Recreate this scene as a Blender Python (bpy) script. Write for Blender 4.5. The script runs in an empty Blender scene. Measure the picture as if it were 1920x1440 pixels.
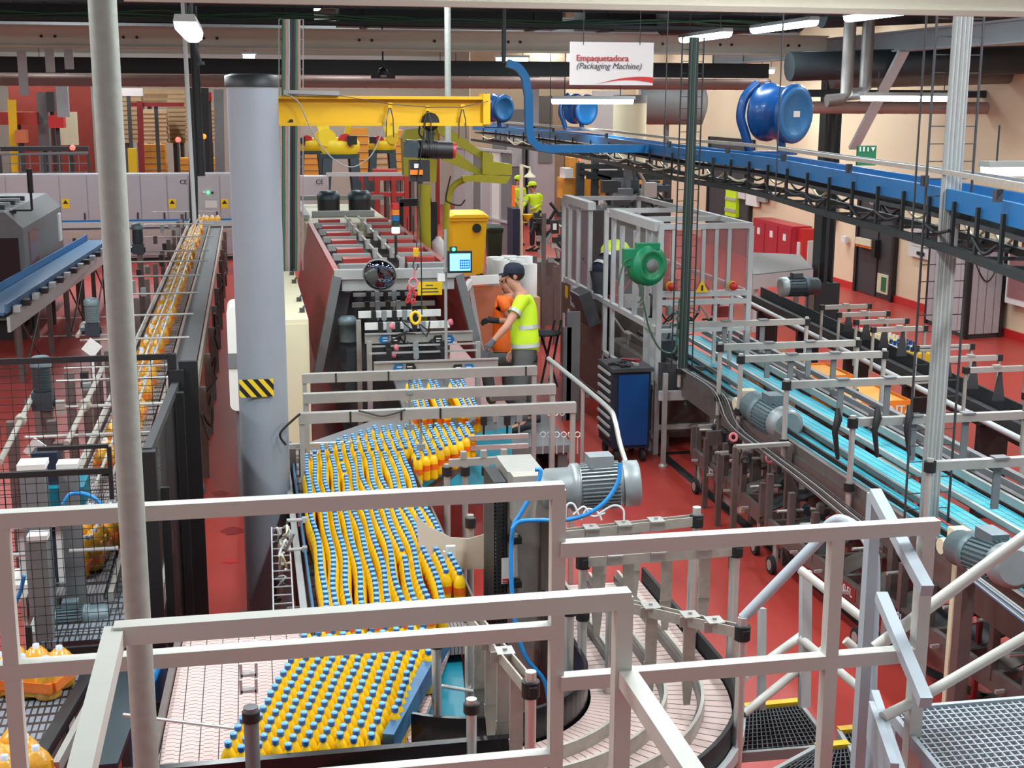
import bpy, math, random
from mathutils import Vector as V, Matrix
random.seed(7)
sc = bpy.context.scene
C = sc.collection
PI = math.pi
# ---------------- camera ----------------
F = 2500.0; TH = math.atan(530/2500.0); YAW = math.radians(11.18); ROLL = 0.004; H = 3.8
_cy, _sy, _ct, _st = math.cos(YAW), math.sin(YAW), math.cos(TH), math.sin(TH)
FW = V((_sy*_ct, _cy*_ct, -_st)); _r0 = V((_cy, -_sy, 0)); _u0 = V((_sy*_st, _cy*_st, _ct))
RT = (_r0*math.cos(ROLL) + _u0*math.sin(ROLL)); UP = (_u0*math.cos(ROLL) - _r0*math.sin(ROLL))
cam = bpy.data.objects.new('camera', bpy.data.cameras.new('camera')); C.objects.link(cam)
M = Matrix((RT, UP, -FW)).transposed().to_4x4(); M.translation = V((0, 0, H)); cam.matrix_world = M
cam.data.sensor_width = 36.0; cam.data.lens = F/1920*36.0; cam.data.clip_start = 0.05; cam.data.clip_end = 300
sc.camera = cam
# ---------------- exposure, sampling helpers, world ----------------
vs = sc.view_settings; vs.view_transform = 'Standard'; vs.look = 'None'; vs.gamma = 1.0; vs.use_curve_mapping = False
vs.exposure = 0.22
cy = sc.cycles; cy.max_bounces = 5; cy.diffuse_bounces = 2; cy.glossy_bounces = 2; cy.transmission_bounces = 3; cy.transparent_max_bounces = 8
cy.use_denoising = True; cy.caustics_reflective = False; cy.caustics_refractive = False; cy.sample_clamp_indirect = 4.0
w = bpy.data.worlds.new('hall'); sc.world = w; w.use_nodes = True
bg = w.node_tree.nodes['Background']; bg.inputs[0].default_value = (0.93, 0.97, 1.0, 1); bg.inputs[1].default_value = 0.36

def ray(px, py):
    return FW + RT*((px-960)/F) + UP*((720-py)/F)
O3 = V((0, 0, H))
def Zp(px, py, z): d = ray(px, py); return O3 + d*((z-H)/d.z)      # the point seen there at height z
def Yp(px, py, y): d = ray(px, py); return O3 + d*(y/d.y)          # ... in the plane Y = y
def Xp(px, py, x): d = ray(px, py); return O3 + d*(x/d.x)          # ... in the plane X = x
def Dp(px, py, t): return O3 + ray(px, py)*t                       # ... at distance t ahead

# ---------------- materials ----------------
def lin(c):
    c = c/255.0
    return c/12.92 if c <= 0.04045 else ((c+0.055)/1.055)**2.4
def mat(name, rgb, rough=0.5, metal=0.0, var=0.0, scale=8.0, bump=0.0, alpha=1.0, emit=0.0, trans=0.0, spec=0.5, coat=0.0):
    m = bpy.data.materials.new(name); m.use_nodes = True
    n = m.node_tree.nodes; l = m.node_tree.links; b = n['Principled BSDF']
    col = (lin(rgb[0]), lin(rgb[1]), lin(rgb[2]), 1)
    b.inputs['Base Color'].default_value = col; b.inputs['Roughness'].default_value = rough; b.inputs['Metallic'].default_value = metal
    b.inputs['Specular IOR Level'].default_value = spec; b.inputs['Coat Weight'].default_value = coat; b.inputs['Coat Roughness'].default_value = 0.12
    if alpha < 1: b.inputs['Alpha'].default_value = alpha
    if trans: b.inputs['Transmission Weight'].default_value = trans
    if emit: b.inputs['Emission Color'].default_value = col; b.inputs['Emission Strength'].default_value = emit
    if var or bump:
        tc = n.new('ShaderNodeTexCoord'); no = n.new('ShaderNodeTexNoise'); no.inputs['Scale'].default_value = scale; no.inputs['Detail'].default_value = 3
        l.new(tc.outputs['Object'], no.inputs['Vector'])
        if var:
            mx = n.new('ShaderNodeMix'); mx.data_type = 'RGBA'
            mx.inputs[6].default_value = tuple(max(0, x*(1-var)) for x in col[:3])+(1,)
            mx.inputs[7].default_value = tuple(min(1, x*(1+var)) for x in col[:3])+(1,)
            l.new(no.outputs['Fac'], mx.inputs[0]); l.new(mx.outputs[2], b.inputs['Base Color'])
        if bump:
            bp = n.new('ShaderNodeBump'); bp.inputs['Strength'].default_value = bump; bp.inputs['Distance'].default_value = 0.02
            l.new(no.outputs['Fac'], bp.inputs['Height']); l.new(bp.outputs['Normal'], b.inputs['Normal'])
    return m
def coordnode(m):
    n = m.node_tree.nodes; tc = n.new('ShaderNodeTexCoord'); return n, m.node_tree.links, n['Principled BSDF'], tc
K = {}
def k(name, *a, **kw): K[name] = mat(name, *a, **kw); return K[name]
k('steel', (176,174,168), .4, .4, .12, 14)
k('steel_dark', (112,108,105), .45, .4, .2, 10)
k('brown_steel', (108,98,94), .48, .35, .22, 9)
k('worn_steel', (182,176,166), .45, .35, .22, 18, .15)
k('bright_steel', (212,212,208), .28, .55, .05, 20)
k('rail_paint', (206,205,197), .42, 0, .05, 6, .03)
k('rail_blue', (176,186,194), .42, 0, .05, 6, .03)
k('galv', (176,184,176), .55, .25, .16, 26, .1)
k('column_grey', (150,158,168), .5, .1, .1, 3)
k('black', (28,29,31), .5)
k('black_gloss', (22,23,26), .25)
k('rubber', (35,36,38), .7)
k('dark_grey', (62,63,66), .55, .1, .15, 8)
k('mid_grey', (118,120,122), .55, .1, .12, 8)
k('light_grey', (178,180,180), .5, .05, .06, 5)
k('panel_grey', (176,172,176), .5, .05, .05, 2)
k('white', (226,226,222), .5)
k('white_plastic', (232,232,226), .35, 0, .03)
k('paper', (214,212,206), .7)
k('cream', (220,212,180), .5, 0, .05, 3)
k('beige_wall', (226,204,172), .8, 0, .05, .8, .05)
k('back_wall', (196,186,172), .85, 0, .08, .6)
k('orange_wall', (188,104,66), .6, 0, .08, 2)
k('yellow', (236,196,28), .42, 0, .05, 4)
k('olive_yellow', (178,172,36), .45, 0, .08, 5)
k('crane_yellow', (225,178,20), .5, 0, .04, 3)
k('robot_yellow', (236,206,40), .42, 0, .05, 5)
k('signal_orange', (232,130,40), .5)
k('amber_box', (216,146,48), .5, 0, .08, 4)
k('orange_pack', (228, 120, 46), .35, 0, .2, 22, .2, coat=.4)
k('orange_film', (232, 166, 50), .25, 0, .28, 16, .4, coat=.6)
k('bottle', (252,200,24), .22, 0, .1, 9, spec=.6)
k('bottle_label', (238,110,30), .4, 0, .2, 60)
k('cap_blue', (36,110,196), .32)
k('cap_top', (120,186,240), .35)
k('white_cap', (206, 216, 232), .35)
k('blue', (28, 108, 166), .38, .1, .08, 5)
k('blue_deep', (16, 74, 136), .35, .1, .08, 5, coat=.3)
k('blue_rail', (60,110,150), .4, .2)
k('hose_blue', (40,140,214), .4)
k('teal', (24,126,146), .4, 0, .12, 7)
k('teal_belt', (70,190,206), .55, 0, .08, 30, .1)
k('green', (14,128,84), .38)
k('dark_green', (34,60,44), .55)
k('cable_green', (58, 98, 78), .5)
k('cable_dark', (34,42,44), .55)
k('cable_grey', (150,152,150), .55)
k('cable_white', (212,214,214), .5)
k('red', (196,44,44), .42)
k('red_machine', (176,62,58), .4, .1, .1, 4)
k('red_dark', (140,38,40), .5)
k('red_brick', (150,62,50), .8, 0, .2, 4)
k('cabinet_red', (172,40,56), .4)
k('pink', (214,120,128), .45)
k('pipe_pink', (158, 126, 118), .55, 0, .15, 3)
k('pipe_dark', (36,44,48), .55)
k('motor', (108,126,132), .42, .3, .12, 12)
k('motor_dark', (62,74,80), .4, .4, .1, 12)
k('motor_grey', (150,158,160), .4, .35, .14, 10)
k('wood', (206,170,120), .7, 0, .15, 6)
k('cardboard', (196,166,132), .8, 0, .12, 5)
k('skin', (206,150,124), .55)
k('skin2', (186,130,104), .55)
k('hair', (48,36,30), .7)
k('hivis', (205,240,30), .6, 0, .05, 12)
k('hivis_orange', (255,112,24), .6, 0, .05, 12)
k('reflective', (196,200,196), .35, .3)
k('navy', (26,34,54), .8)
k('trouser', (84,86,84), .8, 0, .1, 12)
k('trouser_dark', (38,40,46), .8)
k('glove', (104,106,112), .8)
k('glass', (190,180,190), .08, 0, alpha=.22)
k('glass_clear', (205,212,214), .06, 0, alpha=.12)
k('glass_pink', (190,120,120), .1, 0, alpha=.45)
k('smoked', (40,44,50), .12, 0, alpha=.72)
k('beige_panel', (214,196,176), .3, 0, alpha=.85)
k('lamp_on', (226,246,255), .4, emit=14)
k('lamp_far', (226,246,250), .4, emit=6)
k('led_green', (60,255,140), .4, emit=4)
k('led_red', (255,70,60), .4, emit=4)
k('led_orange', (255,120,40), .4, emit=2)
k('screen', (130,214,240), .3, emit=1.1)
k('screen_blue', (20,90,170), .3, emit=.8)
k('beam_paint', (214,208,192), .6, 0, .1, 2)
k('beam_grey', (150,152,154), .55, 0, .08, 3)
k('sign_white', (222,216,214), .5)
k('text_red', (176,64,60), .6)
k('text_grey', (70,74,82), .6)
k('sign_green', (20,110,70), .5)
k('mirror', (120,130,150), .03, 1.0)
k('sky_ceiling', (62,66,68), .8, 0, .25, 1.5)
k('wood_dark', (92,84,80), .8)

# ---------------- mesh builder ----------------
BASE = {}
class MB:
    def __init__(s): s.v = []; s.f = []; s.fm = []; s.sm = []; s.m = 0
    def add(s, vs_, fs, smooth=False):
        o = len(s.v); s.v += [tuple(v) for v in vs_]
        for i, f in enumerate(fs):
            s.f.append([o+i2 for i2 in f]); s.fm.append(s.m); s.sm.append(smooth)
        return s
    def box(s, c, d, R=None):
        c = V(c); h = V(d)*.5
        vs_ = [V((x*h.x, y*h.y, z*h.z)) for z in (-1, 1) for y in (-1, 1) for x in (-1, 1)]
        if R is not None: vs_ = [R @ v for v in vs_]
        return s.add([v+c for v in vs_], [(0,2,3,1),(4,5,7,6),(0,1,5,4),(2,6,7,3),(0,4,6,2),(1,3,7,5)])
    def bb(s, a, b):
        a = V(a); b = V(b); return s.box((a+b)*.5, (abs(b.x-a.x), abs(b.y-a.y), abs(b.z-a.z)))
    def beam(s, p, q, w, h, up=(0,0,1)):
        p = V(p); q = V(q); d = q-p; L = d.length
        if L < 1e-6: return s
        d /= L; up = V(up)
        if abs(d.dot(up)) > .98: up = V((0,1,0)) if abs(d.y) < .9 else V((1,0,0))
        r = d.cross(up).normalized(); u = r.cross(d)
        R = Matrix((r, d, u)).transposed()
        return s.box((p+q)*.5, (w, L, h), R)
    def tube(s, pts, r, n=8, cap=True, smooth=True):
        pts = [V(p) for p in pts]; N = len(pts); rs = r if isinstance(r, (list, tuple)) else [r]*N
        rings = []; u = None
        for i, p in enumerate(pts):
            d = (pts[min(i+1, N-1)]-pts[max(i-1, 0)])
            if d.length < 1e-9: d = V((0,0,1))
            d.normalize()
            if u is None:
                a = V((0,0,1)) if abs(d.z) < .9 else V((1,0,0)); u = d.cross(a).normalized()
            else:
                u = (u - d*u.dot(d)).normalized()
            w_ = d.cross(u); rings.append([p+u*(rs[i]*math.cos(2*PI*j/n))+w_*(rs[i]*math.sin(2*PI*j/n)) for j in range(n)])
        o = []; fs = []
        for g in rings: o += g
        for i in range(N-1):
            for j in range(n):
                fs.append((i*n+j, i*n+(j+1) % n, (i+1)*n+(j+1) % n, (i+1)*n+j))
        s.add(o, fs, smooth)
        if cap and N > 1:
            s.add(rings[0], [tuple(range(n))[::-1]]); s.add(rings[-1], [tuple(range(n))])
        return s
    def cyl(s, p, q, r, r2=None, n=14): return s.tube([p, q], [r, r if r2 is None else r2], n)
    def lathe(s, c, prof, n=16, ax=(0,0,1), smooth=True):
        c = V(c); ax = V(ax).normalized(); a = V((0,0,1)) if abs(ax.z) < .9 else V((1,0,0))
        u = ax.cross(a).normalized(); w_ = ax.cross(u); o = []; fs = []
        for (r, h) in prof: o += [c+ax*h+u*(r*math.cos(2*PI*j/n))+w_*(r*math.sin(2*PI*j/n)) for j in range(n)]
        for i in range(len(prof)-1):
            for j in range(n): fs.append((i*n+j, i*n+(j+1) % n, (i+1)*n+(j+1) % n, (i+1)*n+j))
        s.add(o, fs, smooth)
        if prof[0][0] > 1e-4: s.add(o[:n], [tuple(range(n))[::-1]])
        if prof[-1][0] > 1e-4: s.add(o[-n:], [tuple(range(n))])
        return s
    def ext(s, poly, d):
        a = [V(p) for p in poly]; d = V(d); n = len(a); b = [p+d for p in a]
        fs = [tuple(range(n))[::-1], tuple(range(n, 2*n))]+[(i, (i+1) % n, n+(i+1) % n, n+i) for i in range(n)]
        return s.add(a+b, fs)
    def sphere(s, c, r, n=10, sc_=(1,1,1)):
        c = V(c); o = []; fs = []; m = max(4, n//2)
        for i in range(m+1):
            t = PI*i/m
            for j in range(n):
                o.append(c+V((r*sc_[0]*math.sin(t)*math.cos(2*PI*j/n), r*sc_[1]*math.sin(t)*math.sin(2*PI*j/n), r*sc_[2]*math.cos(t))))
        for i in range(m):
            for j in range(n): fs.append((i*n+j, (i+1)*n+j, (i+1)*n+(j+1) % n, i*n+(j+1) % n))
        return s.add(o, fs, True)
    def mesh(s, name, mats, off=(0,0,0)):
        me = bpy.data.meshes.new(name); off = V(off)
        me.from_pydata([tuple(V(v)-off) for v in s.v], [], s.f)
        if not isinstance(mats, (list, tuple)): mats = [mats]
        for m_ in mats: me.materials.append(K[m_] if isinstance(m_, str) else m_)
        me.polygons.foreach_set('material_index', [min(i, len(mats)-1) for i in s.fm]); me.polygons.foreach_set('use_smooth', s.sm)
        me.update(); return me
    def build(s, name, mats, parent=None):
        b = BASE.get(parent.name, V((0,0,0))) if parent else V((0,0,0))
        o = bpy.data.objects.new(name, s.mesh(name, mats, b)); C.objects.link(o)
        if parent: o.parent = parent
        BASE[o.name] = b; return o
def tag(o, label, cat, group=None):
    o['label'] = label; o['category'] = cat
    if group: o['group'] = group
    return o
def thing(name, label, cat, loc=(0,0,0), group=None):
    o = bpy.data.objects.new(name, None); C.objects.link(o); o.location = loc; o.empty_display_size = .1
    BASE[o.name] = V(loc); return tag(o, label, cat, group)
def solo(mb, name, mats, label, cat, group=None):      # a thing that is one mesh, origin at its base
    xs = [v[0] for v in mb.v]; ys = [v[1] for v in mb.v]; zs = [v[2] for v in mb.v]
    off = V(((min(xs)+max(xs))/2, (min(ys)+max(ys))/2, min(zs)))
    o = bpy.data.objects.new(name, mb.mesh(name, mats, off)); C.objects.link(o); o.location = off; BASE[o.name] = off
    return tag(o, label, cat, group)
def struct(mb, name, mats, parent=None):
    o = mb.build(name, mats, parent); o['kind'] = 'structure'; return o
def dup(root, loc, rz=0, label=None, group=None, scale=None):
    r = root.copy(); C.objects.link(r); r.location = loc; r.rotation_euler = (0, 0, rz)
    if scale: r.scale = (scale,)*3
    if label: r['label'] = label
    if group: r['group'] = group
    for ch in list(root.children):
        c = ch.copy(); C.objects.link(c); c.parent = r
        for g in ch.children: d = g.copy(); C.objects.link(d); d.parent = c
    return r
def text(s, p, size, mtl, parent, right=(1,0,0), up=(0,0,1), shear=0, bold=0, name='lettering', align='LEFT'):
    cu = bpy.data.curves.new(name, 'FONT'); cu.body = s; cu.size = size; cu.shear = shear; cu.extrude = .001; cu.align_x = align
    o = bpy.data.objects.new(name, cu); C.objects.link(o); cu.materials.append(K[mtl])
    r = V(right).normalized(); u = V(up); u = (u-r*u.dot(r)).normalized(); n = r.cross(u)
    m_ = Matrix((r, u, n)).transposed().to_4x4(); b = BASE.get(parent.name, V((0,0,0)))
    dg = bpy.context.evaluated_depsgraph_get(); me = bpy.data.meshes.new_from_object(o.evaluated_get(dg)); me.materials.clear(); me.materials.append(K[mtl])
    bpy.data.objects.remove(o)
    if bold:                                                      # heavier strokes: the same letters again a hair to the side
        vv = [tuple(v.co) for v in me.vertices]; pf = [tuple(p.vertices) for p in me.polygons]; n0 = len(vv); m2 = bpy.data.meshes.new(name)
        m2.from_pydata(vv+[(x+bold, y+bold*.4, z+.0004) for x, y, z in vv]+[(x+bold*2, y, z+.0008) for x, y, z in vv], [], pf+[tuple(i+n0 for i in p) for p in pf]+[tuple(i+2*n0 for i in p) for p in pf]); m2.materials.append(K[mtl]); me = m2
    o = bpy.data.objects.new(name, me); C.objects.link(o)
    m_.translation = V(p)-b; o.parent = parent; o.matrix_local = m_; BASE[o.name] = b
    return o
def arc(c, r, a0, a1, n, z=None, u=(1,0,0), v=(0,1,0)):
    c = V(c); u = V(u); v = V(v); return [c+u*(r*math.cos(a0+(a1-a0)*i/n))+v*(r*math.sin(a0+(a1-a0)*i/n)) for i in range(n+1)]
def lerp(a, b, t): return V(a)*(1-t)+V(b)*t
def smooth_path(pts, n=6):
    pts = [V(p) for p in pts]; out = []
    P = [pts[0]*2-pts[1]]+pts+[pts[-1]*2-pts[-2]]
    for i in range(1, len(P)-2):
        for j in range(n):
            t = j/n; a, b, c, d = P[i-1], P[i], P[i+1], P[i+2]
            out.append(((b*2)+(c-a)*t+(a*2-b*5+c*4-d)*t*t+(b*3-a-c*3+d)*t**3)*.5)
    return out+[pts[-1]]
# ======================= the hall =======================
def floor_mat():
    m = mat('floor_red', (186, 44, 34), .3, 0, spec=.45); n, l, b, tc = coordnode(m)
    no = n.new('ShaderNodeTexNoise'); no.inputs['Scale'].default_value = .9; no.inputs['Detail'].default_value = 5
    l.new(tc.outputs['Object'], no.inputs['Vector'])
    cr = n.new('ShaderNodeValToRGB'); cr.color_ramp.elements[0].color = (.40, .040, .030, 1); cr.color_ramp.elements[1].color = (.49, .055, .042, 1)
    cr.color_ramp.elements[0].position = .3; cr.color_ramp.elements[1].position = .7
    l.new(no.outputs['Fac'], cr.inputs[0]); l.new(cr.outputs[0], b.inputs['Base Color'])
    rr = n.new('ShaderNodeMapRange'); rr.inputs[3].default_value = .32; rr.inputs[4].default_value = .4; l.new(no.outputs['Fac'], rr.inputs[0]); l.new(rr.outputs[0], b.inputs['Roughness'])
    return m
K['floor'] = floor_mat()
struct(MB().bb((-12, -4, -.1), (12.5, 50, 0)), 'floor', 'floor')
m = MB(); m.bb((12.3, 6, 0), (12.5, 50, 6.6)); struct(m, 'wall_right', 'beige_wall')
m = MB(); m.bb((-12, 50, 0), (12.5, 50.2, 6.6)); struct(m, 'wall_back', 'back_wall')
m = MB(); m.bb((-12.2, -4, 0), (-12, 50, 6.6)); struct(m, 'wall_left', 'back_wall')
m = MB(); m.bb((-12, 3.5, 6.6), (12.5, 50, 6.8)); struct(m, 'ceiling', 'sky_ceiling')
m = MB(); m.bb((12.26, 6, 0), (12.3, 50, .14)); struct(m, 'baseboard_right', 'red')
# plain white panels high on the back wall
m = MB(); m.bb((-11, 49.9, 4.75), (7.3, 49.98, 5.4)); struct(m, 'trim_1', 'white')
# floor markings
def flat(pts, wd, mtl, nm, z=.004):
    m = MB()
    for a, b in zip(pts, pts[1:]): m.beam((a[0], a[1], z), (b[0], b[1], z), wd, .004)
    o = struct(m, nm, mtl); return o
flat([(5.2, 13.65), (4.38, 13.65), (4.38, 8.0), (4.6, 7.35), (6.2, 7.3)], .1, 'black', 'trim_2')
flat([(7.0, 14.5), (7.0, 8)], .12, 'white', 'trim_3')
flat([(7.9, 12.2), (6.2, 9.2)], .12, 'white', 'trim_4', .009)
flat([(-4.2, 24.5), (-2.0, 24.5)], .1, 'white', 'trim_5')
for i, (px, py, rx, ry) in enumerate(((433, 1052, .06, .05), (435, 995, .09, .12), (412, 925, .08, .1))):
    q = Zp(px, py, .003); m = MB(); m.add([(q.x+rx*math.cos(a*PI/6)*(1+.3*math.sin(a*2.3+i)), q.y+ry*math.sin(a*PI/6), .003) for a in range(12)], [tuple(range(12))]); struct(m, 'trim_%d' % (7+i), 'red_dark' if i else 'red')
flat([(-4.2, 22.6), (-2.0, 22.6)], .1, 'white', 'trim_6')

# overhead beams
def ibeam(nm, a, b, w_, h, mt, bolts=0):
    a = V(a); b = V(b); m = MB(); m.beam(a, b, w_*.25, h); m.beam(a+V((0,0,h/2)), b+V((0,0,h/2)), w_, .03); m.beam(a-V((0,0,h/2)), b-V((0,0,h/2)), w_, .03)
    if bolts:
        m.m = 1; n_ = (b-a).normalized().cross(V((0,0,1)))
        for i in range(bolts):
            p = lerp(a, b, (i+.5)/bolts)+n_*(w_*.125)
            for s_ in (-.1, .1): m.cyl(p+(b-a).normalized()*s_, p+(b-a).normalized()*s_+n_*.02, .025, n=6)
    return struct(m, nm, [mt, 'black'])
ibeam('beam', (-11.9, 21.9, 4.74), (9.75, 21.9, 4.74), .2, .3, 'beam_paint', 18)
ibeam('beam', (9.9, 28, 4.72), (9.9, 8, 4.72), .2, .28, 'beam_grey')
ibeam('beam', (-11.9, 34, 4.6), (9.8, 34, 4.6), .2, .3, 'beam_paint', 14)
ibeam('beam', (-11.9, 29, 5.4), (12.2, 29, 5.4), .2, .3, 'beam_grey')
# the light painted duct edge that closes the view at the top
a = Yp(400, -14, 5.0); b = Yp(1960, 4, 5.0)
m = MB(); m.beam((a.x-.3, 5.0, a.z), (b.x, 5.0, a.z), .12, .06); m.beam((a.x-.3, 4.93, a.z-.03), (b.x, 4.93, a.z-.03), .03, .02); struct(m, 'beam', 'beam_paint')
# roof trusses
for i, y in enumerate((25, 31, 38, 44)):
    m = MB(); m.beam((-11.9, y, 6.4), (12.2, y, 6.4), .16, .2); m.beam((-11.9, y, 5.5), (12.2, y, 5.5), .16, .16)
    for j in range(12):
        x = -11.5+2*j; m.beam((x, y, 5.55), (x+1, y, 6.35), .09, .09); m.beam((x+1, y, 6.35), (x+2, y, 5.55), .09, .09)
    struct(m, 'beam', 'beam_grey')
# the dark column where both beams meet, and its brace
m = MB(); m.beam((9.9, 21.9, 0), (9.9, 21.9, 4.58), .06, .26, (0,1,0))
for s_ in (-.13, .13): m.beam((9.9+s_, 21.9, 0), (9.9+s_, 21.9, 4.58), .26, .03, (1,0,0))
m.bb((9.7, 21.7, 0), (10.15, 22.1, .7)); struct(m, 'pillar', 'cable_dark')
a = Xp(1695, 95, 9.78); b = Xp(1600, 278, 9.78); m = MB(); m.beam(a, b, .06, .16, (1,0,0)); struct(m, 'beam', 'light_grey')
m = MB(); m.beam(Yp(1700, 18, 22.5), Yp(1700, 18, 22.5)+V((0,0,.8)), .3, .3); struct(m, 'beam', 'beam_grey')
# pillars / wall verticals far away
for i, px in enumerate((1410, 1000, 112)):
    a = Yp(px, 100, 33); m = MB(); m.bb((a.x-.13, 32.9, 3.2 if i < 2 else 3.4), (a.x+.13, 33.1, 4.5)); struct(m, 'beam', 'beam_grey')
# diagonal dark braces on the beige wall
for i, (p0, p1) in enumerate((((1395, 178), (1345, 252)), ((1345+95, 200), (1380, 262)))):
    a = Yp(*p0, 40); b = Yp(*p1, 40); m = MB(); m.beam(a, b, .1, .28, (0,1,0)); struct(m, 'beam', 'wood_dark')
# a beige cross wall behind the overhead conveyor
m = MB(); m.bb((10.0, 42, 0), (12.3, 42.2, 6.6)); m.bb((7.6, 46, 0), (12.3, 46.2, 6.6)); struct(m, 'wall_far', 'beige_wall')
# doors in the right wall
def door_leaf(nm, y0, y1, z1, mt='dark_grey', panic=False, window=False):
    m = MB(); m.bb((12.24, y0, 0.02), (12.31, y1, z1)); d = struct(m, nm, mt)
    fr = MB(); fr.bb((12.2, y0-.1, 0), (12.3, y0, z1+.1)); fr.bb((12.2, y1, 0), (12.3, y1+.1, z1+.1)); fr.bb((12.2, y0-.1, z1), (12.3, y1+.1, z1+.1)); struct(fr, nm+'_frame', 'black', d)
    if panic:
        p = MB(); ym = y0+(y1-y0)*.42; p.bb((12.1, ym+.05, 1.0), (12.18, y1-.12, 1.13)); p.m = 1; p.bb((12.12, ym+.05, .95), (12.2, y1-.1, 1.0)); p.build('panic_bar', ['cream', 'signal_orange'], d)
        g = MB(); g.bb((12.22, ym-.02, 0.02), (12.25, ym+.02, z1)); g.bb((12.12, ym-.1, .8), (12.24, ym+.06, 1.15)); g.build('lock_rail', 'black', d)
        s = MB(); s.bb((12.21, y0+.08, .12), (12.235, ym-.1, .5)); sg = s.build('exit_plate', 'cream', d)
        q = MB(); q.bb((12.2, y0+.14, .17), (12.212, y0+.34, .45)); q.build('exit_pictogram', 'sign_green', sg)
    if window:
        q = MB(); ym = y0+(y1-y0)*.66; q.lathe((12.24, ym, 1.95), [(.17, -.03), (.17, .0), (.14, .005)], 18, (-1,0,0)); q.build('porthole', 'cable_grey', d)
        q = MB(); q.lathe((12.215, ym, 1.95), [(.135, -.01), (.135, .01)], 18, (-1,0,0)); q.build('porthole_pane', 'glass', d)
    return d
door_leaf('door_1', 23.9, 25.4, 2.15, panic=True, window=True)
door_leaf('door_2', 16.2, 18.4, 2.4, 'black')
door_leaf('door_3', 31.6, 34.6, 2.8, 'dark_grey')
# dark pipes and ducts
def pipe(nm, mt, pts, r, label, cat='pipe', n=12, rings=0, group=None):
    m = MB(); m.tube(pts, r, n)
    if rings:
        for i in range(rings):
            p = lerp(pts[0], pts[-1], (i+.5)/rings); d = (V(pts[-1])-V(pts[0])).normalized(); m.tube([p-d*.02, p+d*.02], r*1.04, n)
    return solo(m, nm, mt, label, cat, group)
m = MB(); m.beam((-11.8, 24.2, 4.37), (9.6, 24.2, 4.37), .3, .26)
solo(m, 'air_duct', 'pipe_dark', 'long black duct running across the hall above the insulated pipe', 'duct')
pipe('insulated_pipe', 'pipe_pink', [(-11.8, 24.0, 4.12), (9.6, 24.0, 4.12)], .1, 'long pinkish insulated pipe under the black duct', rings=50)
pipe('insulated_pipe', 'pipe_pink', [(8.2, 21.3, 3.72), (12.32, 21.0, 3.72)], .1, 'short pinkish insulated pipe in front of the beige wall, right of the dark pillar', rings=10)
m = MB(); m.beam((8.2, 21.4, 3.95), (12.32, 21.1, 3.95), .12, .12); solo(m, 'air_duct', 'pipe_dark', 'narrow black duct above the pink pipe right of the dark pillar', 'duct')
for i, (pa, pb, r, mt, lb) in enumerate((((1540, 20), (1920, 5), .25, 'pipe_dark', 'fat dark pipe nearest the roof above the grey beam'), ((1480, 125), (1920, 112), .22, 'pipe_dark', 'dark pipe below the grey beam on the right'), ((1560, 150), (1920, 140), .14, 'steel_dark', 'grey steel pipe under the dark one on the right'), ((1240, 30), (1500, 25), .3, 'pipe_dark', 'fat dark duct over the hanging lamps'))):
    a = Yp(*pa, 19+i*.7 if i else 19); b = Yp(*pb, 19+i*.7); pipe('ceiling_pipe', mt, [a, b], r, lb)
for i, (px, py, y) in enumerate(((1590, 120, 18.5), (1625, 110, 18.8))):
    a = Yp(px, py, y); pipe('drain_pipe', 'steel_dark', [a+V((0,0,6.6-a.z)), a, a+V((0,0,-.42)), a+V((-.08,0,-.5)), a+V((-.3,0,-.52))], .09, ['steel drain pipe with elbow left of the grey brace', 'steel drain pipe with elbow touching the grey brace'][i])
m = MB(); a = Yp(1560, 8, 15.5); b = Yp(1930, 60, 15.5); m.bb((a.x, 15.5, b.z-.05), (a.x+.02, 15.6, b.z))
# cable ladder with green cables along the beam
def ladder(nm, a, b, wd, label, mt='cable_dark', rung=.35, side=(0,1,0), cables=0, cmt='cable_green', sag=.03):
    a = V(a); b = V(b); t = thing(nm, label, 'cable tray', a)
    m = MB(); sd = V(side)
    for s_ in (-.5, .5): m.beam(a+sd*wd*s_, b+sd*wd*s_, .015, .05)
    n_ = int((b-a).length/rung)
    for i in range(n_+1):
        p = lerp(a, b, i/max(1, n_)); m.beam(p-sd*wd*.5, p+sd*wd*.5, .015, .015)
    m.build('tray', mt, t)
    for j in range(cables):
        off = sd*(wd*(-.4+.8*(j+.5)/cables)); pts = []
        for i in range(15):
            p = lerp(a, b, i/14)+off+V((0,0,.03+random.random()*sag)); pts.append(p)
        q = MB(); q.tube(smooth_path(pts, 3), .014, 5, cap=False); q.build('cable', cmt, t)
    return t
ladder('cable_tray', (-6.5, 20.6, 4.92), (8.6, 20.6, 4.92), .35, 'dark cable ladder with green cables above the pale crossbeam', cables=6, sag=.12)
ladder('cable_tray', (-6, 18.2, 5.02), (8.5, 18.2, 5.02), .4, 'dark cable ladder nearest the camera under the roof', cables=3, cmt='cable_dark', sag=.08)
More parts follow.
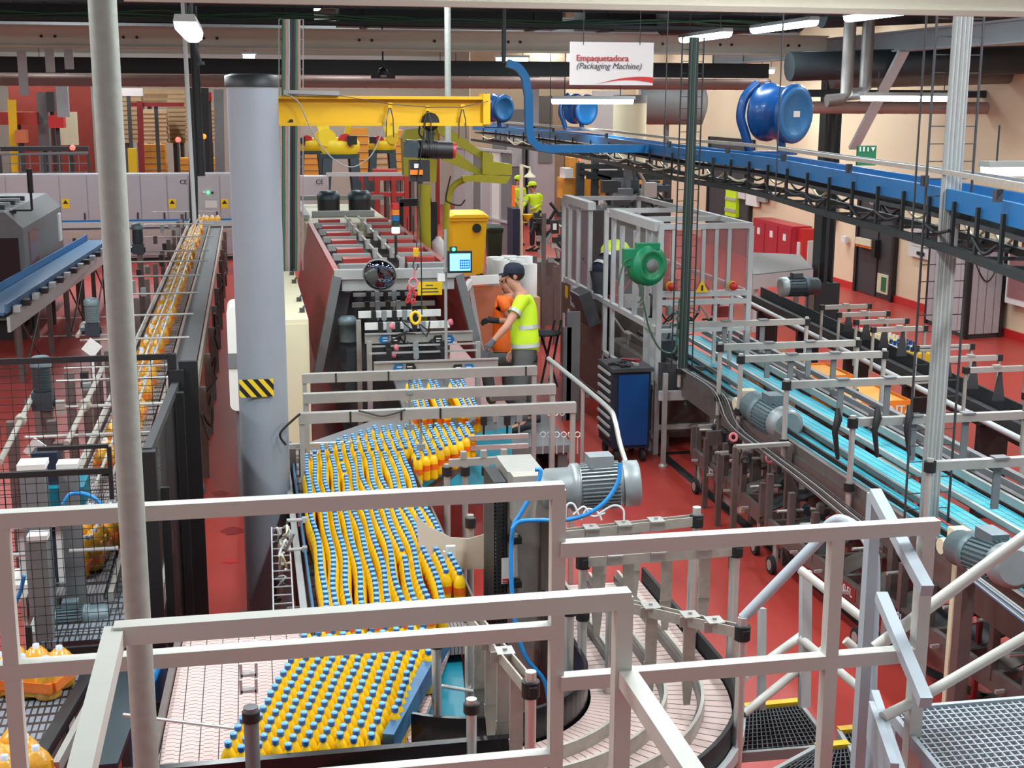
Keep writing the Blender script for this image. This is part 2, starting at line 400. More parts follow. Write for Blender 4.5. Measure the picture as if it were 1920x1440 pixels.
# dark ducts that fill the roof between the trusses
for i, (x0, x1, y, z, hh) in enumerate(((-6, 1.2, 23.2, 5.35, .5), (1.6, 5.4, 23.0, 5.3, .55), (5.7, 9.0, 22.6, 5.25, .5))):
    m = MB(); m.bb((x0, y, z-hh/2), (x1, y+.8, z+hh/2)); m.bb((x0+.4, y-.04, z-hh/2-.03), (x0+.5, y+.84, z+hh/2+.03)); m.bb((x1-.5, y-.04, z-hh/2-.03), (x1-.4, y+.84, z+hh/2+.03))
    solo(m, 'air_duct', 'cable_dark', ['dark rectangular duct under the roof on the left', 'dark rectangular duct under the roof in the middle', 'dark rectangular duct under the roof over the hanging sign'][i], 'duct')
for i, (px, py) in enumerate(((40, 95), (92, 90), (128, 92))):
    a = Yp(px, py, 21.84); m = MB(); m.beam(a, a-V((0,0,(.66, .36, .3)[i])), .13, .06, (0,1,0)); solo(m, 'hanger_bracket', 'light_grey', ['longest grey hanger under the pale beam on the far left', 'middle grey hanger under the pale beam on the far left', 'shortest grey hanger under the pale beam beside the green pole'][i], 'bracket')
for i, (x, z0, z1, y, lb) in enumerate(((840, 0, 270, 15, 'thin grey rod hanging down through the yellow crane arm view'), (340, 12, 420, 13, 'thin steel conduit dropping from the roof left of the grey column'), (365, 165, 330, 20, 'dark rod left of the grey column'))):
    a = Yp(x, z0, y); b = Yp(x+(0, 25, 12)[i], z1, y); m = MB(); a = a if i == 2 else V((a.x, a.y, 6.6)); m.cyl(a if i < 2 else V((a.x, a.y, 6.6)), b, (.035, .02, .06)[i], n=8); solo(m, 'conduit', ['galv', 'cable_grey', 'pipe_dark'][i], lb, 'conduit')

# ======================= lamps =======================
def lamp(loc, along='y', length=1.5, hang=.5, label='', group=None, power=26, w_=.16):
    t = thing('ceiling_lamp', label, 'lamp', loc, group); x, y, z = loc; L = length/2
    d = V((0, 1, 0)) if along == 'y' else V((1, 0, 0)); s_ = V((1, 0, 0)) if along == 'y' else V((0, 1, 0)); c = V(loc)
    m = MB()
    sec = [(-.5, .0), (-.42, .05), (.42, .05), (.5, .0)]
    m.ext([c-d*L+s_*(a*w_)+V((0,0,b)) for a, b in sec], d*length)
    for e in (-1, 1): m.ext([c+d*(e*L)+s_*(a*w_)+V((0,0,b)) for a, b in sec], d*(.03*e))
    m.build('housing', 'cable_grey', t)
    m = MB(); sec2 = [(-.48, -.003), (-.42, -.05), (-.2, -.075), (.2, -.075), (.42, -.05), (.48, -.003)]
    m.ext([c-d*L+s_*(a*w_)+V((0,0,b)) for a, b in sec2], d*length); m.build('diffuser', 'lamp_on', t)
    if hang:
        m = MB()
        for e in (-.7, .7): m.cyl(c+d*(e*L)+V((0,0,.05)), c+d*(e*L)+V((0,0,hang)), .008, n=6)
        m.build('hanger', 'cable_dark', t)
    li = bpy.data.lights.new('tube_light', 'AREA'); li.shape = 'RECTANGLE'; li.size = length*.96 if along == 'x' else w_*.9; li.size_y = w_*.9 if along == 'x' else length*.96
    li.energy = power; li.color = (.93, .98, 1.0)
    lo = bpy.data.objects.new('tube_light', li); C.objects.link(lo); lo.parent = t; lo.location = (0, 0, -.085)
    return t
for (x, y, z, L, lb) in ((-.38, 10.6, 4.33, 1.6, 'twin-tube lamp hanging near the roof left of the grey column'),
        (6.57, 19.0, 4.75, 1.9, 'leftmost of the three lamps in line under the roof at upper right'), (7.68, 18.8, 4.9, 2.2, 'middle of the three lamps in line under the roof at upper right'), (7.75, 15.9, 4.9, 1.7, 'topmost of the three lamps in line under the roof at upper right')):
    lamp((x, y, z), 'y', L, .5, lb, power=40)
for (px, py, y, w2, al, lb) in ((1111, 186, 21, 1.3, 'x', 'lit lamp in front of the small blue drum and the sign'), (1365, 137, 26, .9, 'x', 'small lit lamp right of the packaging sign'), (1708, 180, 18.5, 1.5, 'x', 'lit lamp under the pipes right of the grey brace'),
        (840, 129, 30, .5, 'x', 'small lit lamp behind the grey rod over the crane arm'), (28, 118, 30, 1.4, 'x', 'lit lamp at the far left under the pale beam'), (960, 108, 30, .7, 'x', 'lit lamp beside the vertical blue duct'), (467, 102, 30, .25, 'x', 'upper of two small lamps left of the cable riser'), (473, 124, 34, .25, 'x', 'lower of two small lamps left of the cable riser'), (1437, 131, 28, .3, 'x', 'tiny round lamp between sign and dark pillar'), (1910, 313, 10.5, .6, 'x', 'lit lamp at the right edge in front of the beige wall')):
    p = Yp(px, py, y); lamp(tuple(p), al, w2, .35, lb, power=30, w_=.2)
n_ = 0
for yy, zz in ((5.2, 5.4), (7.8, 5.4), (11, 5.6), (14.5, 5.6), (24.4, 6.0), (27, 6.0), (33, 6.0), (37, 6.0), (41, 6.0), (46, 6.0)):  # rows of lamps added to light the hall, many out of view
    for xx in (-7.2, -3.4, 1.8, 5.6, 10.2):
        lamp((xx, yy, zz), 'y', 1.5, .6 if zz < 5.9 else .4, 'lit roof lamp added in rows to light the hall', 'added roof lamps', (120 if yy < 6 else 60) if yy < 20 else 75, .2)

# ======================= foreground pole and railings =======================
b_ = Dp(233, 720, 4.1)
m = MB(); m.cyl((b_.x, b_.y, 1.3), (b_.x, b_.y, 5.6), .041, n=24); solo(m, 'support_pole', 'galv', 'tall galvanised pole standing in front of the left railing', 'pole')
def bar(m, p, q, s_=.052, up=(0,0,1)): m.beam(p, q, s_, s_, up)
def rail_set(nm, label, Yk, bars, posts, mt='rail_paint', s_=.052, loc=None, extra=()):
    t = thing(nm, label, 'railing', loc or tuple(V((0, Yk, 1.4))))
    for (n2, p, q) in bars:
        a = Yp(*p, Yk); b = Yp(*q, Yk); b.z = a.z = (a.z+b.z)/2; m = MB(); bar(m, a, b, s_); m.build(n2, mt, t)
    for (px, py, zb) in posts:
        a = Yp(px, py, Yk); m = MB(); bar(m, (a.x, a.y, zb), a-V((0,0,.004)), s_*.95, (0,1,0)); m.build('post', mt, t)
    for (n2, a, b) in extra:
        m = MB(); bar(m, a, b, s_); m.build(n2, mt, t)
    return t
Y1 = 4.35; Y2 = 3.45
rail_set('guard_railing', 'pale grey railing with a long top rail in front of the grey column', Y1,
    [('top_rail', (-40, 982), (1056, 912)), ('middle_rail', (-40, 1264), (1046, 1176)), ('kick_rail', (560, 1462), (1046, 1419))],
    [(1046, 914, 1.3), (2, 980, 1.3)])
rail_set('guard_railing', 'pale grey lower railing crossing in front of the red floor on the right', Y1-.02,
    [('top_rail', (1050, 1026), (1757, 988)), ('middle_rail', (1050, 1270), (1730, 1231))],
    [(1568, 1000, 1.3), (1738, 990, 1.3)])
a = Yp(1172, 1265, Y2); c_ = Yp(215, 1200, Y2)
rail_set('guard_railing', 'pale grey railing nearest the camera, with rails running toward the viewer', Y2,
    [('top_rail', (215, 1200), (1180, 1110))], [(1168, 1112, 1.3)],
    extra=[('side_rail', (a.x, Y2, a.z), (a.x, 2.2, a.z)), ('side_rail', (c_.x, Y2+.01, c_.z+.01), (c_.x, 2.2, c_.z+.01)), ('post', (c_.x, 2.6, 1.3), (c_.x, 2.6, c_.z-.02))])
# stair railing with sloping bars
t = thing('stair_railing', 'blue-grey railing with steep sloping bars beside the right grating', 'railing', (2.5, 5.0, 1.4))
A = Dp(1640, 925, 5.3); B = Dp(1738, 1108, 4.72); m = MB(); bar(m, A, (A.x, A.y, .6), .045, (0,1,0)); m.build('post', 'rail_blue', t)
m = MB(); bar(m, A, B, .045); m.build('sloping_rail', 'rail_blue', t)
A2 = Dp(1652, 1118, 5.25); B2 = Dp(1736, 1318, 4.72); m = MB(); bar(m, A2, B2, .045); m.build('sloping_rail', 'rail_blue', t)
A3 = Dp(1640, 1300, 5.2); B3 = Dp(1690, 1450, 4.7); m = MB(); bar(m, A3, B3, .03); m.build('sloping_rail', 'rail_blue', t)
A4 = Dp(1634, 1350, 5.15); B4 = Dp(1675, 1470, 4.7); m = MB(); m.beam(A4, B4, .03, .16); m.build('stringer', 'rail_blue', t)
# round handrails
def hand(nm, label, paths, r, mt, loc):
    t = thing(nm, label, 'railing', loc)
    for n2, pts in paths: m = MB(); m.tube(smooth_path(pts, 5) if len(pts) > 2 else pts, r, 12); m.build(n2, mt, t)
    return t
hand('tube_handrail', 'bent round white handrail behind the right railing', [
    ('handrail', [Dp(1392, 1160, 5.9), Dp(1468, 1082, 5.9), Dp(1540, 1008, 5.9)]),
    ('hoop', [Dp(1540, 1008, 5.9), Dp(1556, 982, 5.85), Dp(1580, 975, 5.8), Dp(1612, 995, 5.7), Dp(1634, 1030, 5.6), Dp(1640, 1075, 5.6), Dp(1636, 1200, 5.6), Dp(1630, 1440, 5.6)])], .024, 'rail_blue', tuple(V((3, 5.6, 0))))
hand('tube_handrail', 'round grey stair handrails crossing in an X over the red floor', [
    ('handrail', [Dp(1500, 1068, 6.3), Dp(1628, 1168, 6.1)]), ('handrail', [Dp(1585, 1200, 6.2), Dp(1625, 1235, 6.2)]),
    ('handrail', [Dp(1500, 1196, 6.4), Dp(1622, 1300, 6.2)]), ('handrail', [Dp(1395, 1338, 6.3), Dp(1560, 1205, 6.5)]), ('handrail', [Dp(1395, 1270, 6.3), Dp(1505, 1190, 6.5)])], .021, 'rail_paint', (2.9, 6.3, 0))
hand('tube_handrail', 'upper round handrail rising past the gearmotor to the right edge', [('handrail', [Dp(1640, 1215, 5.2), Dp(1780, 1110, 5.2), Dp(1930, 1000, 5.2)])], .024, 'rail_paint', (3.2, 5.2, 1.4))
hand('tube_handrail', 'lower round handrail rising over the grating to the right edge', [('handrail', [Dp(1655, 1345, 5.0), Dp(1740, 1300, 5.1), Dp(1930, 1190, 5.2)])], .021, 'rail_paint', (3.2, 5.1, 1.4))
for i, (px, y0, y1) in enumerate(((1508, 1070, 1325), (1427, 1140, 1330))):
    m = MB(); m.beam(Dp(px, y1, 6.4), Dp(px+(3, 2)[i], y0, 6.4), .05 if i == 0 else .03, .04, (0,1,0)); solo(m, 'stair_post', 'light_grey', ['square grey stair post with tubes welded on, beside the treads', 'thin grey post left of the welded stair post'][i], 'post')
# gratings
def grating_obj(nm, P, z, label, mt, nx, ny, bw=.006, frame=.02, fmt='rail_blue', cat='grating', nose=None):
    t = thing(nm, label, cat, (sum(p.x for p in P)/4, sum(p.y for p in P)/4, z))
    m = MB(); a, b, c, d = P
    for i in range(nx+1): m.beam(lerp(a, b, i/nx), lerp(d, c, i/nx), bw, .03)
    for j in range(ny+1): m.beam(lerp(a, d, j/ny)+V((0,0,.001)), lerp(b, c, j/ny)+V((0,0,.001)), bw, .03)
    m.build('mesh', mt, t)
    m = MB()
    for p, q in ((a, b), (b, c), (c, d), (d, a)): m.beam(p, q, frame, .05)
    m.build('frame', fmt, t)
    if nose: m = MB(); m.beam(a-V((0,0,-.005)), b-V((0,0,-.005)), .045, .05); m.build('nosing', nose, t)
    m = MB(); m.beam(lerp(a, d, .05)-V((0,0,.14)), lerp(b, c, .05)-V((0,0,.14)), .04, .2) ; m.build('support_angle', fmt, t)
    return t
zg = 1.42; q = [Zp(1668, 1338, zg), Zp(2010, 1310, zg)]; a, b = q
grating_obj('floor_grating', [a, b, V((b.x, 3.6, zg)), V((a.x-.1, 3.6, zg))], zg, 'grey steel grating platform at the bottom right corner', 'rail_blue', 26, 26)
zt = .8; a = Zp(1395, 1332, zt); b = Zp(1497, 1322, zt); c = Zp(1560, 1405, zt); d = Zp(1380, 1420, zt)
grating_obj('stair_tread', [a, b, c, d], zt, 'upper dark grating tread with yellow edge beside the curved conveyor', 'dark_grey', 18, 12, .005, fmt='cable_grey', cat='stair tread', nose='crane_yellow')
zt = .95; a = Zp(1530, 1408, zt); b = Zp(1590, 1402, zt); c = Zp(1620, 1460, zt); d = Zp(1400, 1480, zt)
grating_obj('stair_tread', [a, b, c, d], zt, 'lower dark grating tread with yellow edge at the bottom of the picture', 'dark_grey', 14, 8, .005, fmt='cable_grey', cat='stair tread', nose='crane_yellow')
zt = .85; a = Zp(1572, 1376, zt); b = Zp(1640, 1370, zt); c = Zp(1650, 1420, zt); d = Zp(1600, 1425, zt)
grating_obj('stair_tread', [a, b, c, d], zt, 'small dark grating tread between the right railing posts', 'dark_grey', 9, 7, .005, fmt='cable_grey', cat='stair tread', nose='crane_yellow')
# ======================= bottles =======================
ZB = 1.0
def bottle_meshes(n):
    m = MB(); m.lathe((0,0,0), [(.022,.0),(.033,.004),(.0352,.02),(.0325,.06),(.0352,.075),(.0352,.138),(.031,.162),(.018,.187),(.0125,.194),(.0125,.2)], n); b = m
    c = MB(); c.lathe((0,0,0), [(.0152,.198),(.0156,.2),(.0156,.217)], n); c.m = 1; c.lathe((0,0,0), [(.0156,.217),(.0138,.2225),(0,.2225)], n); l = MB(); l.lathe((0,0,0), [(.0357,.08),(.0357,.125)], n)
    return b, c, l
bM, cM, lM = bottle_meshes(10)
bm_ = bM.mesh('bottle', 'bottle'); cm_ = cM.mesh('cap', ['cap_blue', 'cap_top']); lm_ = lM.mesh('wrap_label', 'bottle_label')
def inside(x, y, P):
    r = False
    for i in range(len(P)):
        a = P[i]; b = P[i-1]
        if (a[1] > y) != (b[1] > y) and x < (b[0]-a[0])*(y-a[1])/(b[1]-a[1])+a[0]: r = not r
    return r
def lattice(P, d, ang, o=(0,0), jit=.004):
    xs = [p[0] for p in P]; ys = [p[1] for p in P]; R = max(max(xs)-min(xs), max(ys)-min(ys)); cx, cy_ = (min(xs)+max(xs))/2, (min(ys)+max(ys))/2
    n = int(R/d)+3; out = []
    for i in range(-n, n+1):
        for j in range(-n, n+1):
            u = i*d+(d/2 if j % 2 else 0); v = j*d*.866
            x = cx+o[0]+u*math.cos(ang)-v*math.sin(ang); y = cy_+o[1]+u*math.sin(ang)+v*math.cos(ang)
            if inside(x, y, P): out.append((x+random.uniform(-jit, jit), y+random.uniform(-jit, jit)))
    return out
def pxpoly(pp, z=1.22): return [tuple(Zp(x, y, z)[:2]) for x, y in pp]
main = []
nc = 12; YM = Zp(660, 846, 1.22).y
for i in range(nc):                                                  # twelve wavering files of bottles
    ph = random.random()*6
    y = 6.62+(.037 if i % 2 else 0)
    while y < YM:
        off = .02*math.sin(y*2.6+ph*.3)+.012*math.sin(y*6+ph)
        x = .345+i*.0655*(1+max(0, (8.6-y))*.03)+off*.6+max(0, 8.6-y)*-.012
        if random.random() > .008 and not (x > .97 and y < 7.0): main.append((x, y))
        y += .0745+random.uniform(0, .003)
YP = Zp(700, 1398, 1.2).y
near = lattice(pxpoly([(520, 1252), (575, 1175), (812, 1160), (806, 1215), (770, 1275), (712, 1380), (690, 1420), (640, 1500), (330, 1500), (415, 1400), (450, 1350)]), .0735, math.radians(-45))
near = [p for p in near if p[1] < 6.57 and p[1] > YP+.04]
far = lattice(pxpoly([(582, 850), (592, 836), (700, 797), (880, 790), (888, 812), (765, 868), (748, 852)]), .073, .5)
far = [p for p in far if p[1] > YM+.03 or p[0] > 1.13]
inf = []
for l in range(11):
    if l in (3, 6, 7): continue
    for q in range(14):
        a = Zp(766+l*10, 712, 1.22); b = Zp(782+l*11.5, 768, 1.22); p = lerp(a, b, (q+(.5 if l % 2 else 0))/14); inf.append((p.x, p.y))
allb = [(p, 'near') for p in near]+[(p, 'main') for p in main]+[(p, 'far') for p in far]+[(p, 'inf') for p in inf]
LB = {'near': ('orange-drink bottle with blue cap in the loose crowd nearest the camera', 'bottles crowding the near belt'),
      'main': ('orange-drink bottle with blue cap in the straight files of the main belt', 'bottles in files on the main belt')}
ra, rb = Zp(836, 1195, 1.12), Zp(728, 1397, 1.12); near = [p for p in near if p[0] < ra.x+(rb.x-ra.x)*(p[1]-ra.y)/(rb.y-ra.y)-.062]
near.sort(key=lambda p: p[1])
vis = [q for q in allb if q[1] in LB]; vis.sort(key=lambda q: q[0][0]**2+q[0][1]**2)
def place_bottle(p, kind):
    lb, g = LB[kind]; o = bpy.data.objects.new('bottle', bm_); C.objects.link(o); o.location = (p[0], p[1], ZB); o.rotation_euler = (0, 0, random.random()*6)
    tag(o, lb, 'bottle', g)
    for nm, me in (('cap', cm_), ('wrap_label', lm_)):
        c = bpy.data.objects.new(nm, me); C.objects.link(c); c.parent = o
for q in vis[:300]: place_bottle(*q)
def many(ps, nm, label):
    m = MB(); b, c, l = bottle_meshes(7)
    for (x, y) in ps:
        for k_, src in enumerate((b, c, l)):
            m.m = k_; o_ = len(m.v); m.v += [(v[0]+x, v[1]+y, v[2]+ZB) for v in src.v]; m.f += [[i+o_ for i in f] for f in src.f]; m.fm += [3 if (k_ == 1 and q_ == 1) else k_ for q_ in src.fm]; m.sm += src.sm
    o = m.build(nm, ['bottle', 'cap_blue', 'bottle_label', 'cap_top']); tag(o, label, 'bottles'); o['kind'] = 'stuff'
many([q[0] for q in vis[300:]], 'bottle_mass', 'dense mass of orange-drink bottles with blue caps farther along the main belt')
many([q[0] for q in allb if q[1] not in LB], 'bottle_mass', 'far orange-drink bottles with blue caps streaming from the packing machine')

# ======================= main belt =======================
def chain_mat(nm, rgb, line, px, py, rough=.5, zig=0.0):
    m = mat(nm, rgb, rough); n, l, b, tc = coordnode(m)
    mp = n.new('ShaderNodeMapping'); mp.inputs['Scale'].default_value = (1/px, 1/py, 1); l.new(tc.outputs['Object'], mp.inputs['Vector'])
    sx = n.new('ShaderNodeSeparateXYZ'); l.new(mp.outputs[0], sx.inputs[0])
    def M_(op, a, b_=None, c=None):
        q = n.new('ShaderNodeMath'); q.operation = op
        for i, v in enumerate((a, b_, c)):
            if v is None: continue
            if isinstance(v, (int, float)): q.inputs[i].default_value = v
            else: l.new(v, q.inputs[i])
        return q.outputs[0]
    fx = M_('FRACT', sx.outputs[0]); yy = sx.outputs[1]
    if zig:
        step = M_('MULTIPLY', M_('GREATER_THAN', M_('ABSOLUTE', M_('SUBTRACT', fx, .5)), .25), zig); yy = M_('ADD', yy, step)
    fy = M_('FRACT', yy)
    ln = M_('MAXIMUM', M_('LESS_THAN', fx, line), M_('LESS_THAN', fy, line*px/py*.9 if py < px else line))
    mx = n.new('ShaderNodeMix'); mx.data_type = 'RGBA'; mx.inputs[6].default_value = b.inputs['Base Color'].default_value; mx.inputs[7].default_value = (.03, .025, .025, 1)
    l.new(ln, mx.inputs[0]); l.new(mx.outputs[2], b.inputs['Base Color']); return m
K['tile_belt'] = chain_mat('tile_belt', (214, 184, 178), .06, .083, .038, .45, .35)
K['steel_belt'] = chain_mat('steel_belt', (150, 148, 150), .22, .02, .2, .4)
K['ribbed_belt'] = chain_mat('ribbed_belt', (128, 136, 146), .3, .03, .09, .4)
K['teal_chain'] = chain_mat('teal_chain', (50, 190, 212), .12, .06, .03, .5)
t = thing('main_conveyor', 'wide conveyor that carries the crowd of orange bottles toward the camera', 'conveyor', (.7, 8.5, 0))
m = MB(); m.bb((.28, 6.5, ZB-.05), (1.14, 10.8, ZB-.002)); m.build('belt', 'steel_belt', t)
m = MB(); m.ext([(.30, 10.8, ZB-.05), (1.12, 10.6, ZB-.05), (2.05, 12.3, ZB-.05), (2.2, 14.3, ZB-.05), (1.45, 14.3, ZB-.05), (1.35, 12.0, ZB-.05)], (0, 0, .048)); m.build('infeed_table', 'mid_grey', t)
for x, mt in ((.27, 'blue_rail'), (1.15, 'steel_dark')):
    m = MB(); m.beam((x, 6.75, ZB+.06), (x, 10.6, ZB+.06), .012, .09); m.build('guide_rail', mt, t)
m = MB(); m.beam((.225, 6.75, ZB+.03), (.225, 10.6, ZB+.03), .04, .03); m.build('guide_bar', 'bright_steel', t)
for x in (.24, 1.18): m = MB(); m.beam((x, 6.5, ZB-.12), (x, 10.8, ZB-.12), .03, .2); m.build('side_frame', 'steel_dark', t)
for x in (.26, 1.14):
    for y in (7.0, 8.8, 10.5): m = MB(); m.beam((x, y, 0), (x, y, ZB-.05), .07, .07, (0,1,0)); m.build('leg', 'brown_steel', t)
# tilted outer guide with yellow bottles behind (diagonal)
a = Zp(772, 900, 1.0); b = Zp(890, 818, 1.0); m = MB(); m.beam((a.x, a.y, .97), (b.x, b.y, .97), .02, .06); m.beam((a.x, a.y, 1.13), (b.x, b.y, 1.13), .02, .05); m.beam((a.x, a.y, .82), (b.x, b.y, .82), .05, .05); m.build('diagonal_guide', 'brown_steel', t)
# near table: pinkish tile chain at the left, teal drip tray at the right
t = thing('tile_chain_table', 'wide table of pinkish interlocking tile chain at the bottom left of the bottles', 'conveyor', (.2, 5.9, 0))
L0 = Zp(288, 1436, ZB); L1 = Zp(345, 1200, ZB); m = MB()
m.ext([(L0.x, YP, ZB-.04), (Zp(735, 1420, 1.0).x, YP, ZB-.04), (Zp(846, 1190, 1.0).x, 6.6, ZB-.04), (.9, 6.9, ZB-.04), (.3, 6.9, ZB-.04), (.26, 7.0, ZB-.04), (L1.x, 7.0, ZB-.04)], (0, 0, .036)); m.build('belt', 'tile_belt', t)
m = MB(); m.beam((L0.x-.02, YP, ZB-.03), (L1.x-.02, 7.0, ZB-.03), .03, .12); m.build('side_frame', 'brown_steel', t)
m = MB(); a = Zp(836, 1195, 1.12); b = Zp(728, 1397, 1.12); m.beam(a, b, .05, .1); m.build('guide_rail', 'blue_rail', t)
m = MB(); a = Zp(836, 1200, 1.0); b = Zp(742, 1397, 1.0); m.beam(a, b, .05, .03); m.build('guide_bar', 'bright_steel', t)
m = MB(); m.bb((-.75, YP-.04, .7), (1.02, YP, 1.2)); m.build('front_plate', 'black_gloss', t)
for x in (-.45, 1.2): m = MB(); m.beam((x, YP+.1, 0), (x, YP+.1, .9), .07, .07, (0,1,0)); m.build('leg', 'brown_steel', t)
m = MB(); m.cyl(Zp(232, 1340, 1.2), Zp(440, 1366, 1.2), .008); m.build('support_rod', 'bright_steel', t); m = MB(); m.cyl(Zp(820, 1285, 1.1), Zp(893, 1297, 1.1), .009); m.build('support_rod', 'bright_steel', t)
m = MB(); a = Zp(770, 1395, .9); m.ext([Zp(835, 1190, .9), Zp(862, 1190, .9), Zp(880, 1400, .9), Zp(740, 1400, .9)], (0, 0, -.03)); solo(m, 'drip_tray', 'teal', 'teal sheet tray beside the crowd of bottles', 'tray')
m = MB(); m.ext([Zp(756, 900, .55), Zp(900, 810, .55), Zp(960, 800, .55), Zp(960, 935, .55), Zp(770, 940, .55)], (0, 0, -.04)); solo(m, 'drip_tray', 'teal', 'dark teal tray floor beneath the diagonal infeed', 'tray')
# ======================= grey column + jib crane =======================
cx_, cyy = Zp(497, 1185, 0)[:2]
R_ = .172
t = thing('jib_crane', 'round grey column with black cap carrying a yellow crane beam', 'crane', (cx_, 9.45, 0))
cx_ = Yp(492, 700, 9.45).x
m = MB(); m.cyl((cx_, 9.45, 0), (cx_, 9.45, 3.9), R_, n=40); m.build('column', 'column_grey', t)
m = MB(); m.lathe((cx_, 9.45, 3.9), [(R_+.012, -.01), (R_+.012, .06), (R_-.03, .075), (0, .075)], 40); m.build('column_cap', 'black', t)
m = MB(); m.lathe((cx_, 9.45, 0), [(.33, 0), (.33, .03), (R_, .03)], 32); m.build('base_flange', 'mid_grey', t)
a = Yp(505, 182, 9.55); b = Yp(917, 182, 9.55); zb = Yp(700, 233, 9.55).z; zt = a.z
m = MB(); m.beam((a.x, 9.6, (zb+zt)/2), (b.x, 9.6, (zb+zt)/2), .02, zt-zb); m.beam((a.x, 9.6, zt), (b.x, 9.6, zt), .16, .022); m.beam((a.x, 9.6, zb), (b.x, 9.6, zb), .16, .022)
m.bb((b.x-.05, 9.5, zb), (b.x, 9.7, zt+.03)); m.bb((a.x, 9.5, zb), (a.x+.06, 9.7, zt))
bm = m.build('beam', 'crane_yellow', t)
m = MB()
for px, py in ((546, 227), (914, 221)):
    p = Yp(px, py, 9.58); m.cyl(p, p+V((0,-.015,0)), .014, n=8)
m.build('stop_bolt', 'black', bm)
m = MB(); a2 = Yp(532, 173, 9.5); b2 = Yp(636, 175, 9.5); m.beam(a2, b2, .04, .03); m.build('cable_guide', 'cable_grey', t)
wire = [Yp(x, y, 9.48) for x, y in ((540, 176), (640, 180), (730, 195), (802, 201), (865, 201), (915, 190))]
m = MB(); m.tube(wire, .0025, 5); m.build('festoon_wire', 'dark_grey', t)
for (px, y0, l_) in ((731, 197, 60), (802, 203, 70), (867, 200, 60)):
    m = MB(); p = Yp(px, y0, 9.5); m.box(p, (.03, .03, .035)); tr = m.build('trolley', 'crane_yellow', t)
    m = MB(); m.tube([p, Yp(px-6, y0+25, 9.5), Yp(px-7, y0+l_, 9.5)], .004, 5); m.build('cable_loop', 'dark_grey', tr)
    m = MB(); m.tube([p, Yp(px+6, y0+25, 9.5), Yp(px+7, y0+l_, 9.5)], .004, 5); m.build('cable_loop', 'dark_grey', tr)
m = MB(); m.tube(smooth_path([Yp(x, y, 9.46) for x, y in ((545, 180), (562, 195), (582, 240), (600, 270), (625, 298), (655, 313), (680, 305), (703, 280), (731, 205))], 4), .005, 6); m.build('cable_loop', 'cable_grey', t)
# warning plate: black and yellow stripes
K['hazard'] = mat('hazard', (240, 200, 30), .5); n, l, b__, tc = coordnode(K['hazard'])
wv = n.new('ShaderNodeTexWave'); wv.inputs['Scale'].default_value = 8.5; wv.wave_type = 'BANDS'; wv.bands_direction = 'DIAGONAL'; mp = n.new('ShaderNodeMapping'); mp.inputs['Scale'].default_value = (1, 0, .8); l.new(tc.outputs['Object'], mp.inputs[0]); l.new(mp.outputs[0], wv.inputs['Vector'])
cr = n.new('ShaderNodeValToRGB'); cr.color_ramp.interpolation = 'CONSTANT'; cr.color_ramp.elements[0].color = (.85, .6, .03, 1); cr.color_ramp.elements[1].color = (.01, .01, .01, 1); cr.color_ramp.elements[1].position = .5
l.new(wv.outputs['Fac'], cr.inputs[0]); l.new(cr.outputs[0], b__.inputs['Base Color'])
p = Yp(481, 728, 9.26); m = MB(); m.box((p.x, 9.262, p.z), (.235, .006, .125)); m.build('warning_plate', 'hazard', t)
# chain hoist on the crane
ph = Yp(808, 262, 9.6)
t = thing('chain_hoist', 'black electric chain hoist with red end cap hanging under the yellow crane beam', 'hoist', (ph.x, 9.6, ph.z))
m = MB(); a = Yp(760, 278, 9.6); b = Yp(848, 282, 9.6); m.cyl(a, b, .062, n=16)
for i in range(9): q = lerp(a, b, .25+i*.05); m.cyl(q, q+V((.008,0,0)), .067, n=16)
m.build('motor_housing', 'black', t)
m = MB(); m.cyl(Yp(828, 280, 9.6), Yp(853, 282, 9.6), .058, n=16); m.build('end_cap', 'red', t)
m = MB(); q = Yp(770, 280, 9.6); m.box(q, (.09, .13, .11)); m.build('gear_case', 'motor_dark', t)
m = MB(); q = Yp(786, 320, 9.58); m.box(q, (.14, .1, .15)); cb_ = m.build('chain_bag', 'rubber', t)
m = MB(); q = Yp(781, 323, 9.52); m.box(q, (.09, .01, .035)); m.build('orange_label', 'signal_orange', cb_)
m = MB(); q = Yp(781, 311, 9.52); m.box(q, (.035, .01, .03)); m.build('white_label', 'white', cb_)
m = MB(); q = Yp(806, 228, 9.6); m.lathe(q, [(.05, -.05), (.065, -.03), (.065, .03), (.05, .05)], 12, (0,1,0)); q = Yp(806, 262, 9.6); m.box(q, (.05, .06, .14)); m.build('trolley', 'black', t)
m = MB(); a = Yp(790, 335, 9.6); b = Yp(780, 470, 9.6); m.cyl(a, b, .004, n=5); m.build('chain', 'dark_grey', t)
m = MB(); q = Yp(780, 474, 9.6); m.box(q, (.035, .035, .05)); m.cyl(q, q+V((0,0,.035)), .02, n=10); m.build('hook_block', 'crane_yellow', t)
m = MB(); m.tube([Yp(x, y, 9.6) for x, y in ((779, 482), (776, 490), (774, 500), (779, 507), (784, 500), (783, 495))], .006, 6); m.build('hook', 'dark_grey', t)
m = MB(); m.cyl(Yp(778, 505, 9.6), Yp(776, 522, 9.6), .008, n=6); m.tube(arc(Yp(775, 530, 9.6), .032, 0, 2*PI, 12, u=(1,0,0), v=(0,.3,1)), .007, 6); m.build('shackle', 'pink', t)
m = MB(); random.seed(3)
for i in range(14):
    c = Yp(770+random.uniform(-7, 9), 553+random.uniform(-14, 14), 9.6+random.uniform(-.04, .04)); m.tube(arc(c, .016, 0, 2*PI, 7, u=(random.random(), .4, random.random()), v=(0, .3, 1)), .005, 5)
m.build('chain_sling', 'red', t)
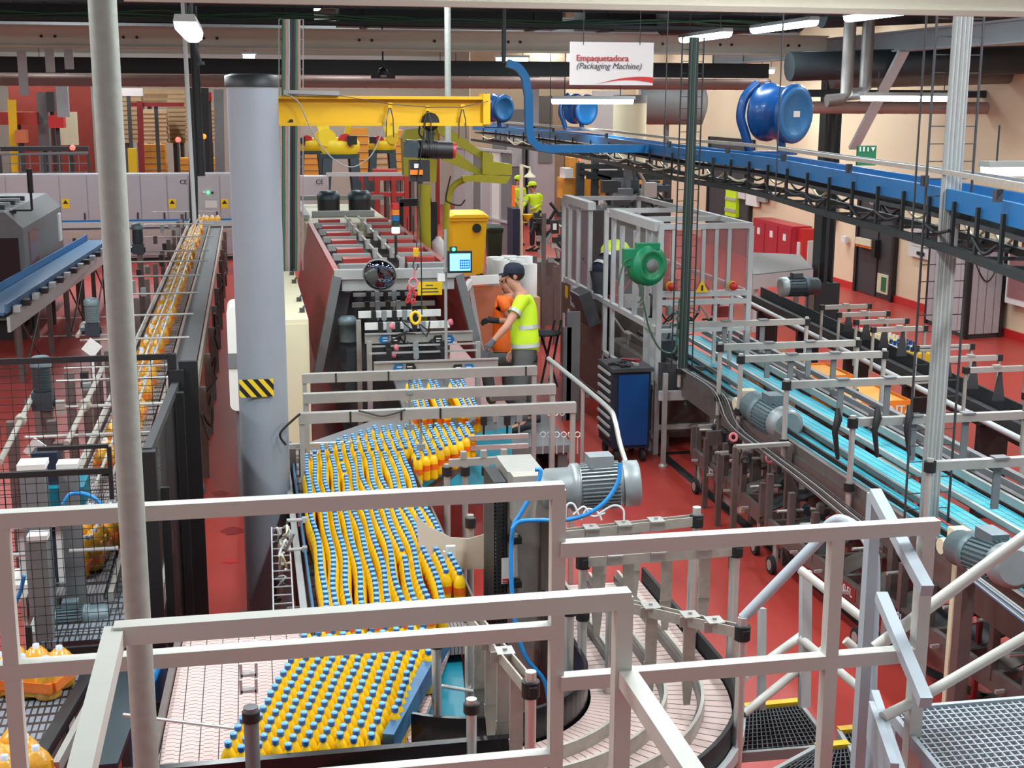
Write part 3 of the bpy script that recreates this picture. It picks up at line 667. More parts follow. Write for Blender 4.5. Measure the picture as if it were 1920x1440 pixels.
m = MB(); m.tube(smooth_path([Yp(x, y, 9.5) for x, y in ((802, 203), (793, 260), (783, 350), (788, 420), (790, 500), (791, 590))], 5), .0045, 6); m.build('pendant_cable', 'black', t)
q = Yp(779, 596, 9.5); m = MB(); m.tube(arc(q, .033, 0, 2*PI, 12, u=(1,0,0), v=(0,.2,1.3)), .011, 7); m.build('pendant_handle', 'yellow', t)
# ======================= left: beige cabinet + white guard behind the column =======================
A_ = Zp(535, 600, 1.8); B_ = Zp(579, 601, 1.8); C_ = Zp(570, 508, 1.8)
t = thing('control_cabinet', 'cream control cabinet half hidden behind the grey column', 'cabinet', ((A_.x+B_.x)/2-.15, 14, 0))
m = MB(); m.bb((A_.x-.35, A_.y, .1), (B_.x, C_.y, 1.8)); m.build('body', 'cream', t)
m = MB(); m.bb((A_.x-.35, A_.y-.01, .15), (B_.x-.02, A_.y, 1.76)); m.build('door', 'cream', t)
m = MB()
for f in (.12, .32, .7, .9):
    y_ = A_.y+(C_.y-A_.y)*f; m.box((B_.x-.04, y_, 1.82), (.05, .05, .04)); m.cyl((B_.x-.06, y_, 1.8), (B_.x-.01, y_+.1, 1.85), .01, n=6)
m.build('hinges', 'dark_grey', t)
m = MB(); m.bb((A_.x-.3, A_.y+.05, 0), (B_.x-.05, C_.y-.05, .1)); m.build('plinth', 'dark_grey', t)
a = Yp(424, 576, 12.2); b = Yp(455, 770, 12.2)
t = thing('machine_guard', 'white rounded guard panel showing left of the grey column', 'guard', (a.x+.25, 12.2, 0))
m = MB(); pts = []
r_ = .06; z0, z1, x0, x1 = b.z, a.z, a.x, a.x+.28
for cx2, cz2, a0 in ((x1-r_, z1-r_, 0), (x0+r_, z1-r_, PI/2), (x0+r_, z0+r_, PI), (x1-r_, z0+r_, 1.5*PI)): pts += [V((cx2+r_*math.cos(a0+i*PI/8), 12.2, cz2+r_*math.sin(a0+i*PI/8))) for i in range(5)]
m.ext(pts, (0, .5, 0)); gd = m.build('shell', 'white_plastic', t)
m = MB(); zz = Yp(430, 677, 12.2).z; m.bb((x0-.004, 12.19, zz-.07), (x1, 12.3, zz+.07)); m.build('dark_band', 'mid_grey', gd)
m = MB(); m.bb((x0+.05, 12.3, 0), (x0+.25, 12.5, z0)); m.build('foot', 'mid_grey', t)
# ======================= packing machine =======================
def quad(m, pts, th=(0,0,-.02)): m.ext(pts, th)
def pbar(m, p, q, w_, h): m.beam(p, q, w_, h)
YF = 14.2
t = thing('packing_machine', 'long grey packing machine with red side panels and open dark mouth', 'machine', (1.6, 17.5, 0))
TL0, TL1, TR0, TR1 = Zp(577, 415, 2), Zp(630, 511, 2), Zp(749, 414, 2), Zp(858, 512, 2)
fl, fr = Yp(632, 518, YF), Yp(860, 514, YF); bl, br = Yp(596, 700, YF), Yp(905, 690, YF)
m = MB(); m.bb((fl.x+.05, YF+.3, .2), (fr.x-.05, 23.6, .9)); m.bb((fl.x, 16.6, .9), (fr.x-.1, 20.6, 1.75)); m.build('body', 'dark_grey', t)
m = MB(); m.ext([fl, V((fl.x, 20.6, fl.z)), V((Yp(556, 520, 20.6).x, 20.6, 1.0)), V((bl.x, YF, bl.z))], (.03, 0, 0)); m.beam(fl+V((.015,0,0)), V((fl.x+.015, 20.6, fl.z)), .06, .05); m.build('side_panel', 'red_machine', t)
m = MB(); m.ext([fr, V((fr.x, 20.6, fr.z)), V((fr.x+.2, 20.6, 1.0)), V((br.x, YF, br.z))], (-.03, 0, 0)); m.beam(fr+V((-.02,0,0)), V((fr.x-.02, 20.6, fr.z)), .06, .05); m.build('side_panel', 'red_machine', t)
m = MB(); m.beam(fl, bl, .09, .12, (0,1,0)); m.build('front_post', 'mid_grey', t)
m = MB(); m.beam(fr, br, .09, .12, (0,1,0)); m.build('front_post', 'mid_grey', t)
m = MB(); m.beam(fl+V((-.03,0,.02)), fr+V((.03,0,.02)), .1, .1); m.beam(fl+V((.05,.02,-.1)), fr+V((-.05,.02,-.1)), .04, .12); m.build('front_lintel', 'light_grey', t)
m = MB(); m.beam(Yp(640, 545, YF+.2), Yp(612, 690, YF+.2), .2, .06, (0,1,0)); m.build('inner_door', 'dark_grey', t)
m = MB(); p = Yp(653, 539, YF+.1); m.box(p, (.09, .02, .09)); m.m = 1; m.box(p-V((0,.015,0)), (.06, .01, .06)); m.build('vent_port', ['light_grey', 'black'], t)
for i in range(6):                                            # crossing grey arms with red wedges on top
    y = 14.75+i*1.02; z = 2.0
    x0, x1 = fl.x+.06, fr.x-.06; xc = (x0+x1)/2
    for s_, xa in ((-1, x0), (1, x1)):
        m = MB(); m.beam((xa, y, z), (xc+s_*.16, y, z), .14, .07); m.beam((xa, y+.22, z-.02), (xc+s_*.22, y+.22, z-.02), .05, .05); m.cyl((xa-s_*.1, y-.072, z+.01), (xa-s_*.1, y-.06, z+.01), .014, n=6); a_ = m.build('cross_arm', 'cable_grey', t)
        m = MB(); m.ext([(xc+s_*.2, y+.42, z+.05), (xc+s_*.2, y+.55, z+.05), (xc+s_*.52, y+.62, z+.05), (xc+s_*.52, y+.34, z+.05)], (0, 0, -.1)); m.build('red_wedge', 'red_machine', t)
        m = MB(); m.cyl((xc+s_*.1, y-.05, z+.06), (xc+s_*.1, y+.75, z+.06), .018, n=8); m.cyl((xc+s_*.1, y-.02, z-.02), (xc+s_*.1, y-.02, z+.1), .035, n=10); m.build('push_rod', 'bright_steel', t)
m = MB(); m.ext([(fl.x-.05, 20.6, 1.97), (fr.x+.02, 20.6, 1.97), (fr.x-.06, 21.2, 1.97), (fr.x-.1, 24.4, 1.97), (fl.x-.05, 24.4, 1.97), (fl.x-.05, 21.2, 1.97)], (0, 0, -.7)); m.build('rear_hood', 'cream', t)
m = MB(); m.beam((fl.x+.1, 21.7, 2.02), (fl.x+1.1, 21.7, 2.02), .09, .09); m.beam((fl.x, 24.2, 2.1), (fl.x+1.5, 24.2, 2.1), .08, .08); m.beam((fl.x-.02, 21, 2.03), (fl.x-.02, 24.4, 2.03), .1, .06); m.build('top_rail', 'cable_grey', t)
for px in (616, 674):
    p = Yp(px, 376, 23.0); m = MB(); m.lathe((p.x, 23, 1.97), [(.19, 0), (.19, .2)], 14); q = m.build('drive_motor', 'black', t)
    m = MB(); m.lathe((p.x, 23, 2.16), [(.2, 0), (.2, .07), (.15, .14), (0, .15)], 14); m.build('motor_cap', 'motor_dark', q)
# workings in the mouth
def workbars(y, zpx, x0, x1, mt, r=.03, nm='cross_bar', clamps=0):
    a = Yp(x0, zpx, y); b = Yp(x1, zpx-2, y); b.z = a.z; m = MB(); m.beam(a, b, r*1.3, r*2); o = m.build(nm, mt, t)
    for i in range(clamps):
        q = lerp(a, b, .18+.5*i/max(1, clamps-1)); m = MB(); m.box(q-V((0, .02, .01)), (.05, .06, .1)); m.box(q-V((0,.03,.1)), (.02, .03, .14)); m.build('clamp', 'motor_grey' if i % 2 else 'black', o)
    return o
workbars(14.9, 553, 662, 820, 'light_grey', .02, clamps=6)
workbars(14.6, 572, 660, 815, 'steel', .025, clamps=5)
workbars(14.0, 590, 672, 826, 'white', .035, clamps=5)
workbars(13.6, 612, 684, 843, 'white', .035, clamps=6)
workbars(13.3, 650, 690, 894, 'bright_steel', .009, 'guide_rod', clamps=3)
workbars(13.15, 663, 692, 894, 'bright_steel', .009, 'guide_rod', clamps=3)
for i, (y, ytop, ybot, x0, x1, arrows) in enumerate(((13.45, 627, 645, 684, 886, (720, 842)), (12.75, 680, 701, 701, 934, (747, 880)))):
    a = Yp(x0, ytop, y); b = Yp(x1, ytop-2, y); zb_ = Yp(x0, ybot, y).z; m = MB(); m.bb((a.x, y, zb_), (b.x, y+.02, a.z)); m.beam((a.x, y, a.z), (b.x, y, a.z), .05, .012); pl = m.build('format_plate', 'steel', t)
    for j, px in enumerate(arrows):
        q = Yp(px, (ytop+ybot)/2, y); s_ = -1 if j == 0 else 1
        for k2, (dx, mt, d_) in enumerate(((0, 'blue', s_), (-s_*.12, 'black', -s_))):
            c = q+V((dx, -.012, 0)); m = MB(); m.ext([c+V((-.045*d_, 0, -.045)), c+V((.03*d_, 0, -.045)), c+V((.055*d_, 0, 0)), c+V((.03*d_, 0, .045)), c+V((-.045*d_, 0, .045))], (0, .006, 0)); o = m.build('arrow_label', mt, pl)
            m = MB(); 
            for r_ in (-.014, .014): m.box(c+V((-.01*d_, -.003, r_)), (.05, .002, .009))
            o2 = m.build('arrow_text', 'white', pl)
for x0, y in ((672, 13.9), (692, 13.3), (896, 13.4)):
    a = Yp(x0, 600 if y > 13.5 else 640, y); m = MB(); m.beam((a.x, y, .4), a, .05, .05, (0,1,0)); m.build('support_post', 'steel', t)
p = Yp(651, 600, YF-.05); m = MB(); m.lathe((p.x, YF-.1, p.z-.22), [(.09, 0), (.09, .18), (.1, .18), (.1, .24), (.07, .27), (0, .27)], 14); m.build('side_motor', 'motor', t)
m = MB(); m.bb((p.x-.03, YF-.25, p.z-.75), (p.x+.13, YF-.05, p.z-.3)); m.build('gear_box', 'motor_dark', t)
for i, px in enumerate((748, 772)):                                           # tangled clamps and cable
    random.seed(i+5)
    for j in range(4):
        c = Yp(px+random.uniform(-20, 40), 630+random.uniform(-25, 25), 13.35+random.uniform(-.1, .1)); m = MB(); m.tube(smooth_path([c+V((random.uniform(-.1,.1), random.uniform(-.05,.05), random.uniform(-.1,.1))) for _ in range(5)], 3), .008, 5); m.build('hose', 'black', t)
for px, py in ((845, 604), (735, 612), (743, 652), (738, 665)):
    q = Yp(px, py, 13.3); m = MB(); m.lathe(q, [(.02, -.02), (.035, -.015), (.035, .015), (.02, .02)], 10, (1,-.5,.3)); m.build('hand_knob', 'pink', t)
# mirror, signal tower, screen, sign
q = Yp(712, 515, 13.9); t = thing('safety_mirror', 'oval convex mirror mounted over the machine mouth', 'mirror', tuple(q))
nrm = V((-.25, -1, -.35)); m = MB(); m.lathe(q, [(.17, 0), (.16, .03), (.12, .055), (.06, .07), (0, .075)], 24, nrm); m.build('mirror_face', 'mirror', t)
m = MB(); u_ = nrm.normalized().cross(V((0,0,1))).normalized(); w_ = u_.cross(nrm.normalized()); m.tube([q+u_*(.175*math.cos(i*PI/12))+w_*(.175*math.sin(i*PI/12)) for i in range(25)], .01, 6); m.build('rim', 'cable_grey', t)
m = MB(); m.cyl(q+V((.1, .05, 0)), (q.x+.25, 14.25, q.z+.02), .012, n=6); m.build('bracket', 'steel', t)
q = Yp(742, 440, 15.2); t = thing('signal_tower', 'stack light with red, amber, blue and white segments over the machine', 'stack light', (q.x, 15.2, 1.9))
m = MB(); m.cyl((q.x, 15.2, 2.03), q, .016, n=8); m.build('stem', 'black', t)
for i, (mt, z) in enumerate((('lamp_far', 0), ('dark_green', 1), ('blue', 2), ('signal_orange', 3), ('red', 4))):
    m = MB(); h_ = .068; m.lathe((q.x, 15.2, q.z+z*h_+.02), [(.045, 0), (.045, h_-.006)], 12); m.build('light_segment', mt, t)
q = Yp(862, 491, 13.0); t = thing('touch_screen', 'lit operator touch screen with green lamp on a grey post', 'screen', (q.x-.15, 13.05, .9))
m = MB(); m.box(q, (.24, .05, .215)); m.build('bezel', 'black', t)
m = MB(); m.box(q+V((0, -.027, .0)), (.205, .004, .17)); s_ = m.build('display', 'screen', t)
m = MB(); m.box(q+V((.045, -.031, -.02)), (.1, .003, .09)); m.build('keypad_area', 'screen_blue', s_)
m = MB()
for i in range(4):
    for j in range(3): m.box(q+V((.012+i*.022, -.034, -.045+j*.024)), (.014, .002, .014))
m.build('keys', 'screen', s_)
g = Yp(850, 467, 13.0); m = MB(); m.box(g, (.07, .05, .05)); o = m.build('lamp_holder', 'dark_green', t); m = MB(); m.sphere(g+V((0,-.03,0)), .018); m.build('green_lamp', 'led_green', o)
m = MB(); a = Yp(835, 430, 13.1); m.cyl((a.x, 13.1, .9), a, .016, n=8); m.build('post', 'cable_grey', t)
m = MB(); a = Yp(835, 512, 13.05); m.box(a+V((.05, 0, .03)), (.14, .03, .03)); m.build('arm', 'cable_grey', t)
q = Yp(806, 541, 13.9); m = MB(); m.box(q, (.26, .008, .14)); t = solo(m, 'notice_sign', 'yellow', 'yellow notice plate with dark lettering at the machine mouth', 'sign')
for i, (wd, dz) in enumerate(((.08, .035), (.17, 0), (.19, -.035))): m = MB(); m.box(q+V((-.005, -.006, dz)), (wd, .003, .012)); m.build('print_line', 'text_grey', t)
q = Yp(827, 520, 13.05); m = MB(); m.box(q, (.07, .07, .07)); solo(m, 'junction_box', 'white', 'small white box clamped to the screen post', 'box')
# orange guard leaning out at the right with white rail
a, b, c, d = Yp(882, 537, 15.3), Yp(942, 535, 15.3), Yp(938, 690, 15.1), Yp(908, 690, 15.1)
t = thing('swing_guard', 'open orange tinted guard flap with grey frame beside the two workers', 'guard', (a.x, 13.9, 1.0))
m = MB(); m.ext([a, b, c, d], (0, .01, 0)); m.build('panel', 'orange_wall', t)
m = MB(); m.beam(a, d, .05, .05, (0,1,0)); m.build('edge_post', 'light_grey', t)
m = MB(); m.beam(Yp(882, 526, 15.2), Yp(935, 523, 15.2), .06, .1); m.beam(Yp(884, 526, 15.2), Yp(868, 548, 15.1), .06, .06); m.build('gas_arm', 'white_plastic', t)

# ======================= portals over the bottle stream =======================
def portal(label, px0, px1, pyl, pyr, z, bar_h, mt='steel', X0=None, foot=.95, cuts=()):
    b = Zp(px1, pyr, z); y = b.y; a = Yp(px0, pyl, y); a = V((a.x if X0 is None else X0, y, z)); t = thing('gantry_frame', label, 'frame', ((a.x+b.x)/2, y, 0))
    m = MB(); m.beam(a, b, .06, bar_h); m.build('cross_beam', mt, t)
    for x in (a.x+.02, b.x-.02): m = MB(); m.beam((x, y, 0), (x, y, z-bar_h/2), .035, .035, (0,1,0)); m.build('upright', 'steel', t)
    for f in cuts: m = MB(); q = lerp(a, b, f); m.box(q+V((0, -.032, 0)), (.012, .012, bar_h*1.05)); m.build('cable_tie', 'black', t)
    return t, a, b
portal('far stainless portal frame over the bottle stream, just below the two workers', 540, 1006, 712, 694, 1.6, .075, X0=.38, cuts=(.14, .36, .95))
portal('middle of the three wide stainless portal frames over the bottle stream', 540, 1041, 748, 729, 1.6, .075, X0=.36)
tp, a, b = portal('near wide stainless portal frame with a black hose draped over its left end', 540, 1079, 785, 763, 1.6, .075, X0=.3, cuts=(.18, .36, .5))
m = MB(); m.tube(smooth_path([Yp(x, y, a.y-.06) for x, y in ((563, 776), (552, 785), (528, 808), (526, 820), (536, 834))], 5), .009, 6); m.build('hose', 'black', tp)
m = MB(); m.tube(smooth_path([Yp(x, y, a.y-.06) for x, y in ((672, 770), (690, 774), (715, 780), (740, 775), (760, 768))], 5), .007, 6); m.build('hose', 'dark_grey', tp)
for i, (px, py, py2) in enumerate(((767, 738, 766), (787, 771, 822), (766, 700, 735))):
    q = Zp(px, py, 1.6); m = MB(); m.box(q+V((0,-.05,.02)), (.05, .03, .03)); m.cyl(q+V((0,-.05,0)), q+V((0,-.05,-.28)), .01, n=8); m.box(q+V((0,-.05,-.25)), (.06, .05, .04)); solo(m, 'guide_hanger', 'motor_grey', ['hanging guide clamp on the middle portal frame', 'hanging guide clamp on the near portal frame', 'hanging guide clamp on the far portal frame'][i], 'clamp')
t = thing('rod_guide', 'twin-rod guide structure across the head of the main belt', 'conveyor guide', (1.0, 10.1, 0))
for py, dz in ((826, 0), (845, -.1)):
    a = Yp(548, py+12, 10.2); b = Yp(1082, py-15, 10.2); z = (a.z+b.z)/2
    m = MB(); m.beam((.2, 10.2, z), (2.15, 10.2, z), .035, .035); m.build('guide_rod', 'bright_steel', t)
a = Yp(560, 862, 9.95); m = MB(); m.beam((.22, 9.95, a.z), (1.2, 9.95, a.z), .03, .03); m.build('guide_rod', 'bright_steel', t)
for px in (548, 567, 755, 776):
    a = Yp(px, 855, 9.95); m = MB(); m.beam((a.x, 9.95, 0), (a.x, 9.95, a.z+.06), .055, .05, (0,1,0)); m.build('upright', 'brown_steel', t)
for i in range(6):
    a = Yp(1018+i*13, 815, 10.15); m = MB(); m.tube(arc(a, .022, 0, 2*PI, 8, v=(0,.2,1)), .005, 5); m.box(a-V((0,0,.09)), (.008, .01, .14)); m.build('clamp', 'bright_steel', t)
for i in range(3):
    a = Yp(1030+i*12, 775, 11.0); m = MB(); m.tube(arc(a, .02, 0, 2*PI, 8, v=(0,.2,1)), .006, 5); m.build('clamp', 'bright_steel', t)
m = MB(); m.beam(Yp(860, 772, 10.9), Yp(1010, 770, 10.9), .03, .03); m.build('clamp_bar', 'steel_dark', t); m = MB(); m.beam(Yp(920, 745, 11.4), Yp(985, 742, 11.4), .1, .05); m.build('clamp_bar', 'steel_dark', t)
for i in range(5):
    a = Yp(885+i*22, 782+(i % 2)*6, 10.9); m = MB(); m.box(a, (.05, .05, .08)); m.cyl(a, a-V((0,0,.14)), .01, n=6); m.build('sensor', 'black' if i % 2 else 'motor_grey', t)
# ======================= people =======================
def skin(nm, nodes, edges, mt, parent, sub=2):
    import bmesh
    keys = list(nodes); b = BASE.get(parent.name, V((0,0,0))); bm = bmesh.new(); ly = bm.verts.layers.skin.verify(); vs_ = {}
    for i, k_ in enumerate(keys):
        v = bm.verts.new(V(nodes[k_][0])-b); r = nodes[k_][1]; v[ly].radius = r if isinstance(r, tuple) else (r, r); v[ly].use_root = (i == 0); vs_[k_] = v
    for a, c in edges: bm.edges.new((vs_[a], vs_[c]))
    me = bpy.data.meshes.new(nm); bm.to_mesh(me); bm.free(); me.materials.append(K[mt])
    o = bpy.data.objects.new(nm, me); C.objects.link(o); o.parent = parent; BASE[o.name] = b
    md = o.modifiers.new('skin', 'SKIN'); md.use_smooth_shade = True
    s_ = o.modifiers.new('sub', 'SUBSURF'); s_.levels = sub; s_.render_levels = sub
    return o
def hand_nodes(N, E, pre, wrist, d, side, L=.085, curl=(0,0,-1)):
    """palm and five fingers of unequal length; d = pointing direction, side = across the palm toward the thumb"""
    d = V(d).normalized(); side = V(side).normalized(); cu = V(curl).normalized(); w_ = V(wrist)
    N[pre+'palm'] = (w_+d*.045, (.026, .018)); E.append((pre+'wrist', pre+'palm'))
    for i, (off, ln) in enumerate(((.026, .062), (.009, .074), (-.009, .07), (-.025, .054))):
        k0 = '%sf%d' % (pre, i); base = w_+d*L+side*off
        N[k0+'a'] = (base, .0105); N[k0+'b'] = (base+d*ln*.55+cu*.008, .0095); N[k0+'c'] = (base+d*ln*.9+cu*(.03), .008)
        E += [(pre+'palm', k0+'a'), (k0+'a', k0+'b'), (k0+'b', k0+'c')]
    N[pre+'ta'] = (w_+d*.035+side*.035, .0115); N[pre+'tb'] = (w_+d*.07+side*.055+cu*.012, .009); E += [(pre+'palm', pre+'ta'), (pre+'ta', pre+'tb')]
def person(label, J, face, shirt, trousers, headgear, loc, bare_arms=True, gloves=None, skinm='skin', group=None, stripe=True, sleeve=.55, gloved=None):
    """J: joints head, neck, chest, pelvis, and for s in l, r: sh, el, wr, hip, kn, an; face = direction looked at"""
    t = thing('person', label, 'person', loc, group); face = V(face).normalized(); up_ = V((0,0,1)); sd = face.cross(up_).normalized()
    N = {'pelvis': (J['pelvis'], (.085, .07))}; E = []
    ax = (V(J['chest'])-V(J['pelvis'])).normalized(); N['belly'] = (lerp(J['pelvis'], J['chest'], .5), (.085, .07)); N['chest'] = (J['chest'], (.11, .08)); N['neck0'] = (lerp(J['chest'], J['neck'], .75), (.09, .075)); N['neck'] = (J['neck'], .052)
    h = V(J['head']); N['jaw'] = (h-up_*.06+face*.015, (.062, .07)); N['head'] = (h+up_*.02, (.078, .092)); N['crown'] = (h+up_*.085, (.05, .06)); N['nose'] = (h-up_*.01+face*.105, .012); N['chin'] = (h-up_*.085+face*.06, .024)
    E += [('pelvis', 'belly'), ('belly', 'chest'), ('chest', 'neck0'), ('neck0', 'neck'), ('neck', 'jaw'), ('jaw', 'head'), ('head', 'crown'), ('head', 'nose'), ('jaw', 'chin')]
    for s_ in 'lr':
        N[s_+'sh'] = (J[s_+'sh'], .06); N[s_+'el'] = (J[s_+'el'], .042); N[s_+'fa'] = (lerp(J[s_+'el'], J[s_+'wr'], .35), .04); N[s_+'wrist'] = (J[s_+'wr'], .027)
        E += [('neck0', s_+'sh'), (s_+'sh', s_+'el'), (s_+'el', s_+'fa'), (s_+'fa', s_+'wrist')]
        N[s_+'hip'] = (J[s_+'hip'], .06); N[s_+'kn'] = (J[s_+'kn'], .05); N[s_+'ca'] = (lerp(J[s_+'kn'], J[s_+'an'], .3), .046); N[s_+'an'] = (J[s_+'an'], .04); N[s_+'toe'] = (V(J[s_+'an'])+face*.16-up_*.05, .035)
        E += [('pelvis', s_+'hip'), (s_+'hip', s_+'kn'), (s_+'kn', s_+'ca'), (s_+'ca', s_+'an'), (s_+'an', s_+'toe')]
        d = (V(J[s_+'wr'])-V(J[s_+'el'])).normalized(); hand_nodes(N, E, s_, J[s_+'wr'], J.get(s_+'hd', d), J.get(s_+'hs', sd.cross(d) if s_ == 'l' else d.cross(sd)))
    body = skin('body', N, E, skinm, t, 2)
    # clothes: own skins a little larger than the body
    n2 = {'pelvis': (V(J['pelvis'])-ax*.1, (.19, .155)), 'belly': (lerp(J['pelvis'], J['chest'], .5), (.158, .13)), 'chest': (J['chest'], (.178, .135)), 'neck0': (lerp(J['chest'], J['neck'], .72), (.105, .09))}
    e2 = [('pelvis', 'belly'), ('belly', 'chest'), ('chest', 'neck0')]
    for s_ in 'lr':
        n2[s_+'sh'] = (J[s_+'sh'], .078); n2[s_+'m'] = (lerp(J[s_+'sh'], J[s_+'el'], sleeve*.6), .07); n2[s_+'e'] = (lerp(J[s_+'sh'], J[s_+'el'], sleeve) if bare_arms else J[s_+'el'], .066 if bare_arms else .056); e2 += [('neck0', s_+'sh'), (s_+'sh', s_+'m'), (s_+'m', s_+'e')]
        if not bare_arms: n2[s_+'w'] = (lerp(J[s_+'el'], J[s_+'wr'], .93), .042); e2 += [(s_+'e', s_+'w')]
    sh = skin('shirt', n2, e2, shirt, t, 2)
    if stripe:
        ax = (V(J['chest'])-V(J['pelvis'])).normalized()
        for f, nm in ((.12, 'reflective_band'), (-.33, 'reflective_band')):
            c = lerp(J['pelvis'], J['chest'], .5+f*1.1); m = MB(); u_ = sd; f_ = ax.cross(u_).normalized()
            o_ = []; fs = []
            for z_ in (-.022, .022): o_ += [c+ax*z_+u_*(.134*math.cos(i*PI/10))+f_*(.158*math.sin(i*PI/10)) for i in range(20)]
            m.add(o_, [(i, (i+1) % 20, 20+(i+1) % 20, 20+i) for i in range(20)], True); m.build(nm, 'reflective', sh)
        for s_ in 'lr':
            c = lerp(J[s_+'sh'], J[s_+'el'], sleeve*.82 if bare_arms else .7); d = (V(J[s_+'el'])-V(J[s_+'sh'])).normalized(); m = MB(); m.tube([c-d*.02, c+d*.02], .078 if bare_arms else .066, 14, cap=False); m.build('sleeve_band', 'reflective', sh)
    n3 = {'pelvis': (V(J['pelvis'])+ax*.03, (.135, .115))}; e3 = []
    for s_ in 'lr':
        n3[s_+'hip'] = (J[s_+'hip'], .118); n3[s_+'kn'] = (J[s_+'kn'], .078); n3[s_+'an'] = (lerp(J[s_+'kn'], J[s_+'an'], .95), .066); e3 += [('pelvis', s_+'hip'), (s_+'hip', s_+'kn'), (s_+'kn', s_+'an')]
        m = MB(); a = V(J[s_+'an']); m.tube([a-face*.09-up_*.03, a-face*.03-up_*.02, a+face*.1-up_*.05, a+face*.19-up_*.06], [.04, .05, .047, .03], 10); m.build('shoe', 'rubber', t)
    skin('trousers', n3, e3, trousers, t, 2)
    for s_ in (-1, 1):
        m = MB(); m.sphere(h+face*.088+sd*(s_*.034)+up_*.02, .011); m.build('eye', 'hair', t)
        m = MB(); m.sphere(h+sd*(s_*.088)-face*.01+up_*.0, .025, 8, (1, .6, 1.3) if abs(face.x) > .5 else (.5, 1, 1.3)); m.build('ear', skinm, t)
    m = MB(); m.sphere(h-face*.022+up_*.035, .102, 14, (1.0, 1.0, .95)); m.build('hair', 'hair', t)
    if headgear:
        m = MB(); c = h+up_*.055-face*.004; m.lathe(c, [(.116, -.02), (.114, .02), (.098, .055), (.06, .08), (0, .09)], 16, up_-face*.05)
        tip = c+face*.165-up_*.018; m.ext([c+sd*.085+face*.06-up_*.015, tip+sd*.04, tip-sd*.04, c-sd*.085+face*.06-up_*.015], up_*-.01); m.build('cap', headgear, t)
    if gloved:
        for s_ in gloved:
            Ng = {s_+'wrist': (J[s_+'wr'], .034)}; Eg = []; d = (V(J[s_+'wr'])-V(J[s_+'el'])).normalized(); Ng[s_+'cuff'] = (V(J[s_+'wr'])-d*.07, .036); Eg.append((s_+'wrist', s_+'cuff'))
            hand_nodes(Ng, Eg, s_, J[s_+'wr'], J.get(s_+'hd', d), J.get(s_+'hs', sd.cross(d) if s_ == 'l' else d.cross(sd)))
            for k_ in list(Ng):
                if 'f' in k_[1:] or k_[1:].startswith('t') or 'palm' in k_:
                    r = Ng[k_][1]; Ng[k_] = (Ng[k_][0], tuple(q*1.18 for q in r) if isinstance(r, tuple) else r*1.18)
            skin('glove', Ng, Eg, gloves, t, 2)
    return t
m = MB(); st = Dp(960, 800, 14.4); m.bb((st.x-.75, st.y-.75, .25), (st.x+.5, st.y+.65, .33)); m.bb((st.x-.7, st.y-.7, 0), (st.x-.6, st.y+.6, .25)); m.bb((st.x+.35, st.y-.7, 0), (st.x+.45, st.y+.6, .25)); solo(m, 'work_step', 'mid_grey', 'low grey work step under the two workers', 'step')
ZF = .33
def J_(d, **kw): return {k_: (Dp(v[0], v[1], d+(v[2] if len(v) > 2 else 0))) for k_, v in kw.items()}
J = J_(14.3, head=(963, 517), neck=(974, 545), chest=(981, 585), pelvis=(985, 655), lsh=(978, 566, -.17), lel=(950, 612, -.3), lwr=(920, 645, -.28), rsh=(990, 566, .17), rel=(985, 620, .25), rwr=(965, 652, .2), lhip=(983, 672, -.09), rhip=(990, 672, .09), lkn=(972, 738, -.1), rkn=(992, 742, .12))
for s_, dx in (('l', -.04), ('r', .06)): q = J[s_+'kn']; J[s_+'an'] = V((q.x+.05, q.y+dx, ZF+.1))
J['lhd'] = V((-.5, -.05, -.85))
person('worker in yellow high-visibility T-shirt and navy cap, facing left at the machine', J, (-1, .1, -.12), 'hivis', 'trouser', 'navy', (J['pelvis'].x, J['pelvis'].y, ZF), gloves='glove', gloved='l')
J = J_(15.0, head=(953, 527), neck=(958, 550), chest=(950, 590), pelvis=(948, 662), lsh=(945, 566, -.17), lel=(957, 602, -.2), lwr=(926, 601, -.22), rsh=(962, 566, .17), rel=(978, 610, .1), rwr=(990, 640, .1), lhip=(948, 675, -.09), rhip=(958, 675, .09), lkn=(908, 672, -.12), rkn=(955, 745, .12))
J['lan'] = V((J['lkn'].x+.1, J['lkn'].y, ZF+.1+.28)); J['ran'] = V((J['rkn'].x+.05, J['rkn'].y, ZF+.1)); J['lhd'] = V((-1, -.05, 0)); J['lan'].z = ZF+.1
person('worker in orange high-visibility vest pointing left, half hidden behind the yellow-shirted one', J, (-1, -.1, -.2), 'hivis_orange', 'trouser', None, (J['pelvis'].x, J['pelvis'].y, ZF), skinm='skin2', gloves='trouser_dark', gloved='l', stripe=False)
# far workers
d = 34.5
J = J_(d, head=(998, 350), neck=(1000, 362), chest=(1003, 376), pelvis=(1005, 405), lsh=(990, 369, -.05), lel=(984, 382, -.1), lwr=(977, 390, -.3), rsh=(1014, 368, .05), rel=(1014, 383, .05), rwr=(1000, 392, -.25), lhip=(1000, 411), rhip=(1010, 411), lkn=(998, 432), rkn=(1010, 432))
for s_ in 'lr': q = J[s_+'kn']; J[s_+'an'] = V((q.x, q.y, .1)); 
person('far worker in yellow-green jacket and cap, just right of the yellow shower pole', J, (-.9, -.3, -.1), 'hivis', 'trouser_dark', 'hivis', (J['pelvis'].x, J['pelvis'].y, 0), bare_arms=False, skinm='skin2')
J = J_(36, head=(972, 338), neck=(972, 348), chest=(972, 362), pelvis=(973, 392), lsh=(963, 355), lel=(962, 370), lwr=(968, 380, -.2), rsh=(982, 355), rel=(984, 370), rwr=(980, 382, -.2), lhip=(969, 398), rhip=(977, 398), lkn=(969, 418), rkn=(977, 418))
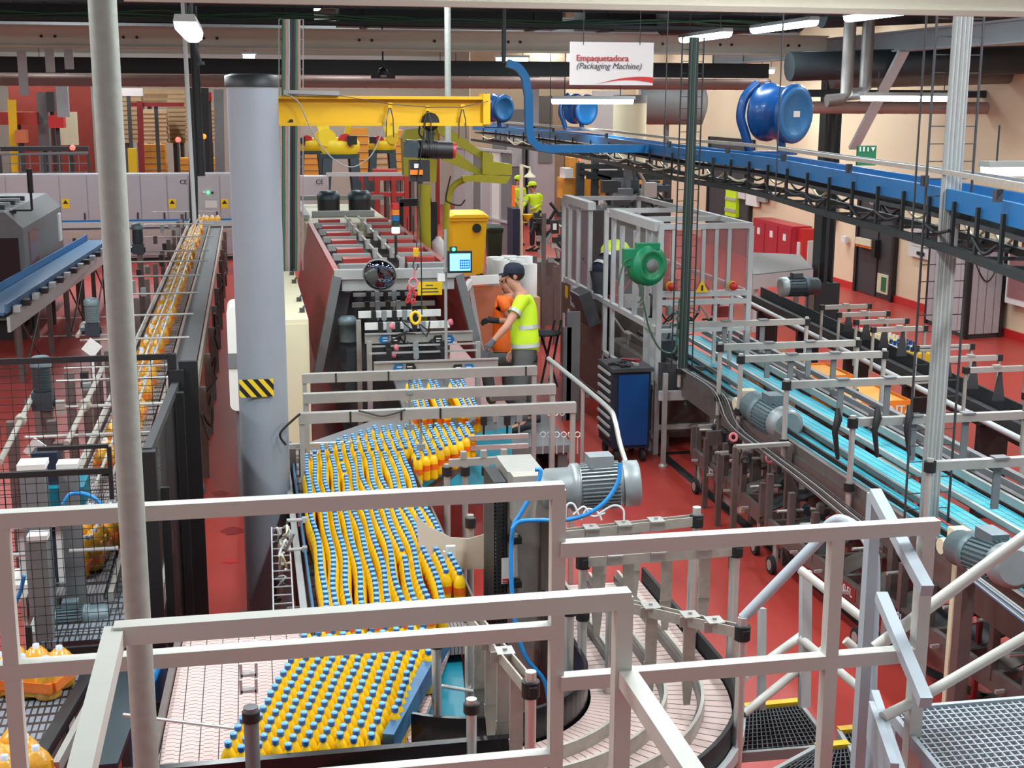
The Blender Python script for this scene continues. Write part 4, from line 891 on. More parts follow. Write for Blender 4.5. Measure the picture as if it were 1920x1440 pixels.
for s_ in 'lr': q = J[s_+'kn']; J[s_+'an'] = V((q.x, q.y, .1))
person('farthest worker in yellow-green vest, standing left of the yellow shower pole', J, (.2, -1, -.1), 'hivis', 'navy', 'hivis', (J['pelvis'].x, J['pelvis'].y, 0), bare_arms=False)
# worker bending inside the guarded cell
J = J_(17.0, head=(1188, 498, .5), neck=(1172, 478, .25), chest=(1152, 474, .1), pelvis=(1128, 508), lsh=(1152, 480, -.15), lel=(1180, 515, .2), lwr=(1195, 530, .5), rsh=(1176, 470, .4), rel=(1200, 500, .6), rwr=(1205, 520, .8), lhip=(1126, 525, -.08), rhip=(1138, 522, .1), lkn=(1128, 590), rkn=(1142, 588, .2))
for s_ in 'lr': q = J[s_+'kn']; J[s_+'an'] = V((q.x, q.y, .12))
t = person('worker in navy trousers and yellow vest bending forward inside the guarded cell', J, (.6, .5, -.6), 'navy', 'trouser_dark', None, (J['pelvis'].x, J['pelvis'].y, 0), bare_arms=False)
m = MB(); c = lerp(J['chest'], J['neck'], .1); m.sphere(c+V((0,0,.02)), .2, 14, (1, .9, .8)); m.build('yellow_yoke', 'hivis', t)
# ======================= left: pack conveyor =======================
t = thing('pack_conveyor', 'long steel conveyor with shrink-wrapped orange packs running away beside the green pole', 'conveyor', (-1.1, 18, 0))
XB = -1.1
m = MB(); m.bb((XB-.2, 7.6, .95), (XB+.2, 31, .998)); m.build('belt', 'steel_belt', t)
m = MB(); m.bb((XB+.26, 9.8, .93), (XB+.48, 31, .97)); m.build('return_belt', 'mid_grey', t)
for x in (XB-.24, XB+.24, XB+.52): m = MB(); m.beam((x, 7.6, .94), (x, 31, .94), .03, .14); m.build('side_frame', 'worn_steel', t)
for i in range(12):
    y = 9.9+i*1.85
    for x in (XB-.32, XB+.58): m = MB(); m.beam((x, y, 0), (x, y, .95 if x > XB else 1.35), .07, .07, (0,1,0)); m.build('leg', 'brown_steel', t)
for py, x0, x1 in ((397, 285, 405), (420, 270, 400), (444, 265, 400), (471, 245, 392), (490, 240, 390), (517, 235, 378), (550, 235, 372), (590, 235, 363), (635, 150, 355), (687, 120, 320), (711, 105, 320), (760, 85, 318), (815, 45, 300), (1030, 130, 222), (1040, 0, 70)):
    a = Zp((x0+x1)/2, py, 1.32); l = Yp(x0, py, a.y); r = Yp(x1, py, a.y); m = MB(); m.cyl((l.x, a.y, 1.32), (r.x, a.y, 1.32), .013, n=8); m.build('cross_rod', 'bright_steel', t)
for dx in (-.14, .03, .12): m = MB(); m.cyl((XB+dx, 9.0, 1.27), (XB+dx, 31, 1.27), .012, n=6); m.build('long_rod', 'bright_steel', t)
for pts in (((0, 866), (75, 715)), ((125, 832), (192, 690)), ((145, 630), (172, 590)), ((245, 470), (262, 440))):
    m = MB(); a = Zp(*pts[0], 1.4); b = Zp(*pts[1], 1.4); m.cyl(a, b, .022, n=8); m.build('spindle', 'worn_steel', t)
    m = MB(); q = lerp(a, b, .45); d = (b-a).normalized(); m.cyl(q-d*.06, q+d*.06, .045, n=10); m.build('spindle_clamp', 'worn_steel', t)
for px, py in ((22, 790), (130, 700), (70, 720), (175, 640)):
    q = Zp(px, py, 1.3); m = MB(); m.beam((q.x, q.y, 0), q, .08, .08, (0,1,0)); m.build('post', 'brown_steel', t)
random.seed(11)
for i in range(26):                                                # little clamps, sensors and cables along the line
    y = 9.5+i*.8; m = MB(); m.box((XB-.3-random.random()*.25, y, 1.15+random.random()*.25), (.07, .07, .1+random.random()*.1)); m.build('clamp', random.choice(['motor_grey', 'black', 'steel', 'brown_steel']), t)
for i in range(7):
    y = 10+i*2.6; m = MB(); c = V((XB+.62, y, .8)); m.tube(smooth_path([c+V((random.uniform(-.06, .06), j*.3, random.uniform(-.25, .15))) for j in range(5)], 3), .012, 5); m.build('hose', 'black', t)
for (px, py, y, s_) in ((78, 705, 11.2, 1.0), (172, 585, 14.5, .9), (258, 440, 22, 1.1)):
    q = Yp(px, py, y); t2 = thing('vertical_gearmotor', {78: 'teal-grey vertical gearmotor nearest the black mesh fence', 172: 'teal-grey vertical gearmotor left of the green pole', 258: 'dark vertical gearmotor at the far end of the pack conveyor'}[px], 'motor', (q.x, y, 0))
    m = MB(); m.lathe((q.x, y, q.z-.12*s_), [(.075*s_, 0), (.075*s_, .2*s_)], 14)
    for i in range(8): m.lathe((q.x, y, q.z-.11*s_+i*.022*s_), [(.08*s_, 0), (.08*s_, .008)], 14)
    m.build('motor_body', 'motor_dark' if px != 172 else 'motor', t2)
    m = MB(); m.lathe((q.x, y, q.z+.08*s_), [(.086*s_, 0), (.086*s_, .06*s_), (.06*s_, .085*s_), (0, .085*s_)], 14); m.build('fan_cover', 'motor', t2)
    m = MB(); m.box((q.x, y, q.z-.2*s_), (.16*s_, .16*s_, .15*s_)); m.cyl((q.x-.14*s_, y, q.z-.22*s_), (q.x+.1*s_, y, q.z-.22*s_), .035*s_, n=10); m.build('gear_case', 'motor_dark', t2)
    m = MB(); m.beam((q.x+.02, y, 0), (q.x+.02, y, q.z-.26*s_), .09, .09, (0,1,0)); m.build('stand', 'brown_steel', t2)
for px, py, y, lb in ((172, 652, 12.5, 'white tilted plate left of the green pole'), (68, 843, 9.9, 'white tilted plate behind the mesh fence')):
    q = Yp(px, py, y); m = MB(); m.box(q, (.13, .02, .13), Matrix.Rotation(.7, 3, 'Y')); m.beam(q-V((0,-.02,.4)), q+V((0,.02,0)), .02, .02); solo(m, 'reflector_plate', 'white', lb, 'plate')
# packs
def pack_proto():
    t = thing('bottle_pack', 'shrink-wrapped pack of orange-drink bottles on the pack conveyor', 'pack', (0, 0, 0), 'packs on the pack conveyor')
    m = MB()
    for i in range(2):
        for j in range(3): m.lathe(((i-.5)*.13, (j-1)*.125, 0), [(.05, 0), (.068, .015), (.064, .07), (.068, .09), (.067, .14), (.05, .175), (.03, .195)], 10)
    m.bb((-.12, -.17, .02), (.12, .17, .15)); m.build('film', 'orange_film', t)
    m = MB(); m.bb((-.1345, -.18, .05), (.1345, .18, .1)); m.bb((-.11, -.196, .05), (.11, .196, .1)); m.build('printed_band', 'orange_pack', t)
    for i in range(2):
        for j in range(3):
            m = MB(); m.lathe(((i-.5)*.13, (j-1)*.125, .19), [(.036, -.03), (.02, .0), (.017, .004), (.017, .024), (0, .028)], 8); m.build('cap', 'white_cap', t)
    return t
pk = pack_proto(); first = True; YS = []
y = 10.4
while y < 30.5: YS.append((XB+random.uniform(-.02, .02), y)); y += .5+random.uniform(.1, .4)
YS += [tuple(Zp(190, 985, 1.1)[:2]), tuple(Zp(160, 1040, 1.05)[:2])]
for (x, y) in YS:
    if first: pk.location = (x, y, ZB); pk.rotation_euler = (0, 0, 0); first = False
    else: dup(pk, (x, y, ZB), random.uniform(-.08, .08))
x, y = tuple(Zp(118, 1068, 1.02)[:2]); dup(pk, (x, y, ZB), 1.3, 'wrapped orange pack turned sideways on the ribbed belt behind the mesh', 'packs on the ribbed belts')
x, y = tuple(Zp(58, 1268, 1.0)[:2]); dup(pk, (x, y, .93), 1.2, 'wrapped orange pack on the lower ribbed belt under the left railing', 'packs on the ribbed belts')
x, y = tuple(Zp(22, 1445, 1.0)[:2]); dup(pk, (x, y, .93), .5, 'wrapped orange pack cut off by the bottom left corner', 'packs on the ribbed belts')
for i, (px, py) in enumerate(((372, 413), (398, 413))): q = Zp(px, py, 1.1); dup(pk, (q.x, q.y, ZB), 1.57, ['left wrapped pack on the far crossing belt', 'right wrapped pack on the far crossing belt'][i], 'packs on the far crossing belt')
# lower ribbed belts
t = thing('ribbed_conveyor', 'wide ribbed grey belt behind the mesh fence at the lower left', 'conveyor', (-1.3, 8, 0))
a, b, c, d = Zp(105, 1090, .96), Zp(232, 1030, .96), Zp(228, 1200, .96), Zp(60, 1205, .96)
m = MB(); m.ext([a, b, V((c.x+.1, c.y, .96)), d], (0, 0, -.05)); m.build('belt', 'ribbed_belt', t)
m = MB(); m.beam(d, a, .04, .12); m.build('side_frame', 'light_grey', t)
m = MB(); m.beam((a.x, a.y, 0), (a.x, a.y, .9), .07, .07, (0,1,0)); m.beam((c.x, c.y, 0), (c.x, c.y, .9), .07, .07, (0,1,0)); m.build('legs', 'brown_steel', t)
t = thing('ribbed_conveyor', 'lower ribbed grey belt under the left railing with black chain edge', 'conveyor', (-1.2, 6.2, 0))
a, b, c, d = Zp(25, 1250, .93), Zp(175, 1255, .93), Zp(60, 1445, .93), Zp(-60, 1445, .93)
m = MB(); m.ext([a, b, c, d], (0, 0, -.05)); m.build('belt', 'ribbed_belt', t)
m = MB(); m.beam(b, c, .06, .05); m.build('chain_edge', 'black', t)
m = MB(); m.beam(b+V((.08,0,.0)), c+V((.1,0,0)), .03, .06); m.build('side_rail', 'steel', t)
m = MB(); m.ext([b+V((.13,0,0)), b+V((.3,0,0)), c+V((.36,0,0)), c+V((.15,0,0))], (0, 0, -.03)); m.build('slide_plate', 'blue_deep' if False else 'motor_dark', t)
m = MB(); m.beam((b.x, b.y, 0), (b.x, b.y, .9), .07, .07, (0,1,0)); m.build('leg', 'brown_steel', t)
def gearmotor(nm, label, p, q, r, mt='motor_grey', fins=14, box=True, grp=None, gear=.9, stand=True):
    """horizontal finned motor from the fan end p to the gear end q"""
    p = V(p); q = V(q); d = (q-p).normalized(); L = (q-p).length; t = thing(nm, label, 'motor', ((p.x+q.x)/2, (p.y+q.y)/2, min(p.z, q.z)-r), grp)
    m = MB(); m.tube([p+d*L*.17, p+d*L*.2, p+d*L*.6], [r*.86, r*.9, r*.9], 20)
    u = d.cross(V((0,0,1))).normalized(); v = u.cross(d)
    for i in range(fins*2):
        a = 2*PI*i/(fins*2); e = u*math.cos(a)+v*math.sin(a); c = p+d*L*.4+e*r*.95; m.beam(c-d*L*.19, c+d*L*.19, r*.05, r*.16, e)
    m.build('finned_body', mt, t)
    m = MB(); m.tube([p, p+d*L*.02, p+d*L*.17], [r*.8, r, r*1.02], 22); m.build('fan_cover', 'motor_grey', t)
    m = MB(); m.tube([q-d*L*.4, q-d*L*.38, q-d*L*.3, q-d*L*.28, q-d*L*.05, q], [r*.95, r*1.05, r*1.05, r*gear, r*gear, r*gear*.8], 18); m.build('gearbox', mt, t)
    if box: m = MB(); c = p+d*L*.42+V((0,0,r*1.15)); m.box(c, (L*.25 if abs(d.x) > .5 else r*.9, r*.9 if abs(d.x) > .5 else L*.25, r*.5)); m.build('terminal_box', mt, t)
    if stand: m = MB(); c = q-d*L*.2; m.beam((c.x, c.y, 0), (c.x, c.y, c.z-r*.7), .08, .08, (0,1,0)); m.build('stand', 'brown_steel', t)
    return t
gearmotor('gearmotor', 'blue-grey gearmotor under the ribbed belt behind the mesh fence', Zp(82, 1165, .95), Zp(205, 1155, .95), .08, 'motor', grp=None)
p = Zp(290, 1280, .8); m = MB(); m.lathe(p, [(.0, -.02), (.1, -.02), (.105, 0), (.105, .03), (.08, .05), (0, .05)], 20, (1, -.3, .2)); m.cyl(p-V((.25, -.08, .05)), p, .07, n=16); m.beam((p.x-.1, p.y, 0), (p.x-.1, p.y, p.z-.05), .08, .08, (0,1,0)); solo(m, 'blue_motor', 'hose_blue', 'bright blue motor with round cover beside the tile chain', 'motor')
# ======================= black fences =======================
def wire_mesh(m, a, b, zlo, zhi, dx, dz, r=.003):
    a = V(a); b = V(b); L = (b-a).length; n = int(L/dx)
    for i in range(n+1): p = lerp(a, b, i/n); m.beam((p.x, p.y, zlo), (p.x, p.y, zhi), r, r, (0,1,0))
    k_ = int((zhi-zlo)/dz)
    for j in range(k_+1): z = zlo+(zhi-zlo)*j/k_; m.beam((a.x, a.y, z), (b.x, b.y, z), r, r)
YM1 = 9.5; z1 = Yp(200, 672, YM1).z; xr = Yp(322, 672, YM1).x
t = thing('mesh_fence', 'tall black wire-mesh fence panel across the left of the pack conveyor', 'fence', (-1.6, YM1, 0))
m = MB(); wire_mesh(m, (-2.4, YM1, 0), (xr-.05, YM1, 0), .15, z1, .09, .05, .004); m.build('wire_mesh', 'black', t)
m = MB(); m.beam((-2.4, YM1, z1), (xr, YM1, z1), .03, .04); m.build('top_bar', 'black', t)
m = MB(); m.beam((xr, YM1, 0), (xr, YM1, z1+.02), .06, .06, (0,1,0)); m.build('post', 'black', t)
K['perforated'] = mat('perforated', (44, 45, 48), .5, .3); n, l, b_, tc = coordnode(K['perforated'])
vo = n.new('ShaderNodeTexVoronoi'); vo.inputs['Scale'].default_value = 45; vo.inputs['Randomness'].default_value = 0; l.new(tc.outputs['Object'], vo.inputs['Vector'])
gt = n.new('ShaderNodeMath'); gt.operation = 'GREATER_THAN'; gt.inputs[1].default_value = .33; l.new(vo.outputs['Distance'], gt.inputs[0]); l.new(gt.outputs[0], b_.inputs['Alpha'])
t = thing('perforated_fence', 'black perforated guard wall between the pack conveyor and the grey column', 'fence', (xr+.02, 8.5, 0))
xn = Yp(276, 870, 7.55).x
m = MB(); m.ext([(xr+.02, 9.45, .1), (xr+.02, 9.45, 1.82), (xn, 7.6, 1.82), (xn, 7.6, .1)], (.01, 0, 0)); m.build('perforated_panel', 'perforated', t)
for i, (x, y, w_, z) in enumerate(((xr+.03, 9.45, .1, 1.95), (xn, 7.55, .1, 1.86), (xr+.06, 9.2, .05, 1.84))): m = MB(); m.beam((x, y, 0), (x, y, z), w_, .06, (0,1,0)); m.build('post', 'black', t)
m = MB(); m.beam((xr+.02, 9.45, 1.84), (xn, 7.6, 1.84), .05, .05); m.beam((xr+.02, 9.45, .08), (xn, 7.6, .08), .05, .05); m.build('rail', 'dark_grey', t)
m = MB(); m.beam((xr+.11, 9.5, 0), (xr+.11, 9.5, 2.0), .13, .05, (0,1,0)); m.build('door_edge', 'black', t); m = MB(); m.beam((xn+.08, 7.7, 0), (xn+.08, 7.7, 1.6), .05, .03, (0,1,0)); m.build('door_edge', 'black', t)
YM2 = 6.9; a = Yp(207, 882, YM2); zt2 = a.z
t = thing('mesh_fence', 'low black wire-mesh guard frame in front of the ribbed belt', 'fence', (-1.6, YM2, 0))
m = MB(); wire_mesh(m, (-1.95, YM2, 0), (a.x, YM2, 0), Yp(200, 1215, YM2).z, zt2, .052, .05, .003); m.build('wire_mesh', 'black', t)
m = MB(); m.beam((-1.95, YM2, zt2), (a.x, YM2, zt2), .025, .03); m.build('top_bar', 'black', t)
m = MB(); zz = Yp(200, 1215, YM2).z; m.beam((-1.95, YM2, zz), (a.x, YM2, zz), .025, .04); m.build('bottom_bar', 'black', t)
m = MB(); m.beam((a.x, YM2, zt2-.15), (a.x, YM2, Yp(200, 838, YM2).z), .022, .02, (0,1,0)); m.beam(Yp(70, 842, YM2), Yp(203, 836, YM2), .02, .02); m.build('upper_hoop', 'black', t)
m = MB(); q = Yp(55, 1200, YM2); m.beam((q.x, YM2, 0), (q.x, YM2, zz+.15), .03, .03, (0,1,0)); m.build('post', 'black', t)
# posts, blue hoses and boxes behind the low mesh
for px, py, y, w_, lb in ((62, 875, 7.5, .13, 'thick grey square post behind the low mesh'), (128, 875, 7.6, .1, 'thinner grey square post behind the low mesh'), (72, 1010, 7.1, .09, 'short grey post with white cap behind the low mesh')):
    q = Yp(px, py, y); m = MB(); m.beam((q.x, y, 0), q, w_, w_, (0,1,0)); m.m = 1; m.box(q+V((0,0,.015)), (w_*1.15, w_*1.15, .03)); solo(m, 'machine_post', ['mid_grey', 'white'], lb, 'post')
for pts, lb in ((((118, 945), (135, 925), (170, 930), (195, 950)), 'blue air hose looping behind the low mesh'), (((12, 1165), (25, 1140), (38, 1110), (45, 1080)), 'blue air hose beside the left railing post')):
    m = MB(); m.tube(smooth_path([Yp(x, y, 7.2) for x, y in pts], 5), .012, 6); solo(m, 'air_hose', 'hose_blue', lb, 'hose')
for px, py, sz, mt, lb in ((110, 945, (.3, .2, .1), 'white', 'white guide block left of the green pole'), (130, 920, (.2, .3, .12), 'teal', 'pale teal cover behind the low mesh'), (88, 875, (.14, .14, .2), 'navy', 'dark blue sensor housing between the grey posts'), (40, 975, (.4, .15, .06), 'cable_white', 'pale cable duct behind the low mesh'), (55, 1095, (.2, .3, .1), 'white_plastic', 'white sloped cover beside the ribbed belt')):
    q = Yp(px, py, 7.9); m = MB(); m.box(q, sz); m.beam((q.x, q.y, 0), q-V((0,0,sz[2]/2)), .05, .05, (0,1,0)); solo(m, 'machine_cover', [mt], lb, 'cover')
# ======================= far left: cabinets, machine, curved conveyor =======================
YC = 33.0; zc_ = Yp(300, 326, YC).z
xs = [-60, 9, 110, 162, 262, 312, 352, 411, 440]
LBL = ['at the far left edge', 'second from the left edge', 'left of the green pole', 'behind the green pole', 'right of the green pole', 'with CE mark', 'with green lamp and white notice', 'touching the grey column']
for i in range(8):
    a, b = Yp(xs[i], 326, YC).x, Yp(xs[i+1], 326, YC).x; t = thing('switch_cabinet', 'pale grey switch cabinet in the far row, '+LBL[i], 'cabinet', ((a+b)/2, YC+.3, 0), 'switch cabinets')
    m = MB(); m.bb((a, YC, .1), (b, YC+.6, zc_)); m.build('body', 'panel_grey', t)
    m = MB(); m.bb((a+.015, YC-.02, .15), (b-.015, YC, zc_-.03)); dr = m.build('door', 'panel_grey', t)
    m = MB(); m.bb((a, YC+.05, 0), (b, YC+.55, .1)); m.build('plinth', 'dark_grey', t)
    if i in (1, 3, 5, 7):
        px = {1: 123, 3: 228, 5: 323, 7: 421}[i]; q = Yp(px, 382, YC-.02); m = MB(); m.box(q, (.17, .01, .22)); w_ = m.build('warning_label', 'yellow', dr)
        m = MB(); m.ext([q+V((-.06, -.01, -.0)), q+V((.06, -.01, -.0)), q+V((0, -.01, .09))], (0, .004, 0)); m.build('warning_triangle', 'black', w_)
    m = MB(); q = V((b-.09, YC-.03, 1.1)); m.box(q, (.03, .03, .16)); m.build('handle', 'black', dr)
    if i == 6:
        for px, mt in ((390, 'led_green'), (382, 'white'), (398, 'black')): q = Yp(px, 361, YC-.03); m = MB(); m.lathe(q, [(.03, 0), (.03, .03), (0, .035)], 8, (0,-1,0)); m.build('indicator', mt, dr)
        q = Yp(396, 383, YC-.02); m = MB(); m.box(q, (.28, .01, .17)); m.build('notice', 'paper', dr)
    if i == 5:
        q = Yp(337, 345, YC-.03); text('CE', q, .14, 'black', dr, bold=.001)
a, b = Yp(562, 330, 30).x, Yp(616, 330, 30).x; z_ = Yp(590, 331, 30).z
t = thing('switch_cabinet', 'pale grey cabinet with CE mark right of the cable riser', 'cabinet', ((a+b)/2, 30.3, 0))
m = MB(); m.bb((a, 30, 0), (b, 30.6, z_)); m.build('body', 'panel_grey', t); q = Yp(592, 345, 29.97); text('CE', q, .14, 'black', t, bold=.001)
# grey machine at far left
G0 = Zp(58, 640, 0); G1 = Zp(112, 585, 0); ztop = Yp(52, 398, G0.y).z; zt2 = Xp(100, 368, G0.x).z
t = thing('side_machine', 'grey steel machine with chamfered hood at the left edge', 'machine', (G0.x-1, G0.y+2, 0))
x0, x1 = G0.x-2.2, G0.x; y0, y1 = G0.y, G1.y+1.5
m = MB(); m.ext([(x0, y0, .35), (x1, y0, .35), (x1, y0, ztop-.25), (x1-.25, y0, ztop), (x0, y0, ztop)], (0, y1-y0, 0)); m.build('body', 'mid_grey', t)
m = MB(); m.bb((x1-.9, y0-.03, .4), (x1-.08, y0-.005, ztop-.4)); m.build('tinted_door', 'smoked', t)
m = MB(); m.beam((x1-.45, y0-.05, 1.3), (x1-.45, y0-.05, 1.75), .04, .03, (0,1,0)); m.build('door_handle', 'bright_steel', t)
m = MB(); m.bb((x1-.02, y0+.5, .9), (x1+.02, y0+1.4, ztop-.35)); m.build('side_window', 'glass_pink', t)
m = MB(); m.bb((x1-.01, y1-.6, 1.2), (x1+.03, y1-.3, ztop-.35)); m.build('end_strip', 'white', t)
m = MB(); m.bb((x1-.6, y0+.2, 0), (x1-.1, y0+1, .36)); m.bb((x0, y0+.2, 0), (x0+.6, y1-.2, .36)); m.bb((x1-.02, y0+.1, .15), (x1+.02, y0+.9, .9)); m.build('base', 'black', t)
for i in range(5): m = MB(); m.beam((x0, y0+.3+i*.5, ztop+.06), (x1-.3, y0+.3+i*.5, ztop+.06), .1, .08); m.build('top_bar', 'light_grey' if i % 2 else 'dark_grey', t)
q = Yp(57, 350, G0.y+.4); m = MB(); m.cyl((q.x-.3, q.y, ztop-.05), (q.x-.3, q.y, ztop), .06, n=8); m.beam((q.x-.3, q.y, ztop), (q.x, q.y, ztop), .03, .03); m.cyl((q.x, q.y, ztop), q, .02, n=8); m.cyl(q-V((0,0,.1)), q+V((0,0,.28)), .045, n=10); solo(m, 'signal_lamp', 'black', 'dark signal lamp standing on the left machine', 'lamp')
# diagonal blue-railed conveyor
P0, P1 = Zp(-30, 590, 1.05), Zp(190, 452, 1.05); P2 = Zp(112, 425, 1.05)
t = thing('curved_conveyor', 'blue-railed conveyor curving from the left edge behind the green pole', 'conveyor', ((P0.x+P1.x)/2, (P0.y+P1.y)/2, 0))
d = (P1-P0).normalized(); s_ = d.cross(V((0,0,1))).normalized(); PL = [P0, P1, P1+V((.6, 1.2, 0)), P1+V((1.6, 1.8, 0))]
m = MB(); m.beam(P0, P1, .5, .04); m.build('belt', 'blue_rail', t)
for e, mt in ((-.28, 'blue'), (.28, 'blue_rail')): m = MB(); m.beam(P0+s_*e+V((0,0,.07)), P1+s_*e+V((0,0,.07)), .03, .12); m.build('guide_rail', mt, t)
m = MB(); m.beam(P0+s_*.3-V((0,0,.14)), P1+s_*.3-V((0,0,.14)), .04, .2); m.build('side_plate', 'light_grey', t)
n_ = 16
for i in range(n_): q = lerp(P0, P1, (i+.5)/n_)+s_*.36; m = MB(); m.box(q+V((0,0,.03)), (.09, .16, .08)); m.build('roller_bracket', 'black' if i % 2 else 'light_grey', t)
for i, f in enumerate((.08, .3, .45, .6, .72, .85)):
    for e in (-.25, .25): q = lerp(P0, P1, f)+s_*e; m = MB(); m.beam((q.x, q.y, 0), (q.x, q.y, .85), .07, .07, (0,1,0)); m.build('leg', 'brown_steel', t)
    q = lerp(P0, P1, f)+s_*.3; r = lerp(P0, P1, f+.12)+s_*.3
    if i % 2 == 0: m = MB(); m.cyl((q.x, q.y, .1), (r.x, r.y, .8), .015, n=6); m.cyl((q.x, q.y, .8), (r.x, r.y, .1), .015, n=6); m.build('cross_brace', 'steel_dark', t)
for px, py in ((128, 512), (150, 497)): q = Yp(px, py, lerp(P0, P1, .65).y); m = MB(); m.box(q, (.07, .07, .09)); m.build('yellow_knob', 'yellow', t)
A = Zp(112, 418, 1.1); B = Zp(445, 412, 1.1); yb = (A.y+B.y)/2
t = thing('crossing_conveyor', 'blue-railed conveyor crossing in front of the pale cabinets', 'conveyor', (-3.5, yb, 0))
m = MB(); m.bb((A.x, yb-.25, .95), (B.x+.6, yb+.25, .99)); m.build('belt', 'mid_grey', t)
for e, mt in ((.28, 'blue'), (-.28, 'light_grey')): m = MB(); m.beam((A.x, yb+e, 1.06), (B.x+.6, yb+e, 1.06), .03, .12); m.build('guide_rail', mt, t)
m = MB(); m.beam((A.x, yb-.3, .85), (B.x+.6, yb-.3, .85), .04, .16); m.build('side_plate', 'worn_steel', t)
for i in range(6): x = A.x+.3+i*(B.x-A.x)/5.5; m = MB(); m.beam((x, yb-.2, 0), (x, yb-.2, .9), .07, .07, (0,1,0)); m.build('leg', 'brown_steel', t)
# ======================= guarded packaging cell =======================
CX, CYc = 4.29, 13.66
zt = Yp(1235, 425, CYc).z; xr = Yp(1408, 425, CYc).x; yb_ = Xp(1062, 372, CX).y; zm = Yp(1240, 552, CYc).z; zs = Yp(1228, 618, CYc).z
t = thing('guarded_cell', 'aluminium-framed glass guard cell of the packaging machine', 'machine guard', ((CX+xr)/2, 16, 0))
def al(p, q, w_=.055, mt='light_grey', nm='frame_bar'): m = MB(); m.beam(p, q, w_, w_, (0,0,1) if abs(V(p).z-V(q).z) < .3 else (0,1,0)); m.build(nm, mt, t)
for z in (zt, zm): al((CX, CYc, z), (xr, CYc, z), .06)
al((CX, CYc, zm-.09), (xr, CYc, zm-.09)); al((CX, CYc, zm-.4), (xr, CYc, zm-.4), .04); al((CX, CYc, .3), (xr, CYc, .3), .05)
yg0, yg1 = Xp(1150, 403, CX).y, Xp(1110, 385, CX).y
al((CX, CYc, zt), (CX, yg0, zt), .1); al((CX, yg1, zt), (CX, yb_, zt), .1)
al((CX, CYc, zs), (CX, yb_, zs), .06); al((CX, CYc, .2), (CX, yb_, .2), .05); al((CX, CYc, .75), (CX, yb_, .75), .05)
al((xr, CYc, zt), (xr, yb_, zt)); al((xr, CYc, zm), (xr, yb_, zm)); al((CX, yb_, zt), (xr, yb_, zt)); al((CX, (CYc+yb_)/2, zt), (xr, (CYc+yb_)/2, zt)); al((CX, CYc+.9, zt), (xr, CYc+.9, zt))
for px in (1238, 1262, 1318, 1342, 1366, 1406): x = Yp(px, 480, CYc).x; al((x, CYc, 0 if px in (1238, 1406) else zm), (x, CYc, zt-.005), .056 if px in (1238, 1406) else .04, nm='post')
for px in (1340, 1370): x = Yp(px, 600, CYc).x; al((x, CYc, .3), (x, CYc, zm), .035, nm='post')
for px in (1226, 1215, 1192, 1166, 1150, 1136, 1106, 1084, 1068, 1056):
    y = Xp(px, 480, CX).y; al((CX, y, zs if px in (1192, 1166, 1084, 1068) else 0), (CX, y, zt-(.12 if px in (1192, 1166) else 0)), .05, nm='post')
for x in (xr,): 
    for y in ((CYc+yb_)/2, yb_): al((x, y, 0), (x, y, zt), .05, nm='post')
m = MB(); m.bb((CX+.04, CYc-.005, zm+.04), (xr-.04, CYc+.005, zt-.04)); m.build('front_pane', 'glass_pink', t)
m = MB(); m.bb((CX-.005, CYc+.06, zs+.05), (CX+.005, Xp(1152, 480, CX).y, zt-.06)); m.build('side_pane', 'glass_clear', t)
m = MB(); m.bb((CX-.005, yg1, zs+.05), (CX+.005, yb_, zt-.06)); m.build('side_pane', 'glass', t)
m = MB(); m.bb((CX+.1, CYc+.3, .1), (xr-.1, CYc+2.3, .9)); m.bb((CX+.15, CYc+2.8, .1), (xr-.1, yb_-.2, zs-.2)); m.build('machine_base', 'steel_dark', t)
m = MB(); m.bb((CX-.02, CYc+.1, .25), (CX, Xp(1136, 600, CX).y, .7)); m.build('lower_cover', 'dark_grey', t)
m = MB(); ya, yb2 = Xp(1132, 600, CX).y, Xp(1056, 600, CX).y; m.bb((CX-.03, ya, .2), (CX-.01, yb2, zs-.05)); m.build('control_panel', 'brown_steel', t)
for px, py, w_, h_, mt in ((1062, 547, .12, .16, 'yellow'), (1066, 590, .08, .16, 'cream'), (1057, 600, .1, .2, 'white'), (1076, 600, .14, .1, 'pink')):
    q = Xp(px, py, CX-.035); m = MB(); m.box(q, (.01, w_, h_)); m.build('plate_label', mt, t)
q = Xp(1097, 575, CX-.2); m = MB(); m.box(q, (.16, .5, .42), Matrix.Rotation(-.35, 3, 'Y')); o = m.build('operator_panel', 'dark_grey', t)
m = MB(); m.box(q+V((-.085, -.02, .03)), (.01, .4, .32), Matrix.Rotation(-.35, 3, 'Y')); o = m.build('panel_face', 'light_grey', o)
m = MB(); q2 = Xp(1080, 557, CX-.05); m.box(q2, (.08, .3, .26)); m.m = 1; m.box(q2-V((.045, 0, .01)), (.01, .1, .12)); m.build('tape_reel_box', ['light_grey', 'black'], t)
for px, py, mt in ((1258, 537, 'red'), (1374, 536, 'red')):
    q = Yp(px, py, CYc-.05); m = MB(); m.lathe(q, [(.05, -.05), (.05, 0)], 12, (0,-1,0)); m.m = 1; m.lathe(q, [(.03, 0), (.045, .02), (.045, .04), (0, .045)], 12, (0,-1,0)); m.build('emergency_button', ['yellow', 'red'], t)
q = Yp(1316, 538, CYc-.04); m = MB(); m.ext([q+V((-.075, 0, -.06)), q+V((.075, 0, -.06)), q+V((0, 0, .075))], (0, -.008, 0)); o = m.build('warning_triangle', 'yellow', t); m = MB(); m.box(q+V((0, -.012, -.01)), (.02, .004, .06)); m.build('warning_bolt', 'black', o)
q = Yp(1218, 573, CYc-.05); m = MB(); m.tube([q+V((0, 0, .12)), q+V((0, -.06, .12)), q+V((0, -.06, -.12)), q+V((0, 0, -.12))], .014, 6); m.build('door_handle', 'black', t)
random.seed(21)
